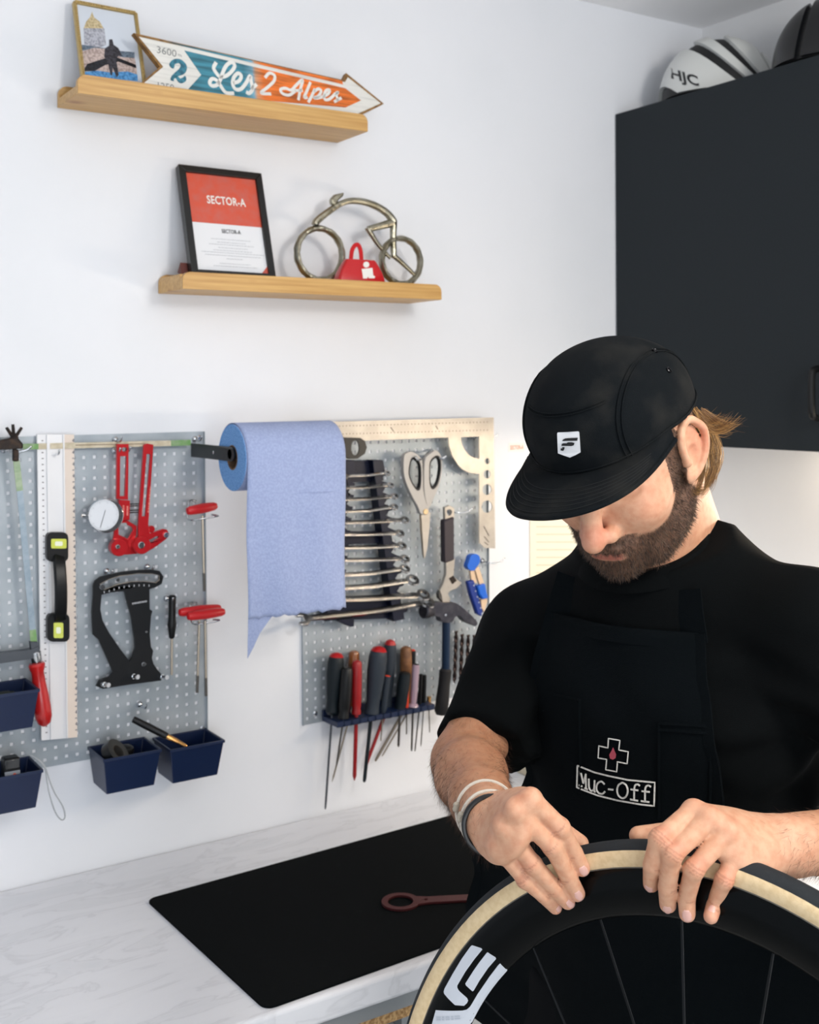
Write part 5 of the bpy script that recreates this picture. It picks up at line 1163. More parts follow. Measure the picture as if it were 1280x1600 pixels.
# hub and spokes
hub = MB(); hub.lathe(WC-WN*.05, WN, [(0, .006), (.004, .009), (.012, .009), (.016, .020), (.019, .020), (.022, .012), (.05, .0105), (.078, .012), (.081, .020), (.084, .020), (.088, .009), (.096, .009), (.10, .006)], 28)
build(hub, 'hub', m_spoke, t)
NSP = 20
for k in range(NSP):
    a = 2*math.pi*(k+.35)/NSP; s = 1 if k % 2 else -1; a2 = a+(.55 if (k//2) % 2 else -.55)
    p, q = WP(.2735, a, 0), WP(.020, a2, s*.0325); d = unit(q-p)
    build(MB().strap([p, p+d*.02, q], [.0018, .0022, .0022], .0011, unit(np.cross(d, WN)+WN*.001) if False else WN), 'spoke', m_spoke, t, smooth=0)
    if k < 1000: pass
a = wheel_uv(1040, 1352, .012)
p = WP(.309, wheel_uv(1062, 1378, .013)[1], .0138)
build(MB().lathe(WP(.2722, -1.6, 0), WP(.22, -1.6, 0)-WP(.2722, -1.6, 0), [(0, .0032), (.012, .0030), (.012, .0024), (.035, .0022), (.037, .001)], 10), 'valve', m_chrome, t)
# ================================================================== the man: signed distance field -> one continuous skin
class Field:
    def __init__(s, lo, hi, h, fine=None, hfine=None):
        # grid lines along each axis, closer together inside the fine intervals
        s.g = []
        for k in range(3):
            if fine is None: s.g.append(np.arange(lo[k], hi[k]+h, h)); continue
            x = lo[k]; l = [x]
            while x < hi[k]:
                x += hfine if any(a <= x <= b for a, b in fine[k]) else h
                l.append(x)
            s.g.append(np.array(l))
        s.n = np.array([len(q) for q in s.g]); s.a = np.full(s.n, 1.0, np.float32)
    def _box(s, lo, hi):
        i0 = np.array([np.searchsorted(s.g[k], lo[k]) for k in range(3)]); i1 = np.array([np.searchsorted(s.g[k], hi[k], 'right') for k in range(3)])
        if np.any(i1 <= i0): return None, None
        g = [s.g[k][i0[k]:i1[k]] for k in range(3)]
        P = np.stack(np.meshgrid(*g, indexing='ij'), -1).astype(np.float32); return tuple(slice(a, b) for a, b in zip(i0, i1)), P
    def op(s, fn, lo, hi, k, mode='add'):
        sl, P = s._box(np.asarray(lo)-k-.006, np.asarray(hi)+k+.006)
        if sl is None: return
        d = fn(P).astype(np.float32); a = s.a[sl]
        if mode == 'add':
            hh = np.clip(.5+.5*(a-d)/k, 0, 1) if k > 1e-6 else (a > d).astype(np.float32)
            s.a[sl] = a*(1-hh)+d*hh-k*hh*(1-hh)
        else:
            d = -d; hh = np.clip(.5-.5*(a-d)/k, 0, 1); s.a[sl] = a*(1-hh)+d*hh+k*hh*(1-hh)
    def cone(s, a, b, ra, rb, k=.008, mode='add'):
        a, b = np.asarray(a, float), np.asarray(b, float); ba = b-a; L2 = max(np.dot(ba, ba), 1e-10)
        def fn(P):
            q = P-a; t = np.clip((q@ba)/L2, 0, 1); return np.linalg.norm(q-t[..., None]*ba, axis=-1)-(ra+(rb-ra)*t)
        R = max(ra, rb); s.op(fn, np.minimum(a, b)-R, np.maximum(a, b)+R, k, mode)
    def ball(s, c, r, k=.006, mode='add'): s.cone(c, np.asarray(c)+1e-5, r, r, k, mode)
    def ell(s, c, B, r, k=.01, mode='add'):
        # B: columns = axes; r: radii
        c = np.asarray(c, float); B = np.asarray(B, float); r = np.asarray(r, float)
        def fn(P):
            q = (P-c)@B; k0 = np.linalg.norm(q/r, axis=-1); k1 = np.linalg.norm(q/(r*r), axis=-1); return k0*(k0-1)/np.maximum(k1, 1e-6)
        R = r.max(); s.op(fn, c-R, c+R, k, mode)
    def mesh(s, smooth_iter=1):
        a = s.a; sg = a < 0; n = s.n
        c = np.zeros(n-1, np.uint8)
        for dx in (0, 1):
            for dy in (0, 1):
                for dz in (0, 1): c += sg[dx:n[0]-1+dx, dy:n[1]-1+dy, dz:n[2]-1+dz]
        act = (c > 0) & (c < 8); I = np.argwhere(act); idx = np.full(n-1, -1, np.int32); idx[act] = np.arange(len(I))
        pos = np.zeros((len(I), 3)); cnt = np.zeros(len(I))
        cr = [(0,0,0),(1,0,0),(0,1,0),(1,1,0),(0,0,1),(1,0,1),(0,1,1),(1,1,1)]
        val = [a[I[:, 0]+o[0], I[:, 1]+o[1], I[:, 2]+o[2]].astype(np.float64) for o in cr]
        for e0, e1 in ((0,1),(2,3),(4,5),(6,7),(0,2),(1,3),(4,6),(5,7),(0,4),(1,5),(2,6),(3,7)):
            v0, v1 = val[e0], val[e1]; m = (v0 < 0) != (v1 < 0); t = np.where(m, v0/np.where(m, v0-v1, 1), 0)
            p = np.array(cr[e0])+(np.array(cr[e1])-np.array(cr[e0]))*t[:, None]; pos += p*m[:, None]; cnt += m
        Q = []; fr_ = I+pos/cnt[:, None]; V = np.stack([np.interp(fr_[:, k], np.arange(s.n[k]), s.g[k]) for k in range(3)], 1)
        for ax in range(3):
            s0 = [slice(1, n[k]-1) for k in range(3)]; s0[ax] = slice(0, n[ax]-1); s1 = list(s0); s1[ax] = slice(1, n[ax])
            A0, A1 = sg[tuple(s0)], sg[tuple(s1)]; E = np.argwhere(A0 != A1); st = A0[E[:, 0], E[:, 1], E[:, 2]]
            E = E+np.array([0 if k == ax else 1 for k in range(3)]); u, v = (ax+1) % 3, (ax+2) % 3
            def cell(du, dv):
                q = E.copy(); q[:, u] -= du; q[:, v] -= dv; return idx[q[:, 0], q[:, 1], q[:, 2]]
            f = np.stack([cell(1, 1), cell(0, 1), cell(0, 0), cell(1, 0)], 1); f[~st] = f[~st][:, ::-1]; Q.append(f)
        F = np.concatenate(Q)
        for _ in range(smooth_iter):
            acc = np.zeros_like(V); w = np.zeros(len(V))
            for k in range(4):
                i, j = F[:, k], F[:, (k+1) % 4]; np.add.at(acc, i, V[j]); np.add.at(acc, j, V[i]); np.add.at(w, i, 1); np.add.at(w, j, 1)
            V = V*.5+.5*acc/w[:, None]
        return V, F
def mesh_obj(name, V, F, material, parent=None, origin=(0, 0, 0), smooth=True):
    org = np.array(wloc(parent)) if parent is not None else np.array(origin, float)
    me = bpy.data.meshes.new(name); nv, nf = len(V), len(F); k = F.shape[1]
    me.vertices.add(nv); me.vertices.foreach_set('co', (V-org).astype(np.float32).ravel())
    me.loops.add(nf*k); me.loops.foreach_set('vertex_index', F.astype(np.int32).ravel()); me.polygons.add(nf)
    me.polygons.foreach_set('loop_start', np.arange(0, nf*k, k, dtype=np.int32)); me.polygons.foreach_set('loop_total', np.full(nf, k, np.int32))
    me.update(calc_edges=True); me.validate()
    me.materials.append(material)
    if smooth: me.shade_smooth()
    o = bpy.data.objects.new(name, me); COL.objects.link(o)
    if parent is not None: o.parent = parent
    else: o.location = org
    return o
def set_colors(o, C):
    at = o.data.color_attributes.new('tone', 'FLOAT_COLOR', 'POINT'); at.data.foreach_set('color', np.concatenate([C, np.ones((len(C), 1))], 1).astype(np.float32).ravel())
def sstep(x, a, b): t = np.clip((x-a)/(b-a), 0, 1); return t*t*(3-2*t)

# ------------------------------------------------------------------ pose
HC = np.array([-1.22138, -1.01336, 1.65541]); HF = unit([-0.78230, -0.34426, -0.51913]); HL = unit([0.39741, -0.91759, 0.00964]); HU = unit([-0.47966, -0.19876, 0.85464])
HB = np.stack([HF, HL, HU], 1)
def hd(f, l, u): return HC+HF*f+HL*l+HU*u
SR, SL = pw(832, 985, 1.48), pw(1266, 975, 1.24)
ER, EL = pw(727, 1190, 1.33), CAM+RT*.56-UP*.42+FW*1.13
MIDS = (SR+SL)/2; LAT = SL-SR; LAT[2] = 0; LAT = unit(LAT); FACE = unit(np.cross(LAT, [0, 0, 1.0]));
if np.dot(FACE, FW) > 0: FACE = -FACE
ZU = np.array([0, 0, 1.0])
C7 = MIDS+np.array([0, 0, .105])-FACE*.012
def W_(u, v, h): return onplane(u, v, WC+WN*h, WN)
def dp(u, v, d): return pw(u, v, d)
dR = depth_on_wheel(893, 1410, .020); dL = depth_on_wheel(1060, 1415, .020)
HAND_R = {'wrist': dp(766, 1283, dR+.030), 'index': [dp(829, 1249, dR-.030), dp(876, 1293, dR-.022), dp(898, 1333, dR-.008), W_(910, 1357, .020)],
          'middle': [dp(806, 1265, dR-.032), dp(864, 1323, dR-.023), dp(888, 1370, dR-.008), W_(902, 1396, .020)],
          'ring': [dp(787, 1290, dR-.026), dp(833, 1351, dR-.018), dp(867, 1388, dR-.006), W_(887, 1409, .020)],
          'little': [dp(778, 1320, dR-.018), dp(821, 1375, dR-.012), dp(849, 1399, dR-.004), W_(868, 1418, .019)],
          'thumb': [dp(792, 1290, dR+.010), dp(850, 1296, dR+.034), dp(884, 1306, dR+.044), dp(906, 1318, dR+.044)]}
HAND_L = {'wrist': dp(1222, 1319, dL+.030), 'index': [dp(1084, 1268, dL+.004), dp(1030, 1311, dL-.016), dp(1019, 1351, dL-.006), W_(1018, 1381, .020)],
          'middle': [dp(1108, 1279, dL-.006), dp(1050, 1335, dL-.022), dp(1043, 1386, dL-.008), W_(1044, 1413, .020)],
          'ring': [dp(1136, 1299, dL-.010), dp(1084, 1359, dL-.024), dp(1073, 1403, dL-.008), W_(1074, 1428, .020)],
          'little': [dp(1157, 1322, dL-.008), dp(1131, 1376, dL-.022), dp(1117, 1411, dL-.008), W_(1111, 1432, .019)],
          'thumb': [dp(1180, 1306, dL+.036), dp(1110, 1300, dL+.060), dp(1045, 1303, dL+.066), dp(998, 1306, dL+.066)]}
FR = {'index': (.0098, .0090, .0081, .0075), 'middle': (.0100, .0092, .0083, .0077), 'ring': (.0097, .0088, .0079, .0073), 'little': (.0088, .0079, .0070, .0065), 'thumb': (.013, .0118, .0108, .0090)}

lo = np.array([-1.62, -1.66, 1.08]); hi = np.array([-.72, -.66, 1.83])
pts_all = np.array([HC, SR, SL, ER, EL, HAND_R['wrist'], HAND_L['wrist'], C7]+[p for h_ in (HAND_R, HAND_L) for f_ in FR for p in h_[f_]]); lo = pts_all.min(0)-np.array([.10, .10, .10]); hi = pts_all.max(0)+np.array([.10, .10, .16])
hp_ = np.array([p for h_ in (HAND_R, HAND_L) for f_ in FR for p in h_[f_]]); fp_ = np.array([hd(.12, 0, -.05), hd(.02, .08, .03), hd(.08, .03, -.12), hd(.0, .08, -.04)])
fine_ = [[(hp_[:, k].min()-.014, hp_[:, k].max()+.014), (fp_[:, k].min()-.012, fp_[:, k].max()+.012)] for k in range(3)]
fd = Field(lo, hi, .0030, fine_, .0016)
# trunk under the shirt
BB = np.stack([FACE, LAT, ZU], 1)
fd.ell(MIDS-np.array([0, 0, .13])-FACE*.01, BB, (.085, .12, .15), .03)
fd.cone(C7-np.array([0, 0, .045]), SR-np.array([0, 0, .008]), .034, .036, .03); fd.cone(C7-np.array([0, 0, .045]), SL-np.array([0, 0, .008]), .034, .036, .03)
# arms
def arm(S, E, Wr, s):
    fd.cone(S-np.array([0, 0, .008]), E, .042, .038, .02)
    d = Wr-E; m = E+d*.28
    fd.cone(E, m, .0365, .0385, .012); fd.cone(m, E+d*.68, .0385, .031, .012); fd.cone(E+d*.68, Wr, .031, .0265, .012)
arm(SR, ER, HAND_R['wrist'], 0); arm(SL, EL, HAND_L['wrist'], 1)
# hands
def hand(H):
    w = H['wrist']; mc = [H[f][0] for f in ('index', 'middle', 'ring', 'little')]
    nrm = unit(np.cross(mc[0]-w, mc[3]-w)); nrm = nrm if np.dot(nrm, CAM-w) > 0 else -nrm      # back of the hand
    H['back'] = nrm
    ax = unit((mc[1]+mc[2])/2-w); sd = unit(np.cross(nrm, ax)); spread = unit(mc[3]-mc[0])
    roots = [w+spread*o for o in (-.014, -.005, .006, .015)]
    for m_, r_, rr in zip(mc, roots, (.0105, .0105, .0102, .0094)):
        fd.cone(r_-nrm*.003, m_-nrm*.0012, .0155, rr, .011)
    pc = w*.45+(mc[0]+mc[1]+mc[2]+mc[3])/4*.55-nrm*.010
    fd.ell(pc, np.stack([ax, spread, nrm], 1) if abs(np.dot(ax, spread)) < .3 else np.stack([ax, unit(np.cross(nrm, ax)), nrm], 1), (.044, .038, .017), .012)
    tpts = H['thumb']; fd.cone(w*.7+tpts[0]*.3, tpts[0], .016, .015, .012)
    for f in ('thumb', 'index', 'middle', 'ring', 'little'):
        P = H[f]; R = FR[f]
        kk = .010 if f == 'thumb' else .0022
        fd.cone(P[0], P[1], R[0], R[1]*.94, kk if f == 'thumb' else .0016)
        fd.cone(P[1], P[2], R[1]*.97, R[2]*.97, .0014); fd.cone(P[2], P[3], R[2], R[3], .0014)
        fd.ball(P[1]+nrm*.0006, R[1]*1.03, .003)
    for f in ('index', 'middle', 'ring', 'little'): fd.ball(H[f][0]+nrm*.0008, FR[f][0]*.94, .006)
hand(HAND_R); hand(HAND_L)
# neck
NB = C7-np.array([0, 0, .01])+FACE*.030
fd.cone(NB, hd(-.028, 0, -.050), .064, .058, .03)
fd.cone(hd(-.030, .052, -.045), NB+FACE*.045-np.array([0, 0, .05])+LAT*.02, .020, .016, .02); fd.cone(hd(-.030, -.052, -.045), NB+FACE*.045-np.array([0, 0, .05])-LAT*.02, .020, .016, .02)
fd.cone(hd(-.06, 0, -.03), C7-FACE*.03, .048, .055, .03)
# skull and face
fd.ell(hd(-.010, 0, .026), HB, (.093, .073, .080), .02)
fd.ell(hd(.040, 0, -.020), HB, (.058, .064, .072), .025)
fd.ell(hd(.030, 0, -.070), HB, (.058, .058, .044), .025)
for s in (1, -1):
    fd.ell(hd(.066, s*.036, -.026), HB, (.026, .027, .024), .018)           # cheek
    fd.cone(hd(-.005, s*.058, -.052), hd(.055, s*.034, -.094), .018, .015, .02) # jaw
    fd.ell(hd(.086, s*.031, .006), HB, (.014, .016, .011), .008, 'sub')     # eye socket
    fd.ball(hd(.076, s*.031, .006), .0125, .004)                             # closed lid
    fd.cone(hd(.094, s*.012, .020), hd(.084, s*.048, .022), .008, .007, .012) # brow
    fd.ell(hd(.1030, s*.0138, -.0420), HB, (.0115, .0082, .0088), .008)                          # nostril wing
    fd.ball(hd(.1110, s*.0080, -.0525), .0040, .002, 'sub')
fd.ell(hd(.076, 0, -.098), HB, (.021, .024, .017), .016)                    # chin
fd.cone(hd(.092, 0, .024), hd(.1170, 0, -.030), .0105, .0112, .010); fd.ball(hd(.1200, 0, -.0405), .0122, .007)
fd.ell(hd(.086, 0, -.070), HB, (.017, .030, .022), .014)                    # muzzle
fd.cone(hd(.0995, -.012, -.0640), hd(.0995, .012, -.0640), .0036, .0036, .006); fd.cone(hd(.0945, -.011, -.0755), hd(.0945, .011, -.0755), .0044, .0044, .006)
fd.cone(hd(.1000, 0, -.0702), hd(.0900, .027, -.0712), .0018, .0012, .003, 'sub'); fd.cone(hd(.1000, 0, -.0702), hd(.0900, -.027, -.0712), .0018, .0012, .003, 'sub')

# ears
def ear(s):
    def e(f, u, o=0.0): return hd(.012+f*.95, s*(.0715+o+max(0, -f)*.45), u*.90-.002)
    rim = [(.006, -.006), (.010, .012), (.006, .028), (-.010, .041), (-.021, .030), (-.028, .016), (-.027, -.002), (-.020, -.018), (-.008, -.030), (.002, -.030)]
    fd.ell(e(-.008, .002, -.001), np.stack([unit(HF-HL*s*.5), unit(HL*s+HF*.5), HU], 1), (.019, .0050, .029), .006)
    q = smooth_path([np.array(r_) for r_ in rim], 3)
    for a, b in zip(q[:-1], q[1:]): fd.cone(e(a[0], a[1], .004), e(b[0], b[1], .004), .0038, .0038, .0025)
    fd.ell(e(.000, -.030, .002), HB, (.010, .005, .010), .005)               # lobe
    fd.ell(e(-.006, -.006, .008), np.stack([unit(HF-HL*s*.5), unit(HL*s+HF*.5), HU], 1), (.0095, .0075, .014), .003, 'sub')
    fd.ell(e(-.010, .020, .007), np.stack([unit(HF-HL*s*.5), unit(HL*s+HF*.5), HU], 1), (.008, .0045, .010), .003, 'sub')
    fd.ball(e(.006, -.008, .004), .0055, .004)                               # tragus
ear(1); ear(-1)
V, F = fd.mesh(1)
fdump = fd; 
FEET = np.array([C7[0]-FACE[0]*.03, C7[1]-FACE[1]*.03, 0.0])

# ---- skin tones by place on the body
def loc(Vx): d = Vx-HC; return d@HF, d@HL, d@HU
hf, hl, hu = loc(V)
base = np.array(lin((208, 160, 130))); C = np.tile(base, (len(V), 1))
def tint(w, rgb): 
    global C
    C = C*(1-w[:, None])+np.array(lin(rgb))*w[:, None]
near = lambda P, r0, r1: 1-sstep(np.linalg.norm(V-P, axis=1), r0, r1)
for H in (HAND_R, HAND_L):
    for f in ('index', 'middle', 'ring', 'little'):
        tint(.55*near(H[f][1]+H['back']*.006, .004, .013), (196, 128, 104)); tint(.45*near(H[f][0]+H['back']*.008, .004, .016), (204, 146, 118)); tint(.4*near(H[f][3], .004, .012), (206, 142, 124)); tint(.35*near(H[f][2]+H['back']*.006, .002, .009), (190, 128, 104))
for H in (HAND_R, HAND_L):
    for f in ('index', 'middle', 'ring', 'little'):
        for j, offs in ((1, (-.0046, -.0016, .0014, .0042)), (2, (-.0022, .0008, .0034))):
            ax = unit(H[f][j+1]-H[f][j-1]); q = V-H[f][j]; al_ = q@ax; rad_ = np.linalg.norm(q-al_[:, None]*ax, axis=1); dors = (q@H['back']) > .001
            for o_ in offs: tint(.42*(np.abs(al_-o_) < .0007)*(rad_ < .013)*dors, (150, 94, 74))  # crease shading painted as thin dark lines over the knuckles, without relief
for E_, W0 in ((ER, HAND_R['wrist']), (EL, HAND_L['wrist'])):
    d = W0-E_; t_ = ((V-E_)@d)/np.dot(d, d); dist = np.linalg.norm(V-E_-np.clip(t_, 0, 1)[:, None]*d, axis=1)
    tint(.8*(dist < .07)*(1-sstep(t_, .75, 1.05)), (170, 120, 88))
tint(.75*near(hd(.116, 0, -.034), .006, .024), (212, 132, 110)); tint(.35*near(hd(.07, .045, -.02), .01, .03), (208, 140, 112))
tint(.6*near(hd(-.02, .080, .005), .012, .038)*(hu > -.035), (214, 140, 112))
lip = np.maximum(near(hd(.102, 0, -.0650), .004, .010)*0, 0)
lipd = np.minimum(np.abs(hu+.0665)/.0055, 9); lipm = (1-sstep(np.abs(hu+.0735), .0030, .0065))*(1-sstep(np.abs(hl), .014, .024))*(hf > .085)
tint(.85*lipm, (146, 78, 68))
def beard_mask(f, l, u):
    al = np.abs(l)
    # jaw line band from the sideburn to the chin, moustache, chin
    edge = np.interp(f, [-.02, .0, .02, .04, .06, .075, .09], [.035, .03, -.012, -.036, -.050, -.0545, -.052])     # upper edge of the beard on the cheek
    back = np.interp(u, [-.13, -.09, -.05, -.02, .03], [.03, .010, .006, .014, .018])
    m = sstep(edge-u, -.003, .006)*sstep(f, back-.004, back+.004)
    low = np.interp(f, [0, .03, .06, .09], [-.082, -.100, -.116, -.122]); m = m*sstep(u, low-.004, low+.006)
    side = ((f > .016) & (f < .044) & (u > -.03) & (u < .05) & (al > .05) & (al < .0725)); m = np.maximum(m, side*1.0)
    mou = (1-sstep(np.abs(u+.0590), .0080, .0105))*sstep(f, .078, .084)*(1-sstep(al, .030, .038)); m = np.maximum(m, mou)
    lipcut = (1-sstep(np.abs(u+.0740), .0030, .0060))*(1-sstep(al, .018, .024))*(f > .085); m = m*(1-lipcut)
    nose = (u > -.049)*(al < .024)*(f > .085); m = m*(1-nose)
    return np.clip(m, 0, 1)
bmask = beard_mask(hf, hl, hu)*(np.abs(hl) < .0735)*(hu < .05)*(hf > -.03)
tint(.85*bmask, (70, 50, 40))
scalp = sstep(hu-np.interp(hf, [-.1, -.02, .0, .05], [-.03, .0, .03, .06]), -.004, .006)*(np.linalg.norm(V-HC, axis=1) < .16)*(np.abs(hl) < .078); tint(.9*scalp*(hf < .075), (84, 60, 40))
nk_ = np.linalg.norm(V-NB, axis=1); tint(.6*(1-sstep(nk_, .07, .12)), (196, 142, 108))  # warm orange light on the neck painted into the skin tone
neckst = near(hd(.03, .04, -.12), .02, .05); tint(.25*neckst, (170, 128, 104))
m_skin = mat('skin', (205, 160, 133), .52, attr='tone', noise=(120, (244, 230, 224), .40, .70), bump=(1100, .22, .0010), sss=.12, spec=.35)
person = mesh_obj('person', V, F, m_skin, None, FEET)
set_colors(person, C)
props(person, 'bearded man in black cap and apron bending over a bicycle wheel', 'person')

# ------------------------------------------------------------------ finger nails
m_nail = mat('finger_nail', (214, 168, 156), .35)
def nail(P0, P1, r, back, wid, ln, side=0.0):
    ax = unit(P1-P0); b = unit(back-ax*np.dot(back, ax)); s = np.cross(ax, b); 
    if side: b = unit(b*math.cos(side)+s*math.sin(side)); s = np.cross(ax, b)
    rg = []
    for t_ in np.linspace(-.55, 1.0, 8):
        row = []
        wv_ = wid*(1-.35*max(0, t_-.55)**2/.2) if t_ > .55 else wid*(1-.12*max(0, -t_))
        for q in np.linspace(-1, 1, 9):
            ang = q*.95; row.append(P1+ax*(t_*ln*.62-.0036)+s*math.sin(ang)*wv_/1.63+b*((r*.90)*math.cos(ang*.72)+r*.09-max(0, t_)**2*.0012))
        rg.append(row)
    mb = MB().rings(rg, caps=False, closed_ring=False); o = build(mb, 'fingernail', m_nail, person, smooth=80); so = o.modifiers.new('thickness', 'SOLIDIFY'); so.thickness = .0007; so.offset = 0
tocam = lambda P: unit(CAM-P)
for H, hand_side in ((HAND_R, 1), (HAND_L, -1)):
    for f in ('index', 'middle', 'ring', 'little'):
        P = H[f]; bk = unit(H['back']*.45+tocam(P[3])*.9+np.array([0, 0, .1])+(RT*.25 if hand_side > 0 else -RT*.30)); nail(P[2], P[3], FR[f][3], bk, .0080 if f != 'little' else .0066, .0125 if f != 'little' else .010)

# ------------------------------------------------------------------ hair strands
dgm = BVHTree.FromPolygons([tuple(v) for v in V.astype(float)], [tuple(int(i) for i in f) for f in F])
fc = V[F].mean(1); e1_ = V[F[:, 1]]-V[F[:, 0]]; e2_ = V[F[:, 2]]-V[F[:, 0]]; fn_ = np.cross(e1_, e2_); fa = np.linalg.norm(fn_, axis=1); fn_ = fn_/np.maximum(fa, 1e-12)[:, None]
if np.dot(fn_[np.argmax((fc-HC)@HU)], HU) < 0: fn_ = -fn_
def strands(name, roots, nrms, dirs, lengths, rad, material, curl=.25, seg=3, parent=None, droop=None, tones=None):
    N = len(roots); p = np.array(roots, float); d = np.array(dirs, float); L = np.asarray(lengths)[:, None]; nz = lambda x: x/np.maximum(np.linalg.norm(x, axis=1), 1e-9)[:, None]
    a = nz(np.cross(d, RNG.normal(size=(N, 3)))); rows = []
    for k in range(seg+1):
        t = nz(d); a = nz(a-t*np.sum(a*t, 1)[:, None]); b = np.cross(t, a); r = rad*(1-.8*k/seg)
        rows.append(np.stack([p+(a*math.cos(q*2.0944)+b*math.sin(q*2.0944))*r for q in range(3)], 1))
        p = p+t*L/seg; d = nz(t+RNG.normal(size=(N, 3))*curl/seg+(droop if droop is not None else 0))
    return strand_mesh(name, np.stack(rows, 1), material, parent, tones)
def strand_mesh(name, R, material, parent=None, tones=None):
    N, S1 = R.shape[:2]; Vs = R.reshape(-1, 3); base_ = (np.arange(N)*S1*3)[:, None, None]; f = []
    for k in range(S1-1):
        for q in range(3): f.append([k*3+q, k*3+(q+1) % 3, (k+1)*3+(q+1) % 3, (k+1)*3+q])
    Fs = (base_+np.array(f)[None]).reshape(-1, 4); o = mesh_obj(name, Vs, Fs, material, parent or person)
    if tones is not None:
        m_ = RNG.random((N, 1))**1.4; cA, cB = np.array(lin(tones[0])), np.array(lin(tones[1])); set_colors(o, np.repeat(cA*(1-m_)+cB*m_, S1*3, axis=0))
    return o
def clumps(name, guides, per, spread, rad, material, n=14, tipspread=1.6, tones=None):
    rows = []
    for g in guides:
        c = np.array(smooth_path(g, 5)); u_ = np.linspace(0, 1, len(c)); t_ = np.linspace(0, 1, n)
        for _ in range(per):
            e = RNG.uniform(.82, 1.0); cc = np.stack([np.interp(t_*e, u_, c[:, k]) for k in range(3)], 1)
            o = RNG.normal(size=3)*spread; w = RNG.normal(size=3)*spread*.45; ph = RNG.uniform(0, 6.3)
            cc = cc+o*(0.55+tipspread*.5*t_[:, None]**1.5)+w*np.sin(t_*5+ph)[:, None]
            tg = np.gradient(cc, axis=0); tg /= np.linalg.norm(tg, axis=1)[:, None]; a = np.cross(tg, np.array([.3, .5, .8])); a /= np.linalg.norm(a, axis=1)[:, None]; b = np.cross(tg, a)
            r = rad*(1-.75*t_**2)[:, None]; rows.append(np.stack([cc+(a*math.cos(q*2.0944)+b*math.sin(q*2.0944))*r for q in range(3)], 1))
    return strand_mesh(name, np.array(rows), material, None, tones)
def pick(w, n):
    w = w*fa; idx = RNG.choice(len(w), n, p=w/w.sum()); return idx
m_beard = mat('beard_hair', (70, 48, 35), .45, attr='tone'); m_hair = mat('brown_hair', (104, 68, 36), .38, attr='tone'); m_armhair = mat('arm_hair', (70, 44, 28), .5)
ff, fl, fu = loc(fc); bw = beard_mask(ff, fl, fu)*(np.abs(fl) < .0730)*(ff > -.03)*(fu < .045)*(np.linalg.norm(fc-HC, axis=1) < .17)
NBD = 12000; ix = pick(bw, NBD); rp = fc[ix]+RNG.normal(size=(NBD, 3))*.0009
dr = fn_[ix]*.45+(-HU*.75-HF*.15)+RNG.normal(size=(NBD, 3))*.28; dr = dr/np.linalg.norm(dr, axis=1)[:, None]
bl = np.interp(fu[ix], [-.12, -.09, -.05, .0, .04], [.0090, .0085, .0065, .0055, .005])*RNG.uniform(.55, 1.1, NBD)
strands('beard', rp-fn_[ix]*.0006, fn_[ix], dr, bl, .00024, m_beard, .5, 3, tones=((26, 18, 14), (118, 88, 66)))
# forearm hair
for E_, W0, nn in ((ER, HAND_R['wrist'], 7000), (EL, HAND_L['wrist'], 5200)):
    d = W0-E_; t_ = ((fc-E_)@d)/np.dot(d, d); dist = np.linalg.norm(fc-E_-np.clip(t_, 0, 1.1)[:, None]*d, axis=1)
    w = ((dist < .06) & (t_ > -.15) & (t_ < 1.12))*np.interp(t_, [-.1, .2, .9, 1.12], [.6, 1, 1, .2])
    ix = pick(w, nn); dr = fn_[ix]*.20+unit(d)*.65-UP*.35+RNG.normal(size=(nn, 3))*.20; dr = dr/np.linalg.norm(dr, axis=1)[:, None]
    strands('arm_hair', fc[ix]-fn_[ix]*.0005, fn_[ix], dr, RNG.uniform(.006, .015, nn), .00010, m_armhair, .35, 3)
# hair behind the ears and at the nape, in loose locks
def gl(pts, dd=0.0): return [pw(u, v, d+dd) for u, v, d in pts]
gds = []
for k in range(34):
    f = k/33; u0, v0 = 1072+22*f+RNG.normal()*2, 636+14*f+RNG.normal()*4; d0 = 1.262+.035*f+RNG.normal()*.004
    gds.append(gl([(u0, v0, d0), (u0+14+8*f, v0+26, d0+.002), (u0+20+10*f+RNG.normal()*3, v0+60, d0-.002), (u0+14+8*f+RNG.normal()*4, v0+95, d0-.006), (u0-4+6*f+RNG.normal()*6, v0+118+RNG.normal()*6, d0-.008)]))
for k in range(16):
    f = k/15; gds.append(gl([(1070+8*f, 655+3*f, 1.238), (1084+10*f, 690, 1.246), (1086+12*f, 730, 1.245), (1072+14*f, 765, 1.242), (1080+20*f, 772-10*f, 1.238)]))
clumps('hair', gds, 70, .0022, .00026, m_hair, tones=((60, 36, 18), (206, 156, 92)))
fl_ = []
for k in range(9):
    f = k/8; u0, v0 = 1082+20*RNG.random(), 640+26*RNG.random(); du = 30+34*RNG.random(); dv = -20+60*f
    fl_.append(gl([(u0, v0, 1.262), (u0+du*.35, v0+12+dv*.1, 1.262), (u0+du*.7, v0+10+dv*.35, 1.258), (u0+du, v0+dv*.6, 1.255)]))
clumps('hair', fl_, 22, .0022, .00020, m_hair, tipspread=3.0, tones=((100, 62, 30), (214, 164, 100)))

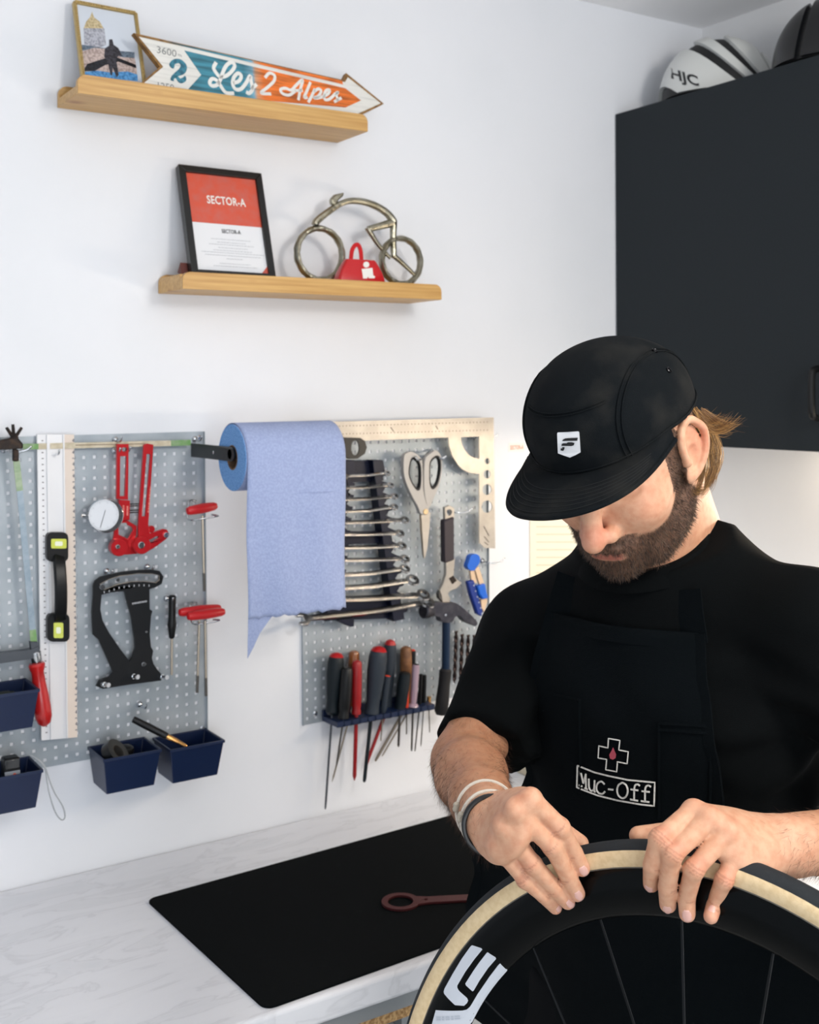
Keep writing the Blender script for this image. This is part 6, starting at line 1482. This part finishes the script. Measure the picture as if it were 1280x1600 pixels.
# ------------------------------------------------------------------ shirt
WCEN = MIDS*np.array([1, 1, 0])-FACE*.015
def torso_fn(grow):
    zs_ = np.array([0.86, 1.0, 1.12, 1.25, 1.36, 1.43, 1.475, 1.52, 1.56])+(MIDS[2]-1.44)
    hw_ = np.array([.150, .140, .136, .140, .158, .172, .160, .11, .075])+grow; hd_ = np.array([.115, .112, .112, .116, .122, .116, .10, .08, .068])+grow; of = np.array([.0, .005, .010, .012, .005, -.005, -.012, -.012, -.005])
    def fn(P):
        q = P-WCEN; s_ = q@LAT; t_ = q@FACE; z = P[..., 2]; w = np.interp(z, zs_, hw_); w = np.where(s_ > 0, w+.045*np.clip((MIDS[2]-z)/.12, 0, 1)*np.clip((z-1.20)/.06, 0, 1), w); d = np.interp(z, zs_, hd_); o = np.interp(z, zs_, of)
        t2 = t_-o; r = (np.abs(s_/w)**2.4+np.abs(t2/d)**2.4)**(1/2.4); e = (r-1)*np.minimum(w, d)
        return np.maximum(e, np.maximum(z-zs_[-1], zs_[0]-z))
    return fn
slo = np.minimum(np.minimum(SR, SL), np.minimum(ER, EL))-.16; shi = np.maximum(np.maximum(SR, SL), np.maximum(ER, EL))+.16; slo[2] = .80; shi[2] = MIDS[2]+.16
sf = Field(slo, shi, .0042)
sf.op(torso_fn(0), slo, shi, .02)
SEND_R = ER+(SR-ER)*.14+RT*.006; SEND_L = EL+(SL-EL)*.03
for S, E, X in ((SR, ER, SEND_R), (SL, EL, SEND_L)):
    inn = S+(C7-S)*.25; sf.cone(C7-np.array([0, 0, .060]), S-np.array([0, 0, .004]), .058, .058, .05)
    sf.cone(S-np.array([0, 0, .008]), X, .062, .055, .03)
    ax = unit(E-S); c = X
    if S is SR: ax = unit(ax+RT*.16)
    def cut(P, c=c, ax=ax, S=S): return np.where(((P-c)@ax < .09) & (np.linalg.norm(P-c-((P-c)@ax)[..., None]*ax, axis=-1) < .12), -((P-c)@ax), .2)
    sf.op(cut, c-.13, c+.13, .003, 'sub')
# folds
def folds(P):
    q = P-WCEN; s_ = q@LAT; t_ = q@FACE; z = P[..., 2]
    return .0032*np.sin(z*46+s_*30+2*np.sin(s_*22))+.0026*np.sin(z*75-s_*48+t_*35)+.0018*np.sin(z*130+t_*90+s_*60)
sl, P = sf._box(slo, shi); sf.a[sl] += folds(P).astype(np.float32)*np.clip((MIDS[2]+.05-P[..., 2])/.08, 0, 1)
# neck opening: the shirt closes round the neck and is cut along the collar line
CCN = NB+FACE*.012+np.array([0, 0, .006]); CN = unit(ZU*.93+FACE*.36); CX1 = unit(LAT-CN*np.dot(LAT, CN)); CX2 = unit(np.cross(CN, CX1)); CX2 = CX2 if np.dot(CX2, FACE) > 0 else -CX2
RCX, RCY = .066, .070
def ccut(P):
    q = P-CCN; h_ = q@CN; x = q@CX1; y = q@CX2; rr = np.sqrt((x/RCX)**2+(y/RCY)**2)
    above = np.where(rr < 2.1, -h_, .1); hole = np.maximum((rr-1)*RCX, -h_-.05); return np.minimum(above, hole)
sf.cone(CCN-CN*.07, CCN+CN*.004, .088, .070, .05)
sf.op(ccut, CCN-.17, CCN+.17, .003, 'sub')
Vs, Fs = sf.mesh(2)
m_shirt = mat('black_cotton', (3, 5, 6), .92, bump=(1200, .35, .001), spec=.10)
shirt = mesh_obj('tshirt', Vs, Fs, m_shirt, person); shirt['label'] = 'black short sleeved T-shirt'
sbv = BVHTree.FromPolygons([tuple(v) for v in Vs.astype(float)], [tuple(int(i) for i in f) for f in Fs])
# ribbed collar
rg = []
for q in np.linspace(0, 2*math.pi, 60, endpoint=False):
    o_ = CX1*RCX*math.cos(q)+CX2*RCY*math.sin(q); d = unit(o_); p = CCN+o_
    rg.append([p+d*.0165-CN*.0150, p+d*.0120-CN*.0065, p+d*.0050+CN*.0018, p-d*.0005+CN*.0042, p-d*.0030+CN*.0030, p-d*.0012-CN*.0040, p+d*.006-CN*.018])
build(MB().rings(rg, loop=True), 'collar', m_shirt, shirt, smooth=70)

# ------------------------------------------------------------------ trousers and shoes (below the frame)
hip = WCEN+np.array([0, 0, .90]); tf = Field(hip-np.array([.32, .32, .90]), hip+np.array([.32, .32, .14]), .009)
tf.op(lambda P: np.maximum((np.abs(((P-hip)@LAT)/.175)**2.3+np.abs(((P-hip)@FACE)/.125)**2.3)**(1/2.3)*.125-.125, np.abs(P[..., 2]-.93)-.09), hip-.25, hip+.25, .02)
for s in (1, -1):
    h0 = hip+LAT*s*.09; kn = WCEN+LAT*s*.11+FACE*.015+np.array([0, 0, .50]); an = WCEN+LAT*s*.12-FACE*.01+np.array([0, 0, .06])
    tf.cone(h0, kn, .095, .072, .03); tf.cone(kn, an, .070, .055, .02)
Vt, Ft = tf.mesh(2); mesh_obj('trousers', Vt, Ft, mat('dark_denim', (8, 10, 13), .95, spec=.1), person)
for s in (1, -1):
    an = WCEN+LAT*s*.12-FACE*.01; rg = []
    for f, w, h_ in ((-.085, .02, .03), (-.07, .035, .06), (-.03, .040, .085), (.03, .042, .075), (.09, .047, .05), (.14, .045, .04), (.17, .03, .028), (.18, .012, .015)):
        rg.append([an+FACE*f+LAT*w*math.cos(q)+np.array([0, 0, .002+h_*.5+h_*.5*math.sin(q)]) for q in np.linspace(0, 2*math.pi, 14, endpoint=False)])
    build(MB().rings(rg), 'shoe', mat('shoe_black', (20, 20, 22), .6), person)

# ------------------------------------------------------------------ apron: cloth lying on the shirt front
m_apron = mat('black_canvas', (2, 6, 9), .95, noise=(420, (6, 11, 14), .5, .8), bump=(1500, .5, .001), spec=.10)
_tf = Field(slo, shi, .0055); _tf.op(torso_fn(.004), slo, shi, .02); _sl, _P = _tf._box(slo, shi); _tf.a[_sl] += folds(_P).astype(np.float32)*.6; _Vt, _Ft = _tf.mesh(1)
tbv = BVHTree.FromPolygons([tuple(v) for v in _Vt.astype(float)], [tuple(int(i) for i in f) for f in _Ft])
def front(s_, z, lift, span=.5):
    o = WCEN+LAT*s_+FACE*span; o[2] = z; hit = tbv.ray_cast(Vector(o), Vector(-FACE)) if z < MIDS[2]-.02 else sbv.ray_cast(Vector(o), Vector(-FACE))
    if abs(s_) < .05 and z < MIDS[2]-.02:
        h2 = sbv.ray_cast(Vector(o), Vector(-FACE))
        if h2[0] is not None and (hit[0] is None or h2[3] < hit[3]): hit = h2
    if hit[0] is None: return None
    n = np.array(hit[1]); n = n if np.dot(n, FACE) > 0 else -n
    return np.array(hit[0])+FACE*lift*.6+n*lift*.4
_front0 = front
def front(s_, z, lift, span=.5):
    lim = .122
    if abs(s_) <= lim or z > ZB-.02: return _front0(s_, z, lift, span)
    p = _front0(math.copysign(lim, s_), z, lift, span); e_ = abs(s_)-lim
    return None if p is None else p+LAT*math.copysign(e_, s_)-FACE*e_*.25
def apron_half(z):
    # half widths (his right, his left) of the bib
    zt = ZB; f = (zt-z)
    r = np.interp(f, [0, .03, .10, .2, .26, .34, .5], [.098, .104, .122, .134, .17, .25, .27]); return r
ZB = float(pw(1010, 1003, 1.20)[2])
def grid_front(zs_, ss, lift, wobble=True):
    G = []
    for z in zs_:
        row = []
        for g in ss:
            s_ = g*apron_half(z); p = front(s_, z, lift)
            if p is None: p = front(s_*.93, z, lift)
            row.append(p)
        G.append(row)
    # smooth depth
    for _ in range(6):
        H = [[np.array(c) for c in r] for r in G]
        for i in range(1, len(G)-1):
            for j in range(1, len(G[0])-1):
                av = (H[i-1][j]+H[i+1][j]+H[i][j-1]+H[i][j+1])/4; dd = np.dot(av-H[i][j], FACE); G[i][j] = H[i][j]+FACE*max(dd*.6, -.0015)
    return G
zz_ = np.linspace(ZB, .90, 64); gg = np.linspace(-1, 1, 49)
G = grid_front(zz_, gg, .007)
ap = build(MB().rings(G, caps=False, closed_ring=False), 'apron', m_apron, person, smooth=80, label='black canvas bib apron')
so = ap.modifiers.new('thickness', 'SOLIDIFY'); so.thickness = .002; so.offset = 0
av_ = [tuple(p) for r in G for p in r]; nc = len(gg); af = [(i*nc+j, i*nc+j+1, (i+1)*nc+j+1, (i+1)*nc+j) for i in range(len(zz_)-1) for j in range(nc-1)]
abv = BVHTree.FromPolygons(av_, af)
def hem(pts, w=.014, th=.0022): return MB().strap(pts, w, th, [FACE*.8+ZU*.2]*len(pts))
build(hem([p+FACE*.0016-ZU*.008 for p in G[0]], .018), 'top_hem', m_apron, ap, smooth=80)
for j in (1, -2): build(hem([G[i][j]+FACE*.0018 for i in range(len(G))], .012), 'side_hem', m_apron, ap, smooth=80)
# neck straps over the shoulders
for s, j in ((-1, 3), (1, -4)):
    p0_ = G[0][j]; tgt = C7+LAT*s*.075; sp = []
    for f in np.linspace(0, 1, 18):
        s0 = np.dot(p0_-WCEN, LAT)+(np.dot(tgt-WCEN, LAT)-np.dot(p0_-WCEN, LAT))*f; z = p0_[2]-.012+(MIDS[2]+.075-p0_[2])*f; p = front(s0, z, .004)
        if p is not None: sp.append(p)
    nn_ = [FACE]*len(sp)
    if len(sp) > 3: build(MB().strap(sp, .034, .002, nn_), 'neck_strap', m_apron, ap, smooth=80)
def on_apron(u, v, lift):
    r = unit(ray(u, v)); h_ = abv.ray_cast(Vector(CAM), Vector(r))
    if h_[0] is None: return None
    return np.array(h_[0])-r*lift
def on_apron_strap(px, w, th, m, name, lift=.0022, parent=None, mbx=None):
    P_ = [on_apron(u, v, lift) for u, v in px]; P_ = [p for p in P_ if p is not None]; mbx = mbx or MB()
    if len(P_) > 1: mbx.strap(P_, w, th, [-unit(ray(*px[0]))]*len(P_))
    return mbx
def dens(pts, n=8):
    out = []
    for a, b in zip(pts[:-1], pts[1:]): out += [(a[0]+(b[0]-a[0])*k/n, a[1]+(b[1]-a[1])*k/n) for k in range(n)]
    return out+[pts[-1]]
z8 = Zm(890, 1140, 8.533)
m_print = mat('apron_print_white', (206, 204, 198), .7, noise=(500, (170, 168, 162), .5, .7))
sc_ = .00062/8.533*1.0
mb = MB()
cross = [(520, 118), (672, 145), (658, 272), (784, 296), (768, 455), (640, 430), (630, 562), (484, 535), (496, 398), (382, 378), (392, 218), (512, 244), (520, 118)]
on_apron_strap(dens(z8(cross), 5), 18*sc_, .0006, m_print, '', mbx=mb); build(mb, 'cross_outline', m_print, ap, smooth=0, label='white outlined cross print')
mb = MB(); box_ = [(106, 480), (330, 570), (520, 618), (780, 672), (1138, 706), (1128, 1018), (960, 1000), (640, 945), (380, 880), (200, 812), (98, 770), (106, 480)]
on_apron_strap(dens(z8(box_), 6), 24*sc_, .0006, m_print, '', mbx=mb); build(mb, 'print_border', m_print, ap, smooth=0)
glyph = {'M': [[(140, 556), (150, 745)], [(124, 740), (172, 758)], [(150, 560), (185, 720)], [(185, 720), (220, 590)], [(216, 595), (222, 790)], [(200, 780), (245, 798)]],
         'u': [[(258, 655), (262, 770), (290, 815), (322, 800), (335, 760)], [(335, 675), (332, 815), (350, 830)]],
         'c': [[(468, 730), (425, 692), (375, 720), (360, 790), (390, 845), (440, 855), (475, 825)]],
         '-': [[(515, 795), (585, 803)]],
         'O': [[(706, 706), (655, 740), (636, 810), (655, 880), (706, 915), (755, 890), (778, 815), (755, 740), (706, 706)]],
         'f': [[(940, 750), (905, 730), (868, 765), (862, 940)], [(815, 796), (918, 812)], [(808, 930), (915, 950)]],
         'F': [[(1088, 765), (1050, 745), (1012, 785), (1006, 965)], [(962, 820), (1072, 832)], [(952, 952), (1066, 968)]]}
mb = MB()
for g in glyph.values():
    for l in g: on_apron_strap([tuple(p) for p in smooth_path([np.array(q) for q in z8(l)], 5)] if len(l) > 2 else dens(z8(l), 3), 26*sc_, .0006, m_print, '', mbx=mb)
build(mb, 'print_lettering', m_print, ap, smooth=0, label='white typewriter lettering Muc-Off')
drop = z8([(582, 235), (600, 280), (622, 330), (615, 380), (578, 402), (540, 385), (530, 335), (560, 285)])
dp_ = [on_apron(u, v, .0018) for u, v in drop]
if all(p is not None for p in dp_): build(MB().prism(dp_, -unit(ray(958, 1180))*.0006), 'drop', mat('print_pink', (176, 72, 88), .6), ap, smooth=0, label='pink drop inside the cross')
for px in ([(1030, 1130), (1112, 1135), (1110, 1262)], [(1030, 1130), (1030, 1280)], [(1030, 1140), (1112, 1146)], [(866, 1085), (906, 1094), (908, 1240)]):
    mb = on_apron_strap(dens(px, 10), .0030, .0016, m_apron, '', .0018)
    if mb.v: build(mb, 'pocket_seam', m_apron, ap, smooth=0)

# ------------------------------------------------------------------ cap
m_cap = mat('black_cap_cotton', (12, 16, 19), .95, noise=(24, (33, 33, 32), .45, .75), bump=(1300, .5, .001), spec=.12)
cy_, sy_ = math.cos(math.radians(5)), math.sin(math.radians(5)); cr_, sr_ = math.cos(math.radians(6)), math.sin(math.radians(6))
# cap sits turned a little to his right and dropped to that side
KF = unit(HF*cy_-HL*sy_); KL0 = unit(HL*cy_+HF*sy_); KL = unit(KL0*cr_+HU*sr_); KU = unit(HU*cr_-KL0*sr_)
def kp(f, l, u): return HC+KF*f+KL*l+KU*u
def rim_pt(th):   # th 0 = front, positive towards his left
    f = math.cos(th); l = math.sin(th)
    F_ = (.110*f-.002) if f > 0 else (.101*f-.002); L_ = .0845*l
    U_ = .036 if f > .3 else (.036+(-.006)*(0.3-f)/.3 if f > 0 else .030+.012*f+.0)
    return F_, L_, U_
def crown(th, s):
    F_, L_, U_ = rim_pt(th); e = s*math.pi/2; c = math.cos(e)**.82 if s < 1 else 0.0; top = .098+.016*math.cos(th)*0
    ff_ = F_*c; h_ = math.sin(e)**.92; 
    U = U_+h_*(.125-U_)+.10*ff_*h_*(1 if ff_ < 0 else .35); bul = 1+.045*math.sin(min(1, s*1.6)*math.pi)
    return kp(ff_*bul+.004*h_, L_*c*bul, U)
NT, NSs = 72, 26
rg = [[crown(2*math.pi*k/NT, s) for k in range(NT)] for s in np.linspace(0, .985, NSs)]
rg2 = [[p+(np.array(kp(0, 0, .05))-p)*.025 for p in r] for r in rg]
mb = MB().rings(rg2[::-1]+rg, caps=False); mb.f.append(tuple(len(mb.v)-NT+k for k in range(NT))[::-1])
cap = build(mb, 'cap', m_cap, person, smooth=60, label='faded black five panel cap with white badge')
def on_crown(th, s, lift=.0012):
    p = crown(th, s); q = p-kp(0, 0, .04); return p+unit(q)*lift
def seam(pts, name='seam', r=.0008): build(MB().tube(pts, r, 6), name, m_cap, cap)
def lane(Lc, lift=.0008):
    fr_, bk_ = [], []
    for q in np.linspace(0, .9, 40):
        c = math.cos(q*math.pi/2)**.82*(1+.045*math.sin(min(1, q*1.6)*math.pi)); x = abs(Lc)/(.0845*c)
        if x < .995:
            th = math.copysign(math.asin(x), Lc); fr_.append(on_crown(th, q, lift)); bk_.append(on_crown(math.copysign(math.pi, Lc)-th, q, lift))
    return fr_+bk_[::-1]
for Lc in (.056, .0595, -.056, -.0595): seam(lane(Lc))
for o_ in (0, .02): seam([on_crown(th, .44+o_, .0008) for th in np.linspace(-.72, .72, 26)])
for q in (0.0,): seam([on_crown(th, .02, .0010) for th in np.linspace(0, 2*math.pi, 60, endpoint=False)]+[on_crown(0, .02, .001)], 'sweatband_seam', .0010)
for th, s in ((1.72, .36), (1.98, .52), (-1.72, .36), (-1.98, .52)):
    p = on_crown(th, s, .0008); n = unit(p-kp(0, 0, .04)); a_, b_, c_ = frame(n)
    build(MB().rings([[p+(a_*math.cos(q)+b_*math.sin(q))*r+n*h_ for q in np.linspace(0, 2*math.pi, 14, endpoint=False)] for r, h_ in ((.0016, .0004), (.0024, .0012), (.0034, .0006), (.0034, -.001), (.0016, -.001))], loop=True), 'eyelet', mat('eyelet_black_metal', (30, 30, 32), .25, .8), cap)
# brim
def brim_pt(th, t_, side=0):
    F_, L_, U_ = rim_pt(th); x = math.cos(th); k_ = th/1.30
    ext = .070*(max(0, 1-abs(k_)**2.6))**.62
    f = F_+ext*t_; l = L_*(1+.10*t_*(1-abs(k_)**4)); u = U_-t_*.003*(ext/.070)-.014*(l/.0865)**2*t_+side
    return kp(f, l, u)
ths = np.linspace(-1.30, 1.30, 45); ts = np.linspace(0, 1, 14)
top_ = [[brim_pt(th, q, .0016) for th in ths] for q in ts]; bot_ = [[brim_pt(th, q, -.0020) for th in ths] for q in ts]
mb = MB().rings(top_+bot_[::-1], caps=False, closed_ring=False)
nR = len(ths); 
brim = build(mb, 'brim', m_cap, cap, smooth=60)
seam_edge = [brim_pt(th, 1.0, -.0002) for th in ths]
build(MB().tube(seam_edge, .0030, 8), 'brim_binding', m_cap, brim)
for q in (.92, .80, .70, .60, .50, .40): build(MB().tube([brim_pt(th, q, .0020) for th in ths[4:-4]], .00035, 5), 'stitching', mat('cap_thread', (14, 16, 18), .95), brim)
# badge
cbv = BVHTree.FromPolygons([tuple(p) for r in rg for p in r], [(i*NT+k, i*NT+(k+1) % NT, (i+1)*NT+(k+1) % NT, (i+1)*NT+k) for i in range(NSs-1) for k in range(NT)])
def on_cap(u, v, lift):
    r = unit(ray(u, v)); h_ = cbv.ray_cast(Vector(CAM), Vector(r)); return np.array(h_[0])-r*lift
z9 = Zm(860, 660, 18.286)
rr_ = -unit(ray(888, 694))
bd_ = [on_cap(u, v, .0018) for u, v in z9([(195, 320), (215, 285), (500, 275), (800, 255), (828, 280), (850, 560), (868, 855), (720, 935), (560, 1008), (380, 945), (218, 885), (205, 600)])]
badge = build(MB().prism(bd_, rr_*-.0012), 'badge', mat('badge_white', (228, 228, 230), .6), cap, smooth=0, label='white shield badge with black wing mark')
mb = MB()
for poly in ([(340, 535), (360, 500), (420, 462), (500, 452), (785, 440), (770, 525), (560, 528)], [(318, 672), (330, 620), (370, 600), (470, 600), (500, 572), (620, 572), (692, 590), (670, 655), (600, 678), (400, 672)], [(290, 800), (300, 740), (340, 745), (345, 705), (412, 712), (400, 770), (372, 815)]):
    mb.prism([on_cap(u, v, .0021) for u, v in z9(poly)], rr_*-.0004)
build(mb, 'badge_mark', mat('badge_black', (16, 17, 19), .6), badge, smooth=0)

# ------------------------------------------------------------------ bracelets on his right wrist
axw = unit(HAND_R['wrist']-ER); wr0 = HAND_R['wrist']; nb = HAND_R['back']
m_cordw = mat('white_cord', (206, 198, 186), .7, bump=(700, .5, .002)); m_band = mat('black_band', (16, 17, 19), .45)
def bracelet(name, label, tt, rad, m, tilt=.0, grow=.0025):
    d = wr0-ER; c = ER+d*tt; rA = float(np.interp(tt, [.68, 1.0, 1.2], [.031, .0265, .025]))
    nx = unit(axw+UP*tilt); hx = unit(np.cross(nx, FW)); hy = unit(np.cross(hx, nx)); hy = hy if np.dot(hy, CAM-c) > 0 else -hy; R = rA+grow
    pts = [c+hx*R*math.cos(q)+hy*R*math.sin(q) for q in np.linspace(0, 2*math.pi, 40, endpoint=False)]
    o = build(MB().tube(pts, rad, 8, closed=True), name, m, person, label=label)
    return o, c, hx, hy, R
o, c, hx, hy, R = bracelet('cord_bracelet', 'white cord bracelet with slider knot', .87, .0019, m_cordw, .25, .0016)
def knot(o, c, hx, hy, R, q):
    q = min(np.linspace(0, 2*math.pi, 90), key=lambda a: float(np.dot(hx*math.cos(a)+hy*math.sin(a), RT*.95-UP*.15)))
    p = c+hx*R*math.cos(q)+hy*R*math.sin(q); tdir = unit(-hx*math.sin(q)+hy*math.cos(q)); mbk_ = MB()
    mbk_.lathe(p-tdir*.005, tdir, [(0, .002), (.001, .0036), (.003, .0042), (.005, .0036), (.007, .0042), (.009, .0034), (.010, .002)], 12); build(mbk_, 'slider_knot', mat('knot_cord', (176, 166, 150), .8), o)
knot(o, c, hx, hy, R, 0)
o, c, hx, hy, R = bracelet('cord_bracelet', 'white cord bracelet nearer the hand', 1.0, .0019, m_cordw, .15, .0018); knot(o, c, hx, hy, R, 0)
bracelet('band_bracelet', 'thin black band bracelet', 1.06, .0026, m_band, .15, .001)
